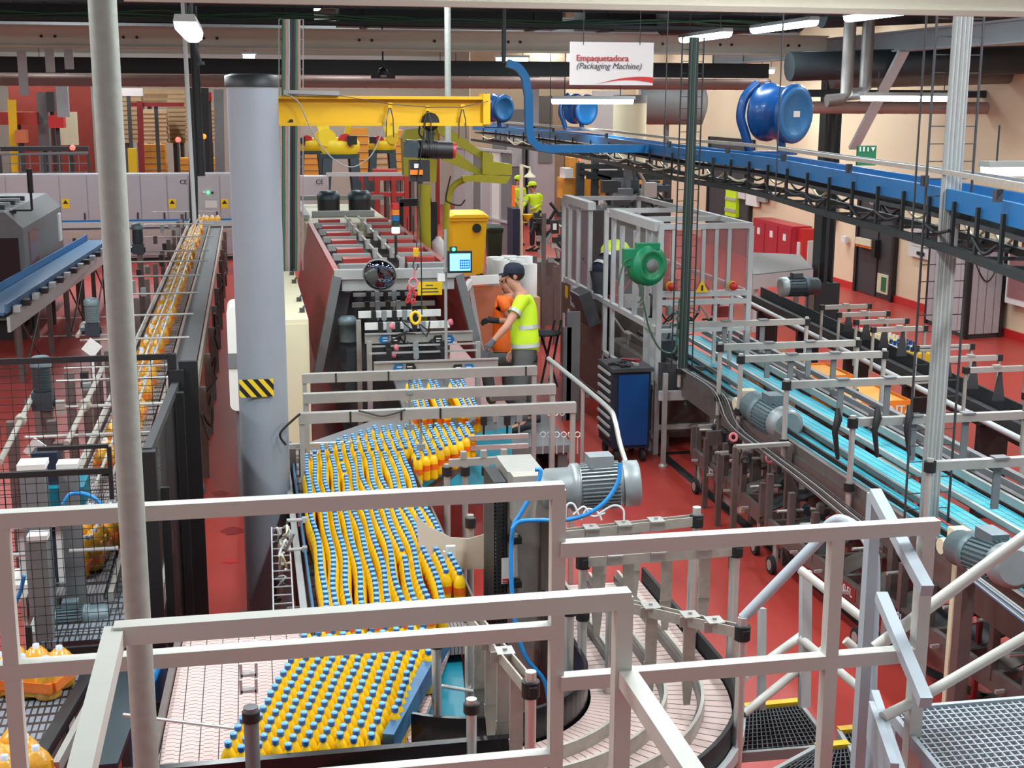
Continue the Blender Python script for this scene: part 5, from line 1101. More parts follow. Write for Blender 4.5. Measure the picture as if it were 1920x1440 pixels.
for i in range(16):                                        # workings inside and below the cell
    x = random.uniform(CX+.1, xr-.1); y = CYc+random.uniform(.25, 3.5); z = random.choice([.95, 1.1, 1.3, 1.5])
    m = MB(); m.box((x, y, z), (random.uniform(.08, .3), random.uniform(.08, .3), random.uniform(.06, .25))); m.cyl((x, y, z), (x+random.uniform(-.3, .3), y, z+.3), .015, n=6); m.build('drive_part', random.choice(['black', 'steel', 'motor_dark', 'motor_grey', 'red_dark']), t)
for i in range(8):
    c = Yp(1250+random.uniform(0, 110), 590+random.uniform(0, 30), CYc+.1); m = MB(); m.tube(smooth_path([c+V((random.uniform(-.15, .15), random.uniform(0, .2), random.uniform(-.08, .12))) for _ in range(4)], 3), .012, 5); m.build('hose', random.choice(['black', 'cable_grey']), t)
# bag magazine left of the cell: dark tangle of arms and sensors
t = thing('feeder_unit', 'dark feeder unit with black arms and hoses left of the guard cell', 'machine', (3.9, 22.0, 0))
m = MB(); q = Yp(1035, 420, 22.5); m.bb((q.x-.35, 22.3, 0), (q.x+.2, 22.9, 1.1)); m.build('base', 'brown_steel', t)
for i in range(22):
    q = Yp(1003+random.uniform(0, 52), 400+random.uniform(0, 95), 22.2+random.uniform(-.4, .4)); m = MB(); r = V((random.uniform(-.2, .2), 0, random.uniform(-.25, .25))); m.cyl(q, q+r, .03, n=6); m.box(q, (.09, .09, .09)); m.build('arm', random.choice(['black', 'black', 'steel', 'cable_grey', 'motor_dark']), t)
for px, y0, y1 in ((1003, 480, 640), (1020, 400, 620), (1042, 500, 690)): q = Yp(px, y0, 20.5); m = MB(); m.beam((q.x, 20.5, 0), q, .06, .06, (0,1,0)); m.build('post', 'brown_steel', t)
q = Yp(1030, 410, 21.5); m = MB(); m.box(Yp(1040, 425, 21.5), (.12, .1, .22)); m.m = 1; m.box(Yp(1040, 425, 21.44), (.06, .02, .1)); m.build('sensor_box', ['black', 'white'], t)
# folding stool / trolley behind the yellow-shirted worker
t = thing('stool', 'black folding work stool behind the yellow-shirted worker', 'stool', tuple(Yp(1030, 690, 15.6)*1.0))
q = Yp(1022, 622, 15.6); m = MB(); m.lathe(q, [(.19, -.03), (.2, 0), (0, .02)], 16); m.build('seat', 'rubber', t)
for a_, b_2 in (((1040, 600), (1015, 720)), ((1052, 600), (1030, 715)), ((1015, 630), (1045, 725))): m = MB(); m.cyl(Yp(*a_, 15.7), Yp(*b_2, 15.6), .015, n=6); m.build('leg', 'rubber', t)
for px, py, w_, h_, lb in ((1075, 615, .16, .5, 'upright grey panel on legs behind the stool'), (1063, 650, .1, .6, 'narrow grey panel post left of the tool cabinet')):
    q = Yp(px, py, 15.4); m = MB(); m.beam((q.x, 15.4, .0), (q.x, 15.4, q.z+h_*.4), w_, .05, (0,1,0)); solo(m, 'panel_stand', 'mid_grey', lb, 'stand')
# long slanting handrail
m = MB(); m.tube(smooth_path([Dp(1028, 672, 13.0), Dp(1090, 722, 12.3), Dp(1140, 765, 11.6), Dp(1152, 785, 11.4), Dp(1162, 830, 11.3), Dp(1175, 872, 11.2)], 4), .022, 10); t = solo(m, 'access_handrail', 'bright_steel', 'long bent bright handrail running down toward the big motor', 'handrail')
for px, py, d in ((1093, 725, 12.25), (1034, 678, 12.95)): q = Dp(px, py, d); m = MB(); m.cyl((q.x, q.y, 0), q, .018, n=8); m.build('post', 'steel', t)
# hose reel
q = Yp(1213, 497, 13.3); t = thing('hose_reel', 'round green hose reel hanging on the corner of the guard cell', 'hose reel', tuple(q))
m = MB(); m.lathe(q, [(.1, -.1), (.2, -.09), (.215, -.06), (.215, .05), (.2, .08), (.17, .09), (.165, .1), (.13, .1), (.125, .09), (.07, .09)], 26, (.35,-1,.05)); m.build('drum_case', 'green', t)
m = MB(); m.lathe(q, [(.07, .085), (.065, .115), (0, .12)], 20, (.35,-1,.05)); m.build('hub_plate', 'mid_grey', t)
m = MB(); m.box(q+V((-.18, -.02, .09)), (.16, .13, .17)); m.box(q+V((.0, 0, .2)), (.24, .12, .06)); m.build('hose_guide', 'green', t)
m = MB(); m.tube(smooth_path([Yp(x, y, 13.2) for x, y in ((1182, 484), (1171, 492), (1163, 515), (1160, 535))], 5), .009, 6); m.build('hose_end', 'cable_green', t)
m = MB(); m.tube(smooth_path([Yp(x, y, 13.15) for x, y in ((1200, 533), (1205, 560), (1216, 612), (1228, 640), (1240, 656), (1255, 662), (1266, 655), (1270, 620), (1274, 560))], 6), .011, 7); m.build('hanging_hose', 'cable_green', t)
# cable risers
def riser(nm, label, pa, pb, y, n, w_, mt, cm, cab_r, extra=None):
    a, b = Yp(*pa, y), Yp(*pb, y); t = thing(nm, label, 'cable riser', tuple(b)); d = (b-a).normalized()
    m = MB()
    for e in (-.5, .5): m.beam(a+V((w_*e, .03, 0)), b+V((w_*e, .03, 0)), .012, .012, (0,1,0))
    k_ = int((a-b).length/.11)
    for i in range(k_): q = lerp(a, b, i/k_); m.beam(q+V((-w_*.5, .03, 0)), q+V((w_*.5, .03, 0)), .006, .006)
    m.build('wire_tray', mt, t)
    for i in range(n):
        x = (-.4+.8*(i+.5)/n)*w_*(extra or 1); m = MB(); m.tube([lerp(a, b, j/8)+V((x+random.uniform(-.004, .004), -.0, 0)) for j in range(9)], cab_r, 6); m.build('cable', cm[i % len(cm)], t)
    return t
riser('cable_riser', 'dark riser of green cables hanging in front of the guard cell', (1302, 70), (1280, 690), 12.8, 9, .22, 'cable_dark', ['cable_dark', 'cable_green', 'black', 'cable_dark', 'dark_grey'], .017, .45)
riser('cable_riser', 'thick bundle of silver conduits in a wire tray at the right', (1808, 0), (1740, 985), 7.9, 9, .32, 'dark_grey', ['cable_grey', 'galv', 'cable_grey', 'light_grey'], .013, .5)
riser('cable_riser', 'riser of brown and grey conduits in wire tray right of the grey column', (546, 36), (546, 508), 16.3, 7, .28, 'cable_grey', ['cable_green', 'pipe_pink', 'cable_grey', 'black', 'black'], .026, .9)
m = MB(); m.tube(smooth_path([Yp(x, y, 7.9) for x, y in ((1738, 975), (1730, 990), (1715, 1003), (1690, 1015))], 5), .03, 8); solo(m, 'cable_bundle', 'cable_grey', 'grey cable bundle bending away below the silver riser', 'cable')
# tool cabinet
A = Zp(1183, 832, .12); B = Zp(1235, 828, .12); zc2 = Yp(1183, 700, A.y).z; zc2 = 1.0
A = Zp(1160, 698, 1.0); B = Zp(1232, 703, 1.0); Lc = Zp(1135, 690, 1.0)
t = thing('tool_cabinet', 'dark blue wheeled tool cabinet with grey drawer handles', 'tool cabinet', ((A.x+B.x)/2, A.y+.2, 0))
y0 = A.y; x0, x1 = Xp(1140, 700, A.x-.02).x, B.x; dep = .55
x0 = Yp(1150, 700, y0).x
m = MB(); m.bb((x0, y0, .16), (x1, y0+dep, 1.0)); m.build('body', 'navy', t)
m = MB(); m.bb((x0+.06, y0-.02, .2), (x1-.03, y0-.001, .97)); m.build('front_panel', 'blue_deep', t)
m = MB(); m.bb((x0-.02, y0-.03, 1.0), (x1+.02, y0+dep+.02, 1.04)); m.build('tray_rim', 'dark_grey', t)
for i in range(8): z = .24+i*.095; m = MB(); m.bb((x0-.015, y0+.03, z), (x0, y0+dep-.03, z+.075)); dr = m.build('drawer', 'dark_grey', t); m = MB(); m.bb((x0-.035, y0+.04, z+.05), (x0-.012, y0+dep-.04, z+.075)); m.build('drawer_handle', 'light_grey', dr)
for ex in (x0+.06, x1-.06):
    for ey in (y0+.06, y0+dep-.06): m = MB(); m.lathe((ex-.02, ey, .07), [(.07, 0), (.07, .04)], 14, (1,0,0)); m.box((ex, ey, .13), (.05, .05, .07)); m.build('caster', 'rubber', t)
random.seed(4)
for i in range(5):
    c = V((random.uniform(x0+.08, x1-.08), y0+random.uniform(.08, dep-.08), 1.055)); d = V((random.uniform(-.12, .12), random.uniform(-.1, .1), 0)); m = MB(); m.cyl(c-d, c+d, .014, n=6); m.box(c+d, (.05, .05, .025)); solo(m, 'hand_tool', ['black', 'rubber', 'steel', 'black', 'red_dark'][i], ['black pliers on the tool cabinet', 'dark rubber grip tool on the tool cabinet', 'steel spanner on the tool cabinet', 'black wrench at the back of the tool cabinet', 'dark red screwdriver on the tool cabinet'][i], 'tool')
# support frame right of tool cabinet
t = thing('table_frame', 'aluminium table frame on slim legs right of the tool cabinet', 'frame', tuple(Yp(1310, 830, 13.2)))
a, b = Yp(1236, 742, 13.2), Yp(1372, 738, 13.2); m = MB(); m.beam(a, b, .05, .1); m.build('rail', 'light_grey', t)
for px in (1248, 1342): q = Yp(px, 700, 13.15); m = MB(); m.beam((q.x, 13.15, 0), q, .045, .045, (0,1,0)); m.lathe((q.x, 13.15, 0), [(.05, 0), (.05, .02), (.015, .04)], 10); m.build('leg', 'steel', t)
m = MB(); m.ext([Yp(1236, 680, 13.3), Yp(1350, 690, 13.3), Yp(1372, 735, 13.3), Yp(1236, 738, 13.3)], (0, .03, 0)); m.build('dark_plate', 'dark_grey', t)
m = MB(); q = Yp(1288, 755, 13.2); m.lathe(q, [(.05, -.03), (.05, 0), (.015, .03), (.015, .1)], 10); m.build('levelling_foot', 'black', t)
# ======================= teal lane conveyor =======================
t = thing('lane_conveyor', 'conveyor with three teal chain lanes between steel guide rails', 'conveyor', (5.0, 10.5, 0))
YA, YB2 = 5.0, 15.4
def sk(x, y): return x+(y-9)*.028                 # the lanes run a touch off the main axis
for x in (4.52, 4.8, 5.12): m = MB(); m.ext([(sk(x-.1, YA), YA, .96), (sk(x+.1, YA), YA, .96), (sk(x+.1, YB2), YB2, .96), (sk(x-.1, YB2), YB2, .96)], (0, 0, .035)); m.build('chain_lane', 'teal_chain', t)
for x, z, w_, h_, mt in ((4.36, .97, .05, .14, 'steel_dark'), (4.42, 1.06, .02, .04, 'black'), (4.64, 1.03, .025, .04, 'steel_dark'), (4.96, 1.03, .025, .04, 'steel'), (5.25, 1.05, .03, .06, 'steel'), (5.32, 1.12, .02, .05, 'mid_grey'), (5.48, .94, .05, .1, 'mid_grey'), (5.48, 1.12, .05, .05, 'mid_grey')):
    m = MB(); m.beam((sk(x, YA), YA, z), (sk(x, YB2), YB2, z), w_, h_); m.build('guide_rail', mt, t)
for x, z in ((4.33, .86), (5.52, .84)): m = MB(); m.beam((sk(x, YA), YA, z), (sk(x, YB2), YB2, z), .03, .2); m.build('side_frame', 'brown_steel', t)
for i in range(12): y = 5.6+i*.9; m = MB(); m.beam((sk(5.48, y), y, .86), (sk(5.48, y), y, 1.14), .06, .05, (0,1,0)); m.build('lattice_post', 'mid_grey', t)
for i in range(6):
    y = 6.2+i*1.9
    for x in (4.33, 5.52): m = MB(); m.beam((sk(x, y), y, 0), (sk(x, y), y, .86), .07, .07, (0,1,0)); m.build('leg', 'brown_steel', t)
LBP = ['portal bracket over the teal lanes nearest the guard cell', 'second portal bracket from the guard cell over the teal lanes', 'third portal bracket from the guard cell over the teal lanes', 'portal bracket over the teal lanes above the orange boxes', 'portal bracket with black levers behind the silver riser', 'portal bracket over the teal lanes at the right edge']
for i, (px, py) in enumerate(((1328, 608), (1385, 650), (1423, 672), (1517, 720), (1638, 790), (1772, 872))):
    q = Zp(px, py, 1.52); y = q.y; z = 1.52; xl = sk(4.28, y); xr2 = sk(5.68, y); t2 = thing('portal_bracket', LBP[i], 'bracket', ((xl+xr2)/2, y, .9), 'portal brackets over the teal lanes')
    m = MB(); m.beam((xl, y, z), (xr2, y, z), .05, .06); m.build('cross_bar', 'steel', t2)
    for x in (xl, xr2):
        m = MB(); m.cyl((x, y, .86), (x, y, z+.05), .022, n=10); m.build('post', 'bright_steel', t2)
        m = MB(); m.cyl((x, y, z-.04), (x, y, z+.03), .04, n=10); m.cyl((x, y, 1.0), (x, y, 1.06), .04, n=10); m.build('clamp', 'black', t2)
    for f in (.35, .65):
        x = xl+(xr2-xl)*f; m = MB(); m.beam((x, y+.02, z), (x, y+.02, 1.2), .05, .02, (0,1,0)); m.box((x, y, z+.035), (.1, .08, .01)); m.build('hanger', 'mid_grey', t2)
    if i == 4:
        for f in (-.1, .12, .3): x = xl+(xr2-xl)*f; m = MB(); m.tube([(x, y-.03, z+.12), (x, y-.05, z+.04), (x-.03, y-.07, z-.05), (x, y-.08, z-.25)], [.015, .03, .022, .014], 6); m.build('lever', 'black', t2)
# ======================= black conveyor beyond =======================
t = thing('black_conveyor', 'narrow black-sided conveyor with grey tube rail nearer the right wall', 'conveyor', (6.9, 12, 0))
def sk2(x, y): return x+(y-12)*.075
for x, z, w_, h_, mt in ((6.62, 1.03, .02, .12, 'rubber'), (6.92, 1.05, .02, .16, 'rubber'), (6.68, .93, .04, .12, 'black'), (6.86, .93, .04, .12, 'black')):
    m = MB(); m.beam((sk2(x, 6.5), 6.5, z), (sk2(x, 18.5), 18.5, z), w_, h_); m.build('side_rail', mt, t)
m = MB(); m.beam((sk2(6.77, 6.5), 6.5, .99), (sk2(6.77, 18.5), 18.5, .99), .2, .02); m.build('belt', 'dark_grey', t)
m = MB(); m.cyl((sk2(6.5, 6.5), 6.5, 1.02), (sk2(6.5, 18.5), 18.5, 1.02), .028, n=10); m.build('tube_rail', 'light_grey', t)
for i in range(7): y = 7.5+i*1.7; m = MB(); m.beam((sk2(6.77, y), y, 0), (sk2(6.77, y), y, .9), .3, .06, (0,1,0)); m.build('leg', 'black', t)
for i, (px, py) in enumerate(((1482, 578), (1514, 592), (1550, 606), (1585, 620), (1667, 655), (1713, 676), (1766, 696), (1878, 745))):
    q = Zp(px, py, 1.42); y = q.y; xl, xr2 = sk2(6.45, y), sk2(7.05, y); z = 1.42
    t2 = thing('portal_bracket', 'slim portal bracket over the black conveyor, '+['farthest from the camera', 'second farthest', 'third farthest', 'above the yellow packs', 'right of the blue packs', 'just left of the silver riser', 'just right of the silver riser', 'at the right edge'][i], 'bracket', ((xl+xr2)/2, y, .95), 'portal brackets over the black conveyor')
    m = MB(); m.beam((xl, y, z), (xr2, y, z), .04, .05); m.box(((xl+xr2)/2, y, z+.03), (.07, .05, .02)); m.build('cross_bar', 'steel', t2)
    for x in (xl, xr2):
        m = MB(); m.beam((x, y, .93), (x, y, z), .025, .025, (0,1,0)); m.build('post', 'steel', t2)
        m = MB(); m.box((x, y, z), (.05, .055, .06)); m.build('corner_block', 'black', t2)
    xc = (xl+xr2)/2+.05; m = MB(); m.ext([(xc-.01, y, z-.02), (xc+.01, y, z-.02), (xc+.06, y, 1.12), (xc-.06, y, 1.12)], (0, .02, 0)); m.build('guide_spike', 'dark_grey', t2)
# packs beyond on a low table
t = thing('pack_table', 'low table carrying loose packs beyond the black conveyor', 'table', (8.2, 12.7, 0))
a, b = Zp(1575, 640, .75), Zp(1725, 700, .75); m = MB(); m.beam(a+V((.15,.1,-.03)), b+V((.15,.1,-.03)), .5, .04); m.build('top', 'mid_grey', t)
for f in (.1, .9):
    q = lerp(a, b, f)+V((.15, .1, 0)); m = MB(); m.beam((q.x, q.y, 0), (q.x, q.y, .7), .06, .06, (0,1,0)); m.build('leg', 'brown_steel', t)
for i, (f, mt, c2, lb) in enumerate(((.08, 'pink', 'red', 'pink and red bottle pack on the low table'), (.32, 'yellow', 'white', 'yellow bottle pack on the low table, left'), (.5, 'yellow', 'white', 'yellow bottle pack in the middle of the low table'), (.7, 'cable_white', 'blue_deep', 'pack with dark blue caps on the low table'), (.9, 'yellow', 'blue_deep', 'yellow pack with blue caps at the right end of the low table'))):
    q = lerp(a, b, f)+V((.15, .1, 0)); t2 = thing('drink_pack', lb, 'pack', (q.x, q.y, .75)); m = MB(); m.box((q.x, q.y, .85), (.3, .3, .19)); m.build('film', mt, t2)
    for u in (-.1, 0, .1):
        for v in (-.1, 0, .1): m = MB(); m.cyl((q.x+u, q.y+v, .94), (q.x+u, q.y+v, 1.0), .022, n=7); m.build('cap', c2, t2)
# orange display boxes
def disp(px, py, w_, d_, h_, z, label, txt=True):
    q = Zp(px, py, z); t = thing('display_box', label, 'box', (q.x, q.y+d_/2, z-h_)); x, y = q.x, q.y
    m = MB(); 
    for a_, b_2 in (((x-w_/2, y, z-h_), (x+w_/2, y+.01, z)), ((x-w_/2, y, z-h_), (x-w_/2+.01, y+d_, z)), ((x+w_/2-.01, y, z-h_), (x+w_/2, y+d_, z)), ((x-w_/2, y+d_-.01, z-h_), (x+w_/2, y+d_, z)), ((x-w_/2, y, z-h_), (x+w_/2, y+d_, z-h_+.01))): m.bb(a_, b_2)
    m.build('carton', 'signal_orange', t)
    if txt: text('FANTA', (x-w_*.1, y-.003, z-h_*.56), h_*.5, 'white', t, bold=.003); m = MB(); m.bb((x-w_*.08, y-.003, z-h_*.8), (x+w_*.44, y-.001, z-h_*.68)); m.build('blue_underline', 'blue_deep', t)
    m = MB(); m.bb((x-w_*.45, y+.03, z-.12), (x+w_*.45, y+d_-.03, z-.02)); m.build('inner_packs', 'amber_box', t)
    m = MB(); m.bb((x-w_/2-.02, y-.02, z-h_-.1), (x+w_/2+.02, y+d_+.02, z-h_)); m.bb((x-w_/2+.1, y+.1, 0), (x-w_/2+.2, y+d_-.1, z-h_-.1)); m.bb((x+w_/2-.2, y+.1, 0), (x+w_/2-.1, y+d_-.1, z-h_-.1)); m.build('pallet', 'brown_steel', t)
    return t
disp(1560, 704, .5, .7, .22, .9, 'orange display carton lettered in white, farther one beyond the teal lanes')
disp(1655, 752, .62, .8, .24, .9, 'orange display carton lettered in white, nearer one beyond the teal lanes')
disp(1590, 760, .35, .5, .2, .88, 'small plain orange carton left of the nearer lettered one', False)
for i, (px, py, lb) in enumerate(((1445, 655, 'pale cardboard box under the portal brackets'), (1487, 672, 'flat pale carton right of the cardboard box'))): q = Zp(px, py, .75); m = MB(); m.bb((q.x-.2, q.y, .6), (q.x+.2, q.y+.4, .75)); m.bb((q.x-.15, q.y+.05, 0), (q.x+.15, q.y+.35, .6)); solo(m, 'cardboard_box', ['cardboard', 'brown_steel'], lb, 'box')
# ======================= change-part trolleys =======================
gearmotor('gearmotor', 'grey gearmotor with white cover under the teal lanes', Dp(1478, 800, 11.5), Dp(1408, 758, 12.2), .15, 'motor')
q = Dp(1400, 752, 12.4); m = MB(); m.box(q, (.14, .12, .22)); m.cyl(q-V((.12, 0, .02)), q-V((.0, 0, .02)), .06, n=10); m.beam((q.x, q.y, 0), q, .04, .04, (0,1,0)); solo(m, 'terminal_cover', ['cream'], 'small cream terminal box beside the grey gearmotor', 'box')
gearmotor('gearmotor', 'grey finned gearmotor at the right edge beneath the teal lanes', Dp(1905, 1065, 7.2), Dp(1795, 1025, 7.9), .12, 'motor')
q = Dp(1798, 1010, 8.0); m = MB(); m.box(q, (.1, .1, .13)); m.cyl(q-V((.12, 0, .04)), q-V((.03, 0, .04)), .05, n=10); m.beam((q.x, q.y, 0), q, .04, .04, (0,1,0)); solo(m, 'terminal_cover', ['cream'], 'cream terminal box on the gearmotor at the right edge', 'box')
def trolley(label, pa, pb, zr, wd, ncell, txt=None, tcol='navy', tf=.5, seed=0):
    random.seed(seed); a, b = Zp(*pa, zr), Zp(*pb, zr); b.z = a.z = zr; d = (b-a).normalized(); s_ = V((0,0,1)).cross(d).normalized()
    if s_.x < 0: s_ = -s_
    t = thing('parts_trolley', label, 'trolley', tuple((a+b)/2*V((1,1,0)).length and ((a.x+b.x)/2, (a.y+b.y)/2, 0)))
    for e in (0, 1): m = MB(); m.beam(a+s_*wd*e, b+s_*wd*e, .04, .13); m.build('side_beam', 'brown_steel' if e == 0 else 'steel_dark', t)
    L = (b-a).length
    for i in range(ncell+1):
        q = lerp(a, b, i/ncell); m = MB(); m.beam(q, q+s_*wd, .04, .08); m.build('cross_member', 'brown_steel', t)
        for e in (0, 1):
            h_ = random.uniform(.25, .45); m = MB(); m.beam(q+s_*wd*e, q+s_*wd*e+V((0,0,h_)), .05, .05, (0,1,0)); m.build('upright', 'brown_steel', t)
        if i < ncell:
            r = q+d*L/ncell*.5; hh = random.uniform(.18, .34)
            m = MB(); m.cyl(r+V((0,0,hh))-s_*.02, r+s_*wd+V((0,0,hh)), .013, n=8); m.build('rod', 'bright_steel', t)
            for f in (.2, .45, .7):
                c = r+s_*wd*f+V((0,0,hh)); m = MB(); m.box(c, (.05, .05, .07)); m.tube(arc(c+V((0,0,.02)), .03, 0, 2*PI, 8, v=(0,.3,1)), .007, 5); m.build('clamp', random.choice(['black', 'steel', 'motor_dark', 'steel', 'red_dark']), t)
            m = MB(); m.ext([r-d*.12+s_*wd*.15-V((0,0,.02)), r+d*.12+s_*wd*.15-V((0,0,.02)), r+d*.12+s_*wd*.85+V((0,0,.12)), r-d*.12+s_*wd*.85+V((0,0,.12))], (0, 0, .012)); m.build('format_part', random.choice(['steel_dark', 'brown_steel', 'dark_grey']), t)
            m = MB(); m.beam(r+s_*-.03+V((0,0,-.0)), r+s_*-.09, .02, .02); m.build('pin', 'bright_steel', t)
    for f in (.06, .94):
        for e in (0, 1):
            q = lerp(a, b, f)+s_*wd*e; m = MB(); m.lathe((q.x-.02, q.y, .075), [(.075, 0), (.075, .035)], 16, (1,0,0)); w2 = m.build('wheel', 'rubber', t); m = MB(); m.lathe((q.x-.024, q.y, .075), [(.045, 0), (.045, .043)], 12, (1,0,0)); m.build('wheel_rim', 'steel', w2)
            m = MB(); m.beam((q.x+.03, q.y, .07), (q.x+.03, q.y, zr), .02, .07, (0,1,0)); m.build('caster_fork', 'steel', t)
    if txt:
        q = lerp(a, b, tf)-s_*.022; m = MB(); m.beam(q-d*.19, q+d*.19, .006, .09); m.build('name_plate', tcol, t)
        r_ = d if d.y < 0 else -d; text(txt, q-r_*.17+V((0, 0, -.028))-s_*.005, .085, 'white', t, right=r_, up=(0,0,1), bold=.002)
    return t
trolley('dark brown parts trolley beside the black floor line, nearest the tool cabinet', (1300, 850), (1428, 968), .38, .62, 4, 'P2C7', 'brown_steel', .35, 1)
trolley('dark brown parts trolley with red plate, left of the bent white handrail', (1440, 985), (1625, 1130), .38, .5, 4, 'C24 0,5L', 'red_dark', .82, 2)
trolley('dark brown parts trolley with navy plate at the lower right', (1640, 1120), (1925, 1318), .42, .6, 5, 'P2C3 2L', 'navy', .17, 3)
t = thing('parts_rack', 'high brown steel rack with rods and red rings above the trolleys', 'rack', tuple(Zp(1400, 850, .0)))
for i, (pa, pb) in enumerate((((1310, 800), (1440, 790)), ((1325, 822), (1470, 812)), ((1350, 850), (1500, 838)), ((1445, 868), (1590, 865)), ((1380, 838), (1480, 832)))):
    a, b = Yp(*pa, 12.2-i*.55), Yp(*pb, 12.2-i*.55); m = MB(); m.beam(a, b, .05, (.03, .14, .03, .16, .03)[i]); m.build('cross_beam', ['bright_steel', 'brown_steel', 'bright_steel', 'worn_steel', 'steel'][i], t)
    for e in (a, b): m = MB(); m.beam((e.x, e.y, 0), e, .045, .045, (0,1,0)); m.build('post', 'brown_steel', t)
random.seed(9)
for i in range(14):
    q = Yp(1345+i*13, 792+(i % 5)*18, 12.0-(i % 5)*.5); m = MB(); m.tube(arc(q, .03, 0, 2*PI, 8, v=(0,.3,1)), .009, 5); m.box(q-V((0,0,.06)), (.03, .03, .1)); m.build('ring_clamp', random.choice(['bright_steel', 'black', 'black', 'steel']), t)
for px, py in ((1375, 820), (1443, 860), (1575, 893), (1633, 970)): q = Yp(px, py, 10.2); m = MB(); m.tube(arc(q, .03, 0, 2*PI, 10, v=(0,.4,1)), .012, 6); m.build('red_ring', 'pink', t)
# steel box under the lanes and cables
q = Zp(1650, 880, .95); m = MB(); m.bb((q.x-.16, q.y-.2, .35), (q.x+.2, q.y+.35, .95)); m.bb((q.x-.14, q.y-.1, 0), (q.x+.1, q.y+.2, .35)); solo(m, 'steel_housing', 'worn_steel', 'plain stainless box housing beside the teal lanes', 'housing')
t = thing('cable_harness', 'sagging grey cable harness running beneath the teal lanes', 'cables', tuple(Zp(1450, 820, .6)))
for i in range(7):
    m = MB(); o_ = (i-3)*.03; m.tube(smooth_path([Dp(x, y+i*2, d)+V((o_, 0, 0)) for x, y, d in ((1290, 690, 13.2), (1350, 730, 12.8), (1378, 790, 12.0), (1440, 840, 11.0), (1520, 900, 9.6), (1600, 965, 8.8), (1650, 1000, 8.2))], 4), .005, 5); m.build('cable', ['dark_grey', 'cable_grey', 'black'][i % 3], t)
t = thing('cable_harness', 'straight grey conduit harness across the trolleys at the right edge', 'cables', tuple(Zp(1850, 1110, .6)))
for i in range(6): m = MB(); m.cyl(Dp(1815, 1068+i*3, 6.9), Dp(1925, 1150+i*4, 6.2), .007, n=5); m.build('cable', ['cable_grey', 'cable_white', 'blue_rail'][i % 3], t)
q = Yp(1845, 1112, 7.2); m = MB(); m.box(q, (.2, .01, .09)); m.beam(q+V((0,.02,0)), (q.x, q.y+.02, 0), .03, .03, (0,1,0)); t = solo(m, 'name_board', 'red_dark', 'dark red name board on the trolley at the right edge', 'sign')
# ======================= big motor and curved conveyor =======================
gearmotor('drive_gearmotor', 'large dirty grey finned motor with blue hose above the curved conveyor', Dp(1200, 905, 7.2), Dp(1015, 918, 7.2), .125, 'motor_grey', 18, stand=False)
t = thing('machine_housing', 'stainless housing column under the large motor', 'housing', tuple(Dp(980, 1100, 7.2)*1.0)); t.location.z = 0; BASE[t.name] = V(t.location)
a = Dp(952, 885, 7.3); b = Dp(1022, 885, 7.3)
m = MB(); m.bb((a.x, a.y, .0), (b.x, a.y+.35, a.z)); m.build('column', 'steel', t)
m = MB(); m.bb((b.x-.02, a.y-.06, .1), (b.x+.1, a.y+.2, a.z-.25)); m.build('side_box', 'brown_steel', t)
m = MB(); m.bb((a.x-.08, a.y-.02, .6), (a.x-.01, a.y+.3, a.z-.05)); m.build('slotted_plate', 'perforated', t)
q = Yp(952, 1070, a.y-.03); m = MB(); m.box(q, (.07, .006, .15)); w_ = m.build('warning_notice', 'white', t); m = MB(); m.box(q+V((0, -.005, -.05)), (.06, .003, .01)); m.box(q+V((0, -.005, -.065)), (.06, .003, .006)); m.build('notice_print', 'red', w_)
m = MB(); m.cyl(Yp(965, 1080, a.y-.05), Yp(965, 1000, a.y-.05), .02, n=10); m.build('spindle', 'bright_steel', t)
m = MB()
for py in (1012, 1094): q = Yp(965, py, a.y-.05); m.box(q, (.07, .06, .035))
m.build('spindle_clamps', 'black', t)
m = MB(); m.box(Dp(1010, 930, 7.25), (.3, .1, .26)); m.build('gear_mount', 'worn_steel', t)
a0 = Dp(1000, 960, 7.25)
m = MB(); m.tube(smooth_path([Dp(x, y, 7.0) for x, y in ((1162, 868), (1160, 900), (1140, 935), (1105, 962), (1060, 975), (1010, 975), (975, 978), (960, 992))], 6), .012, 8); solo(m, 'blue_hose', 'hose_blue', 'thick blue hose sweeping from the large motor to the steel column', 'hose')
m = MB(); m.tube(smooth_path([Dp(x, y, 7.05) for x, y in ((1003, 880), (1013, 882), (1010, 900), (995, 930), (975, 965), (962, 990), (958, 1060), (965, 1160), (985, 1230), (1020, 1275), (1030, 1320))], 6), .012, 8); solo(m, 'blue_hose', 'hose_blue', 'blue hose dropping down the steel column into the curved conveyor', 'hose')
for i, pts in enumerate((((1060, 990), (1062, 950), (1075, 945), (1085, 965)), ((1090, 975), (1100, 955), (1120, 960), (1128, 975)), ((1120, 965), (1150, 948), (1168, 955), (1170, 975)), ((1075, 965), (1095, 950), (1110, 968), (1135, 962)))):
    m = MB(); m.tube(smooth_path([Dp(x, y, 7.0) for x, y in pts], 5), .006, 6); solo(m, 'white_cable', 'cable_white', 'thin white cable loop under the large motor, '+['leftmost', 'second from left', 'rightmost', 'crossing the others'][i], 'cable')
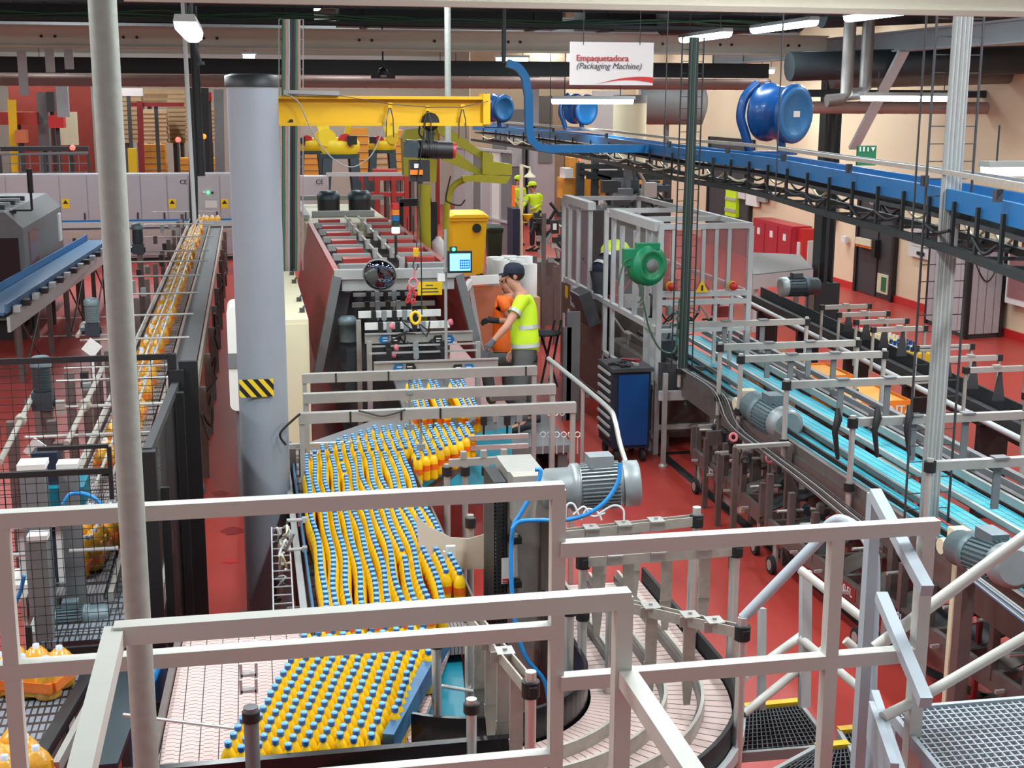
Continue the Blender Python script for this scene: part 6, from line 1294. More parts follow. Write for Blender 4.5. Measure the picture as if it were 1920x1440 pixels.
# curved belts
cc = V((.96, 5.95, 0))
t = thing('curved_belt', 'four-lane curved conveyor of pinkish chain turning under the railing', 'conveyor', (1.6, 5.8, 0))
K['curve_chain'] = mat('curve_chain', (206, 180, 172), .45); n, l, b_, tc = coordnode(K['curve_chain'])
sx = n.new('ShaderNodeSeparateXYZ'); mp = n.new('ShaderNodeMapping'); mp.inputs['Location'].default_value = (.6, -.15, 0); l.new(tc.outputs['Object'], mp.inputs[0]); l.new(mp.outputs[0], sx.inputs[0])
def mth(op, a, b=None):
    q = n.new('ShaderNodeMath'); q.operation = op
    for i, v in enumerate((a, b)):
        if v is None: continue
        if isinstance(v, (int, float)): q.inputs[i].default_value = v
        else: l.new(v, q.inputs[i])
    return q.outputs[0]
at = mth('ARCTAN2', mth('MINIMUM', sx.outputs[1], 0.0), sx.outputs[0]); rr_ = mth('ADD', mth('MULTIPLY', at, 19), mth('MULTIPLY', mth('MAXIMUM', sx.outputs[1], 0.0), 19))
ln = mth('LESS_THAN', mth('FRACT', rr_), .12); mx = n.new('ShaderNodeMix'); mx.data_type = 'RGBA'; mx.inputs[6].default_value = b_.inputs['Base Color'].default_value; mx.inputs[7].default_value = (.05, .04, .04, 1); l.new(ln, mx.inputs[0]); l.new(mx.outputs[2], b_.inputs['Base Color'])
def sweep(r0, r1, z0, z1, a0=-PI/2-.6, straight=1.35):
    m = MB(); pi, po = [], []
    n_ = 26
    for i in range(n_+1):
        a = a0+(0-a0)*i/n_; pi.append((cc.x+r0*math.cos(a), cc.y+r0*math.sin(a))); po.append((cc.x+r1*math.cos(a), cc.y+r1*math.sin(a)))
    pi.append((cc.x+r0, cc.y+straight)); po.append((cc.x+r1, cc.y+straight)); N_ = len(pi); vs_ = []
    for z in (z0, z1):
        for p in pi: vs_.append((p[0], p[1], z))
        for p in po: vs_.append((p[0], p[1], z))
    fs = []
    for i in range(N_-1):
        fs += [(2*N_+i, 3*N_+i, 3*N_+i+1, 2*N_+i+1), (i, i+1, N_+i+1, N_+i), (i, 2*N_+i, 2*N_+i+1, i+1), (N_+i, N_+i+1, 3*N_+i+1, 3*N_+i)]
    m.add(vs_, fs); return m
for r0, r1 in ((.6, .76), (.785, .935), (.96, 1.11), (1.135, 1.27)): sweep(r0, r1, .94, .985).build('chain_lane', 'curve_chain', t)
for r, z1_, mt in ((.765, 1.03, 'steel_dark'), (.782, 1.05, 'worn_steel'), (.94, 1.03, 'steel_dark'), (.957, 1.06, 'worn_steel'), (1.115, 1.03, 'steel_dark'), (1.132, 1.06, 'worn_steel')): sweep(r-.008, r+.008, .96, z1_).build('lane_guide', mt, t)
sweep(.565, .585, .7, 1.14).build('inner_wall', 'black_gloss', t); sweep(1.28, 1.3, .8, 1.07).build('outer_wall', 'rubber', t); sweep(1.305, 1.335, .9, .96).build('outer_rail', 'light_grey', t)
sweep(.6, 1.27, .7, .78).build('under_frame', 'dark_grey', t)
for a_ in (-.1, -.9, -1.7):
    for r in (.55, 1.25): p = cc+V((r*math.cos(a_), r*math.sin(a_), 0)); m = MB(); m.beam((p.x, p.y, 0), (p.x, p.y, .72), .06, .06, (0,1,0)); m.build('leg', 'brown_steel', t)
def clampbar(label, pa, pb, d, plates, hangs, posts, hang_len=.4, w_=.05):
    a, b = Dp(pa[0], pa[1], d), Dp(pb[0], pb[1], d if len(pb) < 3 else pb[2]); t = thing('clamp_gantry', label, 'frame', tuple(lerp(a, b, .5)*V((1,1,1)).x if False else (lerp(a, b, .5).x, lerp(a, b, .5).y, 0))); s_ = (b-a).normalized().cross(V((0,0,1))).normalized()
    for e in (-1, 1): m = MB(); m.beam(a+s_*.022*e, b+s_*.022*e, .008, w_); m.build('cross_plate', 'worn_steel', t)
    for f in plates: q = lerp(a, b, f); m = MB(); m.box(q+V((0,0,w_*.5)), (.075, .085, .008)); m.box(q-s_*(-.03)-V((0,0,0)), (.06, .006, w_)); m.cyl(q+V((0,0,w_*.5)), q+V((0,0,w_*.5+.015)), .01, n=6); m.build('bridge_plate', 'steel', t)
    for f in hangs:
        q = lerp(a, b, f); m = MB(); m.beam(q+V((.0, 0, -.02)), q+V((0, 0, -hang_len*.6)), .055, .012, (0,1,0)); m.ext([q+V((-.03, 0, -hang_len*.6)), q+V((.03, 0, -hang_len*.6)), q+V((.015, 0, -hang_len)), q+V((-.015, 0, -hang_len))], (0, .012, 0)); m.build('hanger_plate', 'worn_steel', t)
    for f, z0 in posts:
        q = lerp(a, b, f); m = MB(); m.cyl((q.x, q.y, z0), q+V((0,0,.07)), .022, n=14); m.build('post', 'bright_steel', t)
        m = MB(); m.cyl(q-V((0,0,.035)), q+V((0,0,.03)), .036, n=14); m.box(q+V((.0,-.035,0)), (.03, .03, .04)); m.build('collar', 'black', t)
    return t
clampbar('worn steel clamp gantry nearest the big motor', (1052, 1003), (1306, 975), 6.9, (.22, .46, .7), (.3, .55), [(1.0, .6)])
clampbar('worn steel clamp gantry below the red floor gap', (1093, 1052), (1380, 1030), 6.6, (.2, .48, .78), (.1, .3, .55, .8), [(0, .9), (1.0, 0)])
clampbar('slanting steel clamp gantry over the curved lanes', (1145, 1128), (1392, 1185, 5.9), 6.4, (.32, .62, .8), (.05, .33, .62), [(1.0, .3), (0, .9)], .42)
clampbar('slanting steel clamp gantry left of the middle railing post', (880, 1150), (995, 1290, 5.2), 6.2, (.45, .62), (.2, .4, .6, .8), [(1.0, .4), (0.0, .5)], .5)
for i, (px, y0, d, z0) in enumerate(((818, 1190, 6.1, 0), (884, 1310, 5.5, .2), (1068, 1130, 6.3, .6), (1093, 1140, 6.6, .6), (1377, 1020, 6.9, 0), (1300, 1000, 6.8, .5))):
    q = Dp(px, y0, d); m = MB(); m.cyl((q.x, q.y, z0), q, .022, n=14); m.m = 1; m.cyl(q-V((0,0,.06)), q-V((0,0,.02)), .034, n=14); solo(m, 'round_post', ['bright_steel', 'black'], ['round steel post right of the bottle crowd', 'short round steel post with cap beside the teal tray', 'round steel post between the railing posts', 'round post behind the middle railing post', 'tall round post in front of the red floor', 'round post behind the lower railing'][i], 'post')
# double bracket in front of the column base
q0 = Dp(468, 1235, 5.3); t = thing('post_bracket', 'thick round post with silver bracket in front of the grey column foot', 'post', (q0.x, q0.y, 0)); q = Dp(470, 1325, 5.3)
m = MB(); m.cyl((q.x, q.y, .3), q, .03, n=18); m.build('post', 'mid_grey', t); m = MB(); m.cyl(q-V((0,0,.06)), q-V((0,0,.02)), .036, n=18); m.build('collar', 'black', t)
for py in (1215, 1255, 1285): r = Dp(466, py, 5.3); m = MB(); m.box(r+V((-.03, 0, 0)), (.012, .03, .06)); m.box(r+V((.03, 0, 0)), (.012, .03, .06)); m.box(r+V((0, 0, -.02)), (.06, .03, .012)); m.build('bracket', 'cable_white', t)
# supports and pieces right of the main belt
for i, (px, py, py2, d) in enumerate(((838, 870, 1000, 9.0), (872, 870, 940, 9.3), (912, 870, 940, 9.3), (882, 965, 1100, 8.2))):
    a, b = Dp(px, py, d), Dp(px, py2, d); m = MB(); m.cyl((a.x, a.y, 0), a, .022, n=10); m.m = 1; m.cyl(a-V((0,0,.08)), a-V((0,0,.02)), .035, n=10); solo(m, 'round_post', ['steel', 'black'], ['round post left of the teal floor tray', 'slim post with clamp over the teal tray', 'slim post with clamp right over the teal tray', 'round post with black collar beside the white guard sheet'][i], 'post')
m = MB(); a, b = Dp(842, 868, 9.0), Dp(950, 862, 9.0); m.beam(a, b, .03, .05); 
for f in (.25, .6, .95): q = lerp(a, b, f); m.box(q+V((0,0,.05)), (.04, .04, .05))
solo(m, 'clamp_rail', 'steel', 'steel clamp rail over the teal tray', 'rail')
pts = [Dp(x, y, 7.9) for x, y in ((780, 965), (800, 985), (845, 1008), (880, 1010), (915, 1000), (940, 985), (940, 1065), (790, 1072))]
m = MB(); m.ext(pts, (0, .01, 0)); t = solo(m, 'guard_sheet', 'beige_panel', 'cream translucent guard sheet with wavy top beside the main belt', 'guard')
m = MB(); q = Dp(845, 1040, 7.85); m.box(q, (.055, .03, .11)); m.box(q-V((.03,0,0)), (.03, .02, .05)); m.build('latch', 'white', t)
m = MB(); m.beam(Dp(930, 1064, 7.9), V((Dp(930, 1064, 7.9).x, Dp(930, 1064, 7.9).y, 0)), .04, .04, (0,1,0)); m.build('stand', 'brown_steel', t)
# side tray of cables left of the main belt
t = thing('wire_basket', 'wire cable basket with tangled hoses left of the main belt', 'basket', tuple(Dp(530, 1150, 8.3)*1.0)); t.location.z = 0; BASE[t.name] = V(t.location)
a, b = Dp(524, 990, 8.6), Dp(530, 1148, 7.4); m = MB()
for e in (-.05, .06): m.beam(a+V((e,0,0)), b+V((e,0,0)), .008, .02)
for i in range(12): q = lerp(a, b, i/11); m.beam(q-V((.05,0,0)), q+V((.06,0,0)), .006, .006)
m.beam((b.x, b.y, 0), b, .03, .03, (0,1,0)); m.beam((a.x, a.y, 0), a, .03, .03, (0,1,0)); m.build('basket', 'light_grey', t)
random.seed(13)
for i in range(7):
    q = Dp(532+random.uniform(-10, 14), 1050+random.uniform(-50, 60), 8.0); m = MB(); m.tube(smooth_path([q+V((random.uniform(-.05, .05), random.uniform(-.1, .1), random.uniform(-.1, .1))) for _ in range(5)], 3), .008, 5); m.build('hose', ['cable_grey', 'cream', 'black', 'cable_white'][i % 4], t)
for py in (975, 1030, 1140): q = Dp(556, py, 8.2); m = MB(); m.cyl(q-V((.06,0,0)), q+V((.04,0,0)), .012, n=8); m.box(q+V((.05,0,0)), (.03, .04, .03)); m.build('guide_clamp', 'bright_steel', t)
# ======================= overhead conveyor =======================
t = thing('overhead_conveyor', 'blue overhead conveyor channel curving across the right half with dark truss below', 'conveyor', (5, 14, 3.2))
cp = [Zp(x, y, 3.2) for x, y in ((900, 238), (1000, 248), (1130, 262), (1290, 286), (1440, 303), (1600, 332), (1800, 368), (2010, 415))]
pp = smooth_path(cp, 4)
def ribbon(pts, w_, h_, dz=0, side=0):
    m = MB()
    for a, b in zip(pts, pts[1:]):
        d = (b-a).normalized(); s_ = d.cross(V((0,0,1))).normalized(); m.beam(a+s_*side+V((0,0,dz))-d*.01, b+s_*side+V((0,0,dz))+d*.01, w_, h_)
    return m
ribbon(pp, .035, .13, 0, .16).build('channel_side', 'blue', t); ribbon(pp, .035, .13, 0, -.16).build('channel_side', 'blue', t); ribbon(pp, .3, .03, -.05).build('channel_floor', 'blue_deep', t)
ribbon(pp, .03, .03, .17, .2).build('guard_rod', 'worn_steel', t); ribbon(pp, .02, .03, .13, -.2).build('guard_rod', 'cable_grey', t)
ribbon(pp, .26, .03, -.13).build('drip_pan', 'dark_grey', t)
ribbon(pp, .05, .05, -.3, .2).build('truss_chord', 'cable_dark', t); ribbon(pp, .05, .05, -.3, -.2).build('truss_chord', 'cable_dark', t)
random.seed(17)
for i in range(1, len(pp)-1):
    p = pp[i]; d = (pp[i+1]-pp[i]).normalized(); s_ = d.cross(V((0,0,1))).normalized()
    m = MB()
    m.beam(p+s_*.2, p+s_*.2-V((0,0,.3)), .022, .022, (0,1,0)); m.beam(p+s_*.2-V((0,0,.3)), p-s_*.2-V((0,0,.3)), .022, .022); m.beam(p-s_*.2, p-s_*.2-V((0,0,.3)), .022, .022, (0,1,0)); m.build('truss_frame', 'cable_dark', t)
    for j in range(2):
        q = p+s_*.22*random.choice((-1, 1))-V((0,0,.18)); m = MB(); L = (pp[i+1]-p).length; m.tube(smooth_path([q, q+d*L*.5-V((0,0,random.uniform(.03, .12))), q+d*L], 4), .012, 5); m.build('cable', random.choice(['cable_dark', 'black', 'cream']), t)
    if i % 3 == 0: m = MB(); m.box(p+s_*.24+V((0,0,.1)), (.04, .04, .07)); m.build('bracket', 'dark_grey', t)
    if i % 6 == 0: m = MB(); m.cyl(p+s_*.3-V((0,0,.3)), (p.x+s_.x*.3, p.y+s_.y*.3, 6.5), .007, n=6); m.build('hanger_rod', 'dark_grey', t)
# square blue duct
m = MB(); dp = smooth_path([Yp(x, y, 17) for x, y in ((952, 118), (972, 126), (986, 145))], 4)+[Yp(x, y, 17) for x, y in ((992, 180), (993, 240))]+[Yp(x, y, 17) for x, y in ((997, 262), (1010, 275), (1030, 279), (1300, 279), (1380, 290))]
lo_, hi_ = [], []
for i, p in enumerate(dp):
    d = (dp[min(i+1, len(dp)-1)]-dp[max(i-1, 0)]).normalized(); n2 = V((-d.z, 0, d.x))*.05; lo_.append(p-n2); hi_.append(p+n2)
for i in range(len(dp)-1): m.ext([lo_[i], lo_[i+1], hi_[i+1], hi_[i]], (0, .1, 0))
t = solo(m, 'cable_duct', 'blue', 'square blue duct dropping from the roof and turning right', 'duct')
m = MB(); m.cyl(dp[0]-V((.05,0,0)), (dp[0].x-.05, 17, 6.6), .03, n=6); m.build('riser_cables', 'cable_dark', t)
# drums
def drum(px, py, r, y, label, ax=(.55, -1, -.05), leg=1.0, lab=True):
    q = Yp(px, py, y); t = thing('cable_drum', label, 'drum', tuple(q)); A_ = V(ax).normalized(); u = A_.cross(V((0,0,1))).normalized()
    m = MB(); m.lathe(q, [(r*.9, -r*.75), (r, -r*.7), (r, -r*.55), (r*.9, -r*.5), (r*.9, r*.4), (r, r*.45), (r, r*.55), (r*.93, r*.6)], 28, ax); m.build('drum_body', 'blue_deep', t)
    m = MB(); m.lathe(q, [(r*.93, r*.58), (r*.86, r*.64), (r*.7, r*.64), (r*.68, r*.62), (0, r*.62)], 28, ax); m.build('front_plate', 'blue', t)
    m = MB(); p0 = q-A_*r*.3+u*(-r*1.02)
    m.tube(smooth_path([q-A_*r*.5+V((-r*.5, 0, r*.95)), q-A_*r*.5+V((-r*.95, 0, r*.5)), q-A_*r*.5+V((-r*1.08, 0, -.05)), q-A_*r*.5+V((-r*.9, 0, -r*.7)), q-A_*r*.5+V((-r*.7, 0, -r*1.3))], 5), r*.17, 8); m.tube([q+V((0, 0, -r*.85)), q+V((.02, 0, -r*1.3))], r*.16, 8); m.bb(q+V((-r*1.1, -.1, -r*1.4)), q+V((r*.5, .1, -r*1.28))); m.build('cradle', 'blue_deep', t)
    if lab: m = MB(); p = q+A_*(r*.635); m.box(p, (r*.32, .01, r*.2), Matrix.Rotation(math.atan2(A_.x, -A_.y), 3, 'Z')); m.build('type_plate', 'white', t)
    return t
drum(1466, 212, .33, 14.5, 'large glossy blue cable drum on the overhead conveyor')
drum(1090, 205, .25, 22, 'smaller blue cable drum behind the lit lamp', lab=False)
drum(935, 203, .26, 25, 'blue cable drum behind the end of the yellow crane beam', lab=False)
# hanging sign
YS_ = 12.0; a, b = Yp(1069, 78, YS_), Yp(1224, 160, YS_); w_ = b.x-a.x; h_ = a.z-b.z
t = thing('hanging_sign', 'white hanging sign lettered Empaquetadora (Packaging Machine) with red swoosh', 'sign', ((a.x+b.x)/2, YS_, b.z))
m = MB(); m.bb((a.x, YS_, b.z), (b.x, YS_+.01, a.z)); m.build('board', 'sign_white', t)
text('Empaquetadora', (a.x+w_*.07, YS_-.004, a.z-h_*.44), h_*.205, 'text_red', t, bold=.0016); text('(Packaging Machine)', (a.x+w_*.07, YS_-.004, a.z-h_*.62), h_*.2, 'text_grey', t, shear=.3)
m = MB(); n_ = 16; up_c = [(x/n_, -.02+.2*math.sin(PI*min(1, max(0, (x/n_-.0)/1.0))*.62)) for x in range(n_+1)]; lo = [(x/n_, max(0, .10*math.sin(PI*(x/n_)*.9)) if x/n_ < 1 else .03) for x in range(n_+1)]
top = [(.28+.72*i/14, .0+.2*math.sin(i/14*PI*.62)) for i in range(15)]; bot = [(.28+.72*i/14, .0+.12*math.sin(i/14*PI*.86)*(1)) for i in range(15)]
o_ = [V((a.x+w_*x, YS_-.003, b.z+h_*max(0, y))) for x, y in top]+[V((a.x+w_*x, YS_-.003, b.z+h_*max(0, y))) for x, y in bot]
m.add(o_, [(i, i+1, 15+i+1, 15+i) for i in range(14)]); m.build('red_swoosh', 'red', t)
for px in (1094, 1200): q = Yp(px, 80, YS_); m = MB(); m.cyl(q-V((0,0,.02)), (q.x, YS_, 5.4), .004, n=5); m.build('hanger_wire', 'black', t)
# tank and ducts beyond
q = Yp(1181, 210, 26); r = .33
t = thing('storage_tank', 'cream cylindrical tank with grey top below the sign', 'tank', (q.x, 26, 0)); m = MB(); m.cyl((q.x, 26, 2.6), (q.x, 26, Yp(1181, 190, 26).z), r, n=24); m.build('shell', 'cream', t); m = MB(); m.cyl((q.x, 26, Yp(1181, 193, 26).z), (q.x, 26, Yp(1181, 178, 26).z), r*1.02, n=24); m.build('top_band', 'mid_grey', t); m = MB(); m.cyl((q.x, 26, 0), (q.x, 26, 2.6), .1, n=10); m.build('pedestal', 'mid_grey', t)
q = Yp(1235, 192, 30); m = MB(); m.lathe(q, [(.5, -.4), (.5, 1.0), (.2, 1.1)], 24, (1, -.2, 0)); m.m = 1; m.lathe(q, [(.4, -.44), (.4, -.4)], 24, (1, -.2, 0)); m.m = 0; m.beam((q.x+.2, 30, 0), (q.x+.2, 30, q.z-.45), .1, .1, (0,1,0)); solo(m, 'round_duct', ['mid_grey', 'light_grey'], 'fat grey round duct right of the cream tank', 'duct')
def pbox(nm, x0, y0, x1, y1, Yk, dep, mt, label, cat, ground=False, group=None, parts=()):
    a, b = Yp(x0, y0, Yk), Yp(x1, y1, Yk); t = thing(nm, label, cat, ((a.x+b.x)/2, Yk+dep/2, 0 if ground else b.z), group)
    m = MB(); m.bb((a.x, Yk, 0 if ground else b.z), (b.x, Yk+dep, a.z)); m.build('body', mt, t)
    if not ground: m = MB(); m.beam(((a.x+b.x)/2, Yk+dep/2, 0), ((a.x+b.x)/2, Yk+dep/2, b.z), .1, .1, (0,1,0)); m.build('support', 'dark_grey', t)
    for (n2, c0, d0, c1, d1, off, m2) in parts:
        p, q = Yp(c0, d0, Yk), Yp(c1, d1, Yk); m = MB(); m.bb((p.x, Yk-off, q.z), (q.x, Yk-.001, p.z)); m.build(n2, m2, t)
    return t
def lattice_post(nm, px, y0, y1, Yk, w_, mt, label, cat='post', dx=0):
    a, b = Yp(px, y0, Yk), Yp(px+dx, y1, Yk); m = MB(); m.beam((b.x, Yk, 0), a, w_, w_, (0,1,0)); return solo(m, nm, mt, label, cat)
q = Yp(1330, 165, 38); m = MB(); m.tube([Yp(x, y, 38) for x, y in ((1305, 168), (1310, 212), (1345, 214))], .09, 8); m.cyl(Yp(1345, 214, 38), (Yp(1345, 214, 38).x, 38, 0), .04, n=6); m.tube([Yp(1305, 168, 38), (Yp(1305, 168, 38).x, 38, 6.5)], .05, 6); solo(m, 'red_pipe', 'red', 'red fire pipe elbow on the beige wall right of the tank', 'pipe')
pbox('wall_vent', 1338, 168, 1352, 214, 38.3, .2, 'white', 'white upright vent beside the red pipe elbow', 'vent', True)
pbox('wall_box', 1115, 170, 1168, 204, 36, .3, 'cable_white', 'pale window panel behind the lit lamp and the tank', 'panel', True)
# exit sign
a, b = Yp(1609, 273, 12.3), Yp(1643, 287, 12.3); t = thing('exit_sign', 'small green exit sign above the overhead conveyor', 'sign', ((a.x+b.x)/2, 12.3, b.z)); m = MB(); m.bb((a.x, 12.3, b.z-.12), (b.x, 12.33, a.z)); m.build('board', 'sign_green', t)
w_ = b.x-a.x; m = MB(); c = (a.z+b.z)/2; m.bb((a.x+w_*.08, 12.29, c-.02), (a.x+w_*.14, 12.3, c+.025)); m.bb((a.x+w_*.26, 12.29, c-.02), (a.x+w_*.34, 12.3, c+.025)); m.bb((a.x+w_*.5, 12.29, c-.02), (a.x+w_*.56, 12.3, c+.02)); m.ext([(a.x+w_*.68, 12.29, c+.02), (a.x+w_*.9, 12.29, c+.02), (a.x+w_*.79, 12.29, c-.02)], (0, .008, 0)); m.build('pictogram', 'white', t)
# ======================= right wall furniture =======================
XW = 12.25
def wbox(nm, x0, y0, x1, y1, dep, mt, label, cat, z0=None):
    a, b = Xp(x0, y0, XW-dep), Xp(x1, y1, XW-dep); t = thing(nm, label, cat, (XW-dep/2, (a.y+b.y)/2, b.z if z0 is None else z0)); m = MB(); m.bb((XW-dep, b.y, b.z if z0 is None else z0), (XW, a.y, a.z)); m.build('body', mt, t); return t, a, b
t, a, b = wbox('fire_cabinet', 1413, 408, 1484, 470, .45, 'cabinet_red', 'wide dark red cabinet against the beige wall', 'cabinet', z0=.05)
n_ = 3
for i in range(n_):
    y0, y1 = a.y+(b.y-a.y)*i/n_, a.y+(b.y-a.y)*(i+1)/n_; m = MB(); m.bb((XW-.47, y1+.03, .12), (XW-.451, y0-.03, a.z-.06)); d_ = m.build('door', 'cabinet_red', t); m = MB(); m.bb((XW-.48, (y0+y1)/2-.1, a.z-.35), (XW-.471, (y0+y1)/2+.06, a.z-.2)); m.build('label', 'white', d_)
t, a, b = wbox('hydrant_box', 1485, 425, 1504, 470, .3, 'red', 'bright red hose box right of the dark red cabinet', 'fire equipment', z0=.25)
m = MB(); m.bb((XW-.33, b.y+.1, a.z-.7), (XW-.301, a.y-.1, a.z-.3)); m.build('notice', 'white', t)
m = MB(); m.bb((XW-.25, b.y+.2, 0), (XW-.05, a.y-.2, .25)); m.build('stand', 'red_dark', t)
t, a, b = wbox('white_board', 1706, 410, 1750, 490, .03, 'paper', 'white planning poster on the beige wall left of the folding partition', 'poster')
m = MB(); m.bb((XW-.06, (a.y+b.y)/2-.15, b.z+.06), (XW-.031, (a.y+b.y)/2+.1, b.z+.12)); m.build('clip', 'black', t)
m = MB()
for i in range(9): z = b.z+.2+(a.z-b.z-.25)*i/9; m.bb((XW-.034, b.y+.12, z), (XW-.031, a.y-.12, z+.008))
m.build('grid_lines', 'cable_grey', t)
for i, (x0, y0, x1, y1, mt, lb) in enumerate(((1384, 348, 1396, 374, 'paper', 'small notice sheet left of the switch boxes'), (1399, 350, 1418, 388, 'white_plastic', 'pale switch panel on the beige wall'), (1419, 355, 1434, 380, 'cable_grey', 'grey switch box on the beige wall'), (1436, 358, 1450, 372, 'paper', 'small white notice above the red cabinet'), (1549, 378, 1562, 410, 'white', 'white board right of the dark pillar'), (1577, 442, 1584, 455, 'white', 'small light switch left of the dark door'))):
    t, a, b = wbox('wall_panel', x0, y0, x1, y1, .08, mt, lb, 'wall panel')
# hi-vis vest on hook
t, a, b = wbox('safety_vest', 1361, 348, 1379, 408, .1, 'hivis', 'yellow safety vest hanging on the dark far door', 'vest'); m = MB(); m.bb((XW-.12, b.y+.01, b.z+.12), (XW-.101, a.y-.01, b.z+.2)); m.bb((XW-.12, b.y+.01, a.z-.35), (XW-.101, a.y-.01, a.z-.28)); m.build('reflective_band', 'reflective', t)
# folding partition
P0, P1, P2 = Zp(1737, 606, 0), Zp(1809, 636, 0), Zp(1872, 632, 0); hz = Yp(1820, 460, P1.y).z
t = thing('partition_booth', 'tall grey panelled booth standing on the red floor by the right wall', 'booth', (P1.x, P1.y+.5, 0)); P3 = P0+(P2-P1)
m = MB(); m.ext([P0, P1, P2, P3], (0, 0, hz)); m.build('core', 'dark_grey', t)
for (u, v, n_) in ((P0, P1, 6), (P1, P2, 4)):
    d = (v-u).normalized(); s_ = d.cross(V((0,0,1))).normalized()
    for i in range(n_):
        a, b = lerp(u, v, (i+.06)/n_), lerp(u, v, (i+.94)/n_); m = MB(); m.ext([a+V((0,0,.08)), b+V((0,0,.08)), b+V((0,0,hz-.08)), a+V((0,0,hz-.08))], s_*.03); m.build('panel', 'panel_grey', t)
m = MB()
for p in (P0, P1, P2): m.beam(p, p+V((0,0,hz)), .07, .07, (0,1,0))
m.beam(P0+V((0,0,hz)), P1+V((0,0,hz)), .1, .08); m.beam(P1+V((0,0,hz)), P2+V((0,0,hz)), .1, .08); m.build('frame', 'black', t)
m = MB(); c = lerp(P1, P2, .5)+V((-.02,-.06,hz)); m.tube(smooth_path([c+V((-.3,0,.05)), c+V((-.25,0,-.25)), c+V((0,0,-.6)), c+V((.2,0,-.25)), c+V((.2,0,.1))], 5), .012, 6); m.build('hanging_cable', 'black', t)
m = MB(); m.tube([(12.15, 19.3, 2.2), (12.15, 19.3, .9), (12.15, 18.8, .8), (12.15, 18.2, .8)], .05, 8); m.tube([(12.15, 19.3, 2.2), (12.27, 19.3, 2.25)], .05, 8); solo(m, 'red_pipe', 'red_dark', 'dark red fire pipe right of the panelled booth', 'pipe')
q = Xp(1909, 500, 12.2); m = MB(); m.bb((12.1, q.y-.7, q.z-.6), (12.29, q.y+.15, q.z+.3)); m.m = 1; m.bb((12.08, q.y-.63, q.z-.5), (12.1, q.y+.08, q.z+.22)); solo(m, 'notice_case', ['white', 'glass_pink'], 'white framed notice case cut by the right edge', 'notice board')
# grey table with motor behind the cell
t = thing('belt_table', 'grey belt table beyond the guard cell with a motor beneath', 'conveyor', (8.5, 21, 0))
a, b, c, d = Zp(1408, 478, .95), Zp(1412, 520, .95), Zp(1524, 508, .95), Zp(1500, 482, .95); m = MB(); m.ext([a, b, c, d], (0, 0, .05)); m.build('top', 'mid_grey', t); m = MB(); m.ext([b+V((0,-.02,-.2)), c+V((0,-.02,-.2)), c+V((0,-.02,.03)), b+V((0,-.02,.03))], (0, .02, 0)); m.build('apron', 'light_grey', t)
for p in (a, b, c, d): q = lerp(p, (a+b+c+d)/4, .1); m = MB(); m.beam((q.x, q.y, 0), (q.x, q.y, .95), .08, .08, (0,1,0)); m.build('leg', 'light_grey', t)
p = Yp(1462, 538, 16.5); gearmotor('gearmotor', 'small grey motor under the belt table near the guard cell', p, p+V((.55, 0, 0)), .13, 'motor_dark', 8)
m = MB(); p = Zp(1520, 500, 0); q = Yp(1518, 455, 24); m.bb((q.x-.02, 24, 0), (q.x+.35, 24.05, 1.2)); m.bb((q.x+.1, 24.2, 0), (q.x+.5, 24.25, 1.15)); solo(m, 'floor_sign', 'white', 'white folding floor sign left of the dark pillar', 'sign')
# ======================= yellow bin area =======================
def bin_(nm, px0, px1, ytop, ybot, Yk, mt, lb, rot=0):
    a, b = Yp(px0, ytop, Yk), Yp(px1, ytop, Yk); w_ = b.x-a.x; z1 = a.z; cx = (a.x+b.x)/2; t = thing(nm, lb, 'waste bin', (cx, Yk+.3, 0)); R = .06
    m = MB(); dp = w_*.9; o = []; 
    for z, s_ in ((.1, .78), (z1*.9, .97), (z1*.91, 1.04), (z1*.96, 1.04)):
        o += [(cx-w_/2*s_, Yk+dp/2-dp/2*s_, z), (cx+w_/2*s_, Yk+dp/2-dp/2*s_, z), (cx+w_/2*s_, Yk+dp/2+dp/2*s_, z), (cx-w_/2*s_, Yk+dp/2+dp/2*s_, z)]
    m.add(o, [(3, 2, 1, 0), (12, 13, 14, 15)]+[(k_*4+i, k_*4+(i+1) % 4, k_*4+4+(i+1) % 4, k_*4+4+i) for k_ in range(3) for i in range(4)]); m.build('body', mt, t)
    m = MB(); m.ext([(cx-w_*.54, Yk-.04, z1*.96), (cx+w_*.54, Yk-.04, z1*.96), (cx+w_*.54, Yk-.04, z1*.98), (cx+w_*.4, Yk-.04, z1*1.01), (cx-w_*.4, Yk-.04, z1*1.01), (cx-w_*.54, Yk-.04, z1*.98)], (0, dp+.08, .05)); m.build('lid', mt, t)
    for s_ in (-1, 1): m = MB(); m.lathe((cx+s_*w_*.36-.03, Yk+dp*.75, .1), [(.1, 0), (.1, .06)], 14, (1,0,0)); m.build('wheel', 'rubber', t)
    m = MB(); m.bb((cx-w_*.4, Yk+.03, .02), (cx-w_*.3, Yk+.1, .12)); m.bb((cx+w_*.3, Yk+.03, .02), (cx+w_*.4, Yk+.1, .12)); m.build('feet', 'rubber', t)
    return t, cx, w_, z1
t, cx, w_, z1 = bin_('waste_bin', 846, 914, 404, 490, 28.5, 'yellow', 'yellow wheeled waste bin beyond the touch screen')
m = MB(); m.lathe((cx+w_*.2, 28.48, z1*.8), [(.1, 0), (.1, .01)], 14, (0,-1,0)); m.build('dark_patch', 'black', t)
bin_('waste_bin', 914, 943, 428, 480, 29.5, 'dark_green', 'dark green wheeled bin right of the yellow one')
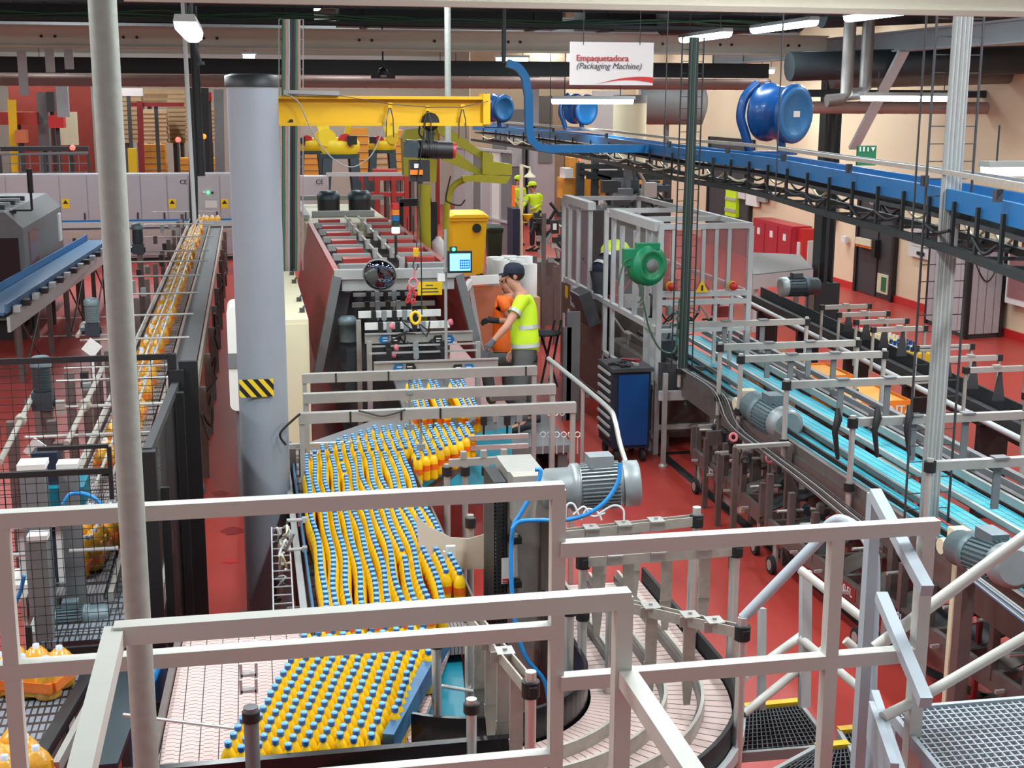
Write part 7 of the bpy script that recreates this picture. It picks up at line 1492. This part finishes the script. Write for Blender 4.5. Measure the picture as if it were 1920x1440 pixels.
for i, (px, py, lb) in enumerate(((928, 482, 'leftmost white film roll at the back'), (955, 480, 'white film roll at the back, second from left'), (985, 481, 'white film roll at the back, right'), (940, 487, 'front left white film roll'), (968, 486, 'front middle white film roll'), (990, 495, 'front right white film roll'))):
    q = Zp(px, py, 1.35); r = .14; m = MB(); m.lathe((q.x, q.y, .85), [(r, 0), (r, .5), (.04, .5), (.035, .47)], 22); m.m = 1; m.bb((q.x-.16, q.y-.16, 0), (q.x+.16, q.y+.16, .85)); solo(m, 'film_roll', ['white', 'wood'], lb, 'roll')
q = Yp(822, 462, 20); m = MB(); m.lathe((q.x, 20, q.z-.15), [(.09, -.02), (.1, 0), (.1, .22), (.05, .27), (.03, .3), (0, .3)], 14); m.m = 1; m.bb((q.x-.15, 19.9, 0), (q.x+.15, 20.2, q.z-.17)); solo(m, 'canister', ['white', 'steel_dark'], 'white plastic canister right of the red machine panel', 'canister')
# emergency shower
q = Yp(977, 470, 31); zt = Yp(977, 308, 31).z
t = thing('emergency_shower', 'yellow emergency shower pole with overhead rose and eye bowl', 'shower', (q.x, 31, 0)); m = MB(); m.cyl((q.x, 31, 0), (q.x, 31, zt), .045, n=10); m.lathe((q.x, 31, 0), [(.2, 0), (.2, .02), (.05, .05)], 14); m.build('pole', 'cream', t)
m = MB(); m.tube([(q.x, 31, zt-.03), (q.x+.2, 31, zt-.08), (q.x+.2, 31, zt-.16)], .025, 8); m.lathe((q.x+.2, 31, zt-.3), [(.14, 0), (.13, .03), (.04, .1), (.025, .16)], 14); m.build('shower_rose', 'cream', t)
m = MB(); z = Yp(985, 405, 31).z; m.lathe((q.x+.14, 31, z), [(.05, -.1), (.12, 0), (.13, .04)], 12); m.tube([(q.x, 31, z-.15), (q.x+.14, 31, z-.15), (q.x+.14, 31, z-.05)], .02, 6); m.build('eye_bowl', 'yellow', t)
# ======================= olive manipulator =======================
t = thing('lift_manipulator', 'olive yellow lifting manipulator with parallel arms above the machine', 'manipulator', tuple(Yp(795, 455, 20.5))); t.location.z = 0; BASE[t.name] = V(t.location)
def poly(nm, pts, Yk, th, mt, par): m = MB(); m.ext([Yp(x, y, Yk) for x, y in pts], (0, th, 0)); return m.build(nm, mt, par)
a = Yp(795, 345, 20.5); m = MB(); m.cyl((a.x, 20.5, 0), a, .1, n=16); m.build('column', 'olive_yellow', t)
poly('head_frame', ((755, 260), (760, 245), (815, 238), (822, 250), (818, 342), (812, 342), (790, 335), (758, 330)), 20.4, .3, 'olive_yellow', t)
poly('upper_arm', ((818, 233), (828, 230), (905, 285), (922, 293), (905, 300), (822, 250)), 20.3, .12, 'olive_yellow', t)
poly('lower_arm', ((812, 262), (852, 282), (905, 322), (910, 328), (900, 330), (830, 300)), 20.3, .12, 'olive_yellow', t)
poly('end_block', ((905, 283), (925, 290), (925, 303), (960, 308), (960, 328), (905, 328)), 20.2, .25, 'olive_yellow', t)
poly('forearm', ((866, 330), (905, 327), (958, 330), (950, 345), (880, 340), (870, 342)), 20.2, .14, 'olive_yellow', t)
m = MB(); m.tube(smooth_path([Yp(x, y, 20.4) for x, y in ((872, 336), (855, 345), (843, 362), (837, 400), (836, 470))], 5), .05, 10); m.build('drop_tube', 'olive_yellow', t)
m = MB(); q = Yp(836, 470, 20.4); m.cyl((q.x, 20.4, 0), q, .04, n=8); m.build('tool_stand', 'cable_grey', t)
m = MB(); m.tube(smooth_path([Yp(x, y, 20.0) for x, y in ((845, 330), (836, 370), (842, 380), (862, 385), (872, 375))], 5), .012, 6); m.tube(smooth_path([Yp(x, y, 20.2) for x, y in ((790, 225), (786, 250), (800, 262), (815, 250))], 4), .015, 6); m.build('hose', 'black', t)
# ======================= far background =======================
def pallet(px0, px1, ytop, ybot, Yk, n, mt, lb, cat='pallet load', group=None, sep='wood', dep=1.0):
    a, b = Yp(px0, ytop, Yk), Yp(px1, ytop, Yk); z1 = a.z; z0 = max(0, Yp(px0, ybot, Yk).z); t = thing('pallet_load', lb, cat, ((a.x+b.x)/2, Yk+dep/2, 0), group)
    if z0 < .9: z0 = 0
    h = (z1-z0)/n
    for i in range(n):
        m = MB(); z = z0+i*h; j = random.uniform(-.02, .02)
        m.bb((a.x+j, Yk, z+h*.16), (b.x+j, Yk+dep, z+h*.97)); m.m = 1; m.bb((a.x-.03, Yk-.03, z), (b.x+.03, Yk+dep+.03, z+h*.14)); m.build('layer', [mt, sep], t)
    if z0 > 0: m = MB(); m.bb((a.x+.1, Yk+.1, 0), (a.x+.2, Yk+dep-.1, z0)); m.bb((b.x-.2, Yk+.1, 0), (b.x-.1, Yk+dep-.1, z0)); m.build('support', 'brown_steel', t)
    return t
for i, (x0, x1, yt, n) in enumerate(((222, 264, 172, 11), (266, 311, 205, 8), (313, 345, 168, 12), (347, 402, 200, 9), (268, 345, 165, 3))):
    pallet(x0, x1, yt, 268 if i < 4 else 200, 44-(i % 2)*1.5 if i < 4 else 46, n, 'cardboard', 'tall stack of flat cardboard behind the pale cabinets, '+['leftmost', 'second from left', 'third from left', 'rightmost', 'at the back, reaching highest'][i], sep='wood')
for i, (x0, x1, yt, n) in enumerate(((263, 308, 271, 5), (336, 378, 297, 3), (380, 414, 297, 3), (738, 762, 244, 6), (764, 800, 244, 6))):
    pallet(x0, x1, yt, 330, 39.5, n, 'amber_box', 'pallet of orange bottles beyond the pale cabinets, '+['tallest, left', 'low, middle', 'low, right', 'left one behind the crane hoist', 'right one behind the crane hoist'][i])
for i, (x0, x1, yt) in enumerate(((655, 690, 240), (700, 735, 262), (560, 600, 262), (430, 470, 240))): pallet(x0, x1, yt, 330, 43, 6, 'cardboard' if i % 2 else 'amber_box', 'pallet load far behind the robots, '+['middle', 'right', 'left', 'behind the grey column'][i], sep='wood')
m = MB(); m.bb((Yp(15, 165, 47).x, 47, 0), (Yp(168, 165, 47).x, 47.3, Yp(15, 160, 47).z)); solo(m, 'brick_panel', 'red_brick', 'dark red brick wall section at the far left', 'wall section')
for px, y0, y1, w_, mt, lb, yk in ((22, 187, 275, .2, 'crane_yellow', 'yellow upright at the far left', 40), (80, 173, 275, .3, 'mid_grey', 'grey machine mast at the far left', 41), (222, 185, 325, .12, 'black', 'dark portal upright behind the green pole', 38), (248, 278, 325, .22, 'yellow', 'short yellow post between the dark uprights', 37), (262, 190, 290, .15, 'red_dark', 'dark red portal upright', 38.5), (360, 165, 400, .18, 'cable_dark', 'dark slanting upright in front of the pale cabinets', 30), (384, 165, 325, .2, 'black', 'black upright with orange lamp', 38), (410, 168, 325, .25, 'mid_grey', 'grey ladder mast left of the grey column', 37), (820, 235, 330, .12, 'red_dark', 'dark red upright right of the hoist', 42)):
    lattice_post('machine_mast', px, y0, y1, yk, w_, mt, lb)
for i, (x0, y0, x1, y1, yk, dp, mt, lb, cat) in enumerate(((-10, 210, 70, 234, 40.5, .8, 'red_machine', 'red machine carriage at the far left edge', 'machine'), (90, 217, 120, 240, 40, .5, 'red', 'bright red motor box on the far grey mast', 'machine'), (27, 244, 49, 268, 39.5, .5, 'orange_wall', 'orange-brown box behind the yellow upright', 'box'), (110, 210, 146, 272, 42, .3, 'cream', 'cream machine cover at the far left', 'cover'), (86, 172, 103, 210, 40.5, .4, 'dark_grey', 'dark gripper head on the grey mast', 'machine'), (0, 275, 165, 283, 36, .3, 'dark_grey', 'dark rail above the far cabinets', 'rail'), (212, 165, 268, 180, 38, .1, 'sign_white', 'white banner with red swoosh hanging behind the green pole', 'banner'), (238, 192, 345, 200, 38.6, .2, 'red_dark', 'dark red portal beam', 'beam'), (366, 173, 376, 190, 38.2, .3, 'red', 'left red box high on the far portal', 'box'), (386, 173, 397, 190, 38.2, .3, 'red', 'right red box high on the far portal', 'box'))):
    pbox('machine_unit', x0, y0, x1, y1, yk, dp, mt, lb, cat)
for px, py, mt, lb in ((136, 277, 'led_red', 'glowing orange lamp over the far left rail'), (382, 256, 'led_orange', 'glowing orange lamp on the black upright'), (334, 262, 'led_red', 'small red signal light beside the pallets'), (1085, 297, 'led_red', 'glowing pink-red lamp on the amber palletiser')): q = Yp(px, py, 35.5); m = MB(); m.sphere(q, .07); m.m = 1; m.cyl((q.x, q.y, 0), q-V((0,0,.05)), .025, n=6); solo(m, 'signal_light', [mt, 'dark_grey'], lb, 'light')
t = thing('safety_fence', 'grey mesh safety fence behind the pale cabinets at the far left', 'fence', tuple(Yp(80, 320, 35))); t.location.z = 0; BASE[t.name] = V(t.location)
m = MB(); a, b = Yp(0, 290, 35), Yp(165, 286, 35); wire_mesh(m, (a.x, 35, 0), (b.x, 35, 0), 1.6, a.z, .22, .2, .02); m.beam(a, b, .05, .05); m.build('mesh', 'mid_grey', t)
m = MB(); 
for f in (0, .5, 1): q = lerp(a, b, f); m.beam((q.x, 35, 0), (q.x, 35, a.z), .06, .06, (0,1,0))
m.beam((a.x, 35, .1), (b.x, 35, .1), .05, .05); m.build('frame', 'dark_grey', t)
# robots
def robot(px, Yk, s_, lb, flip=1, base=True):
    q = Yp(px, 262, Yk); t = thing('palletising_robot', lb, 'robot', (q.x, Yk, 0)); x, z = q.x, q.z
    m = MB(); m.lathe((x, Yk, z-.1*s_), [(.4*s_, -.22*s_), (.46*s_, -.1*s_), (.46*s_, .05*s_), (.36*s_, .15*s_)], 18); m.build('turret', 'robot_yellow', t)
    m = MB(); m.beam((x-.3*s_*flip, Yk-.1, z), (x-.55*s_*flip, Yk, z+.9*s_), .26*s_, .2*s_, (0,1,0)); m.lathe((x-.3*s_*flip, Yk-.35, z+.05), [(.2*s_, 0), (.2*s_, .3)], 14, (0,1,0)); m.build('lower_arm', 'robot_yellow', t)
    m = MB(); m.beam((x-.55*s_*flip, Yk, z+.9*s_), (x+1.0*s_*flip, Yk, z+.7*s_), .22*s_, .2*s_); m.beam((x+1.0*s_*flip, Yk, z+.75*s_), (x+1.15*s_*flip, Yk, z+.1*s_), .16*s_, .16*s_, (0,1,0)); m.build('upper_arm', 'robot_yellow', t)
    m = MB(); m.lathe((x+.1*flip, Yk-.42*s_, z-.02), [(.17*s_, 0), (.17*s_, .1)], 14, (0,1,0)); m.m = 1; m.box((x+.25*flip, Yk-.45*s_, z), (.22*s_, .1, .2*s_)); m.build('drive', ['red', 'black'], t)
    if base:
        m = MB(); m.lathe((x, Yk, z-.42*s_), [(.45*s_, 0), (.45*s_, .1*s_)], 16)
        for sx in (-1, 1):
            for sy in (-1, 1): m.beam((x+sx*.3*s_, Yk+sy*.3*s_, z-.42*s_), (x+sx*.52*s_, Yk+sy*.5*s_, 0), .2*s_, .2*s_, (0,1,0))
        m.build('pedestal', 'motor_dark', t)
    return t
robot(637, 31.5, 1.0, 'yellow palletising robot on a dark four-legged pedestal, middle'); robot(582, 35, .85, 'yellow palletising robot half hidden by the cable riser', -1); robot(716, 33, .75, 'yellow palletising robot with slanting arm, right', -1)
t = thing('gripper_frame', 'red steel gripper frame beneath the right yellow robot', 'machine', tuple(Yp(720, 365, 30))); t.location.z = 0; BASE[t.name] = V(t.location)
for (x0, y0, x1, y1) in ((675, 330, 768, 338), (680, 362, 765, 368), (700, 318, 745, 324)): a, b = Yp(x0, y0, 30), Yp(x1, y1, 30); m = MB(); m.bb((a.x, 30, b.z), (b.x, 30.4, a.z)); m.build('beam', 'red_machine', t)
for px in (682, 706, 738, 762): a = Yp(px, 330, 30); m = MB(); m.beam((a.x, 30.1, 0), a, .1, .1, (0,1,0)); m.build('upright', 'red_machine', t)
t = thing('guard_portal', 'black guard portal with mesh right of the stack light', 'machine guard', tuple(Yp(775, 400, 22.5))); t.location.z = 0; BASE[t.name] = V(t.location)
a, b = Yp(749, 380, 22.5), Yp(808, 378, 22.5); m = MB(); m.beam(a, b, .1, .12); m.beam((a.x, 22.5, 0), a, .12, .1, (0,1,0)); m.beam((b.x, 22.5, 0), b, .2, .1, (0,1,0)); m.build('frame', 'black', t)
for i in range(5): m = MB(); x = a.x+.15+i*.1; m.beam((x, 22.7, 0), (x, 22.7, a.z-.25), .02, .02, (0,1,0)); m.build('bar', 'brown_steel', t)
for i, (px, mt, lb) in enumerate(((610, 'robot_yellow', 'low white barrier right of the grey column far away'),)): pbox('barrier', 612, 324, 760, 330, 29.5, .1, 'light_grey', 'thin grey rail in front of the robots', 'rail', False)
# cabin and partitions
pbox('site_cabin', 945, 205, 985, 318, 41, 2.0, 'mid_grey', 'grey panelled cabin behind the vertical blue duct', 'cabin', True, parts=(('panel', 950, 250, 978, 312, .05, 'light_grey'),))
pbox('site_cabin', 1004, 256, 1040, 312, 40, 2.0, 'panel_grey', 'pale metal cabin behind the shower rose', 'cabin', True, parts=(('louvre', 1010, 262, 1034, 305, .05, 'mid_grey'),))
pbox('brown_panel', 1004, 180, 1036, 228, 42, .5, 'wood_dark', 'dark brown window block above the overhead conveyor', 'panel', True)
P = [Yp(855, 345, 36), Yp(958, 345, 32)]
t = thing('glazed_partition', 'grey glazed partition wall running back beside the yellow bin', 'partition', ((P[0].x+P[1].x)/2, 34, 0))
a, b = V((P[0].x, 36, 0)), V((P[1].x, 32, 0)); z1 = 2.6
for i in range(6):
    p, q = lerp(a, b, i/6), lerp(a, b, (i+1)/6); m = MB(); m.ext([p+V((0,0,.1)), q+V((0,0,.1)), q+V((0,0,z1)), p+V((0,0,z1))], (.03, .03, 0)); m.build('panel', ['panel_grey', 'light_grey', 'mid_grey', 'panel_grey', 'white', 'mid_grey'][i], t)
    m = MB(); m.beam(p, p+V((0,0,z1)), .07, .07, (0,1,0)); m.build('post', 'light_grey', t)
for z in (.9, z1): m = MB(); m.beam(a+V((0,0,z)), b+V((0,0,z)), .08, .06); m.build('rail', 'light_grey', t)
m = MB(); m.bb((Yp(962, 385, 30.5).x, 30.5, 0), (Yp(975, 385, 30.5).x, 31.2, Yp(962, 392, 30.5).z)); m.m = 1; m.bb((Yp(961, 348, 31.3).x, 31.3, .9), (Yp(966, 348, 31.3).x, 31.4, Yp(961, 348, 31.3).z)); solo(m, 'waste_bin', ['navy', 'hivis_orange'], 'dark blue bin with orange board left of the shower pole', 'waste bin')
# amber palletiser right of the far workers
t = thing('palletiser', 'dark framed palletiser with amber boxes behind the guard cell', 'machine', tuple(Yp(1150, 380, 27))); t.location.z = 0; BASE[t.name] = V(t.location)
for (x0, y0, x1, y1, yk, mt, nm) in ((1055, 334, 1082, 372, 27, 'amber_box', 'amber_hood'), (1070, 296, 1084, 334, 27.3, 'amber_box', 'amber_hood'), (1094, 335, 1140, 372, 27.5, 'amber_box', 'amber_panel'), (1203, 335, 1216, 350, 27.5, 'amber_box', 'amber_panel'), (1225, 338, 1248, 352, 27.5, 'amber_box', 'amber_panel'), (1223, 320, 1232, 328, 30, 'amber_box', 'amber_panel'), (1060, 316, 1075, 334, 26.9, 'white', 'white_cover')):
    a, b = Yp(x0, y0, yk), Yp(x1, y1, yk); m = MB(); m.bb((a.x, yk, b.z), (b.x, yk+.5, a.z)); m.build(nm, mt, t)
q = Yp(1122, 342, 27.4)
for i, c in enumerate('A12IV'): text(c, Yp(1120, 340+i*7, 27.45), .09, 'black', t, bold=.002)
for px, y0, w_ in ((1088, 305, .16), (1116, 285, .14), (1150, 335, .3), (1163, 285, .08), (1217, 300, .14), (1252, 330, .14), (1196, 290, .05)): a = Yp(px, y0, 26.8); m = MB(); m.beam((a.x, 26.8, 0), a, w_, .12, (0,1,0)); m.build('upright', 'dark_grey', t)
for x0, y0, x1, y1, h_ in ((1090, 312, 1160, 312, .1), (1088, 322, 1150, 338, .1), (1100, 330, 1250, 332, .12), (1200, 350, 1256, 352, .1), (1120, 322, 1250, 322, .06)): m = MB(); m.beam(Yp(x0, y0, 26.7), Yp(x1, y1, 26.7), .1, h_); m.build('cross_beam', 'cable_dark', t)
poly('chute', ((1160, 340), (1185, 335), (1198, 380), (1175, 385)), 26.4, .1, 'motor_dark', t); poly('chute', ((1172, 335), (1196, 333), (1200, 372), (1186, 360)), 26.2, .1, 'motor_dark', t)
random.seed(23)
for i in range(26):
    q = Yp(1130+random.uniform(0, 120), 340+random.uniform(0, 60), 25.5+random.uniform(-1, 1)); m = MB(); m.box(q, (random.uniform(.08, .35), .2, random.uniform(.08, .3))); m.cyl(q, q+V((random.uniform(-.3, .3), 0, random.uniform(-.4, .4))), .03, n=6); m.build('machine_part', random.choice(['black', 'dark_grey', 'motor_dark', 'steel', 'cable_dark', 'mid_grey']), t)
m = MB(); a, b = Yp(1080, 395, 24.9), Yp(1250, 395, 24.9); m.bb((a.x, 24.9, 0), (b.x, 26.2, a.z)); m.build('machine_bed', 'dark_grey', t)
q = Yp(950, 128, 30)
m = MB(); q = Yp(718, 136, 23); m.sphere(q, .09); m.box(q-V((0,0,.06)), (.4, .1, .08)); m.cyl(q, q+V((0,0,.9)), .015, n=6); m.m = 1; m.box(q-V((0,.08,.06)), (.1, .03, .04)); solo(m, 'speaker', ['black', 'cable_grey'], 'dark hanging siren in front of the black duct', 'siren')
m = MB(); m.tube(smooth_path([Yp(x, y, 13.5) for x, y in ((358, 0), (360, 50), (368, 90), (376, 118))], 5), .018, 6); m.cyl(Yp(376, 116, 13.5), Yp(377, 122, 13.5), .035, n=8); solo(m, 'hanging_cable', 'cable_dark', 'thick dark cable hanging beside the near lamp', 'cable')
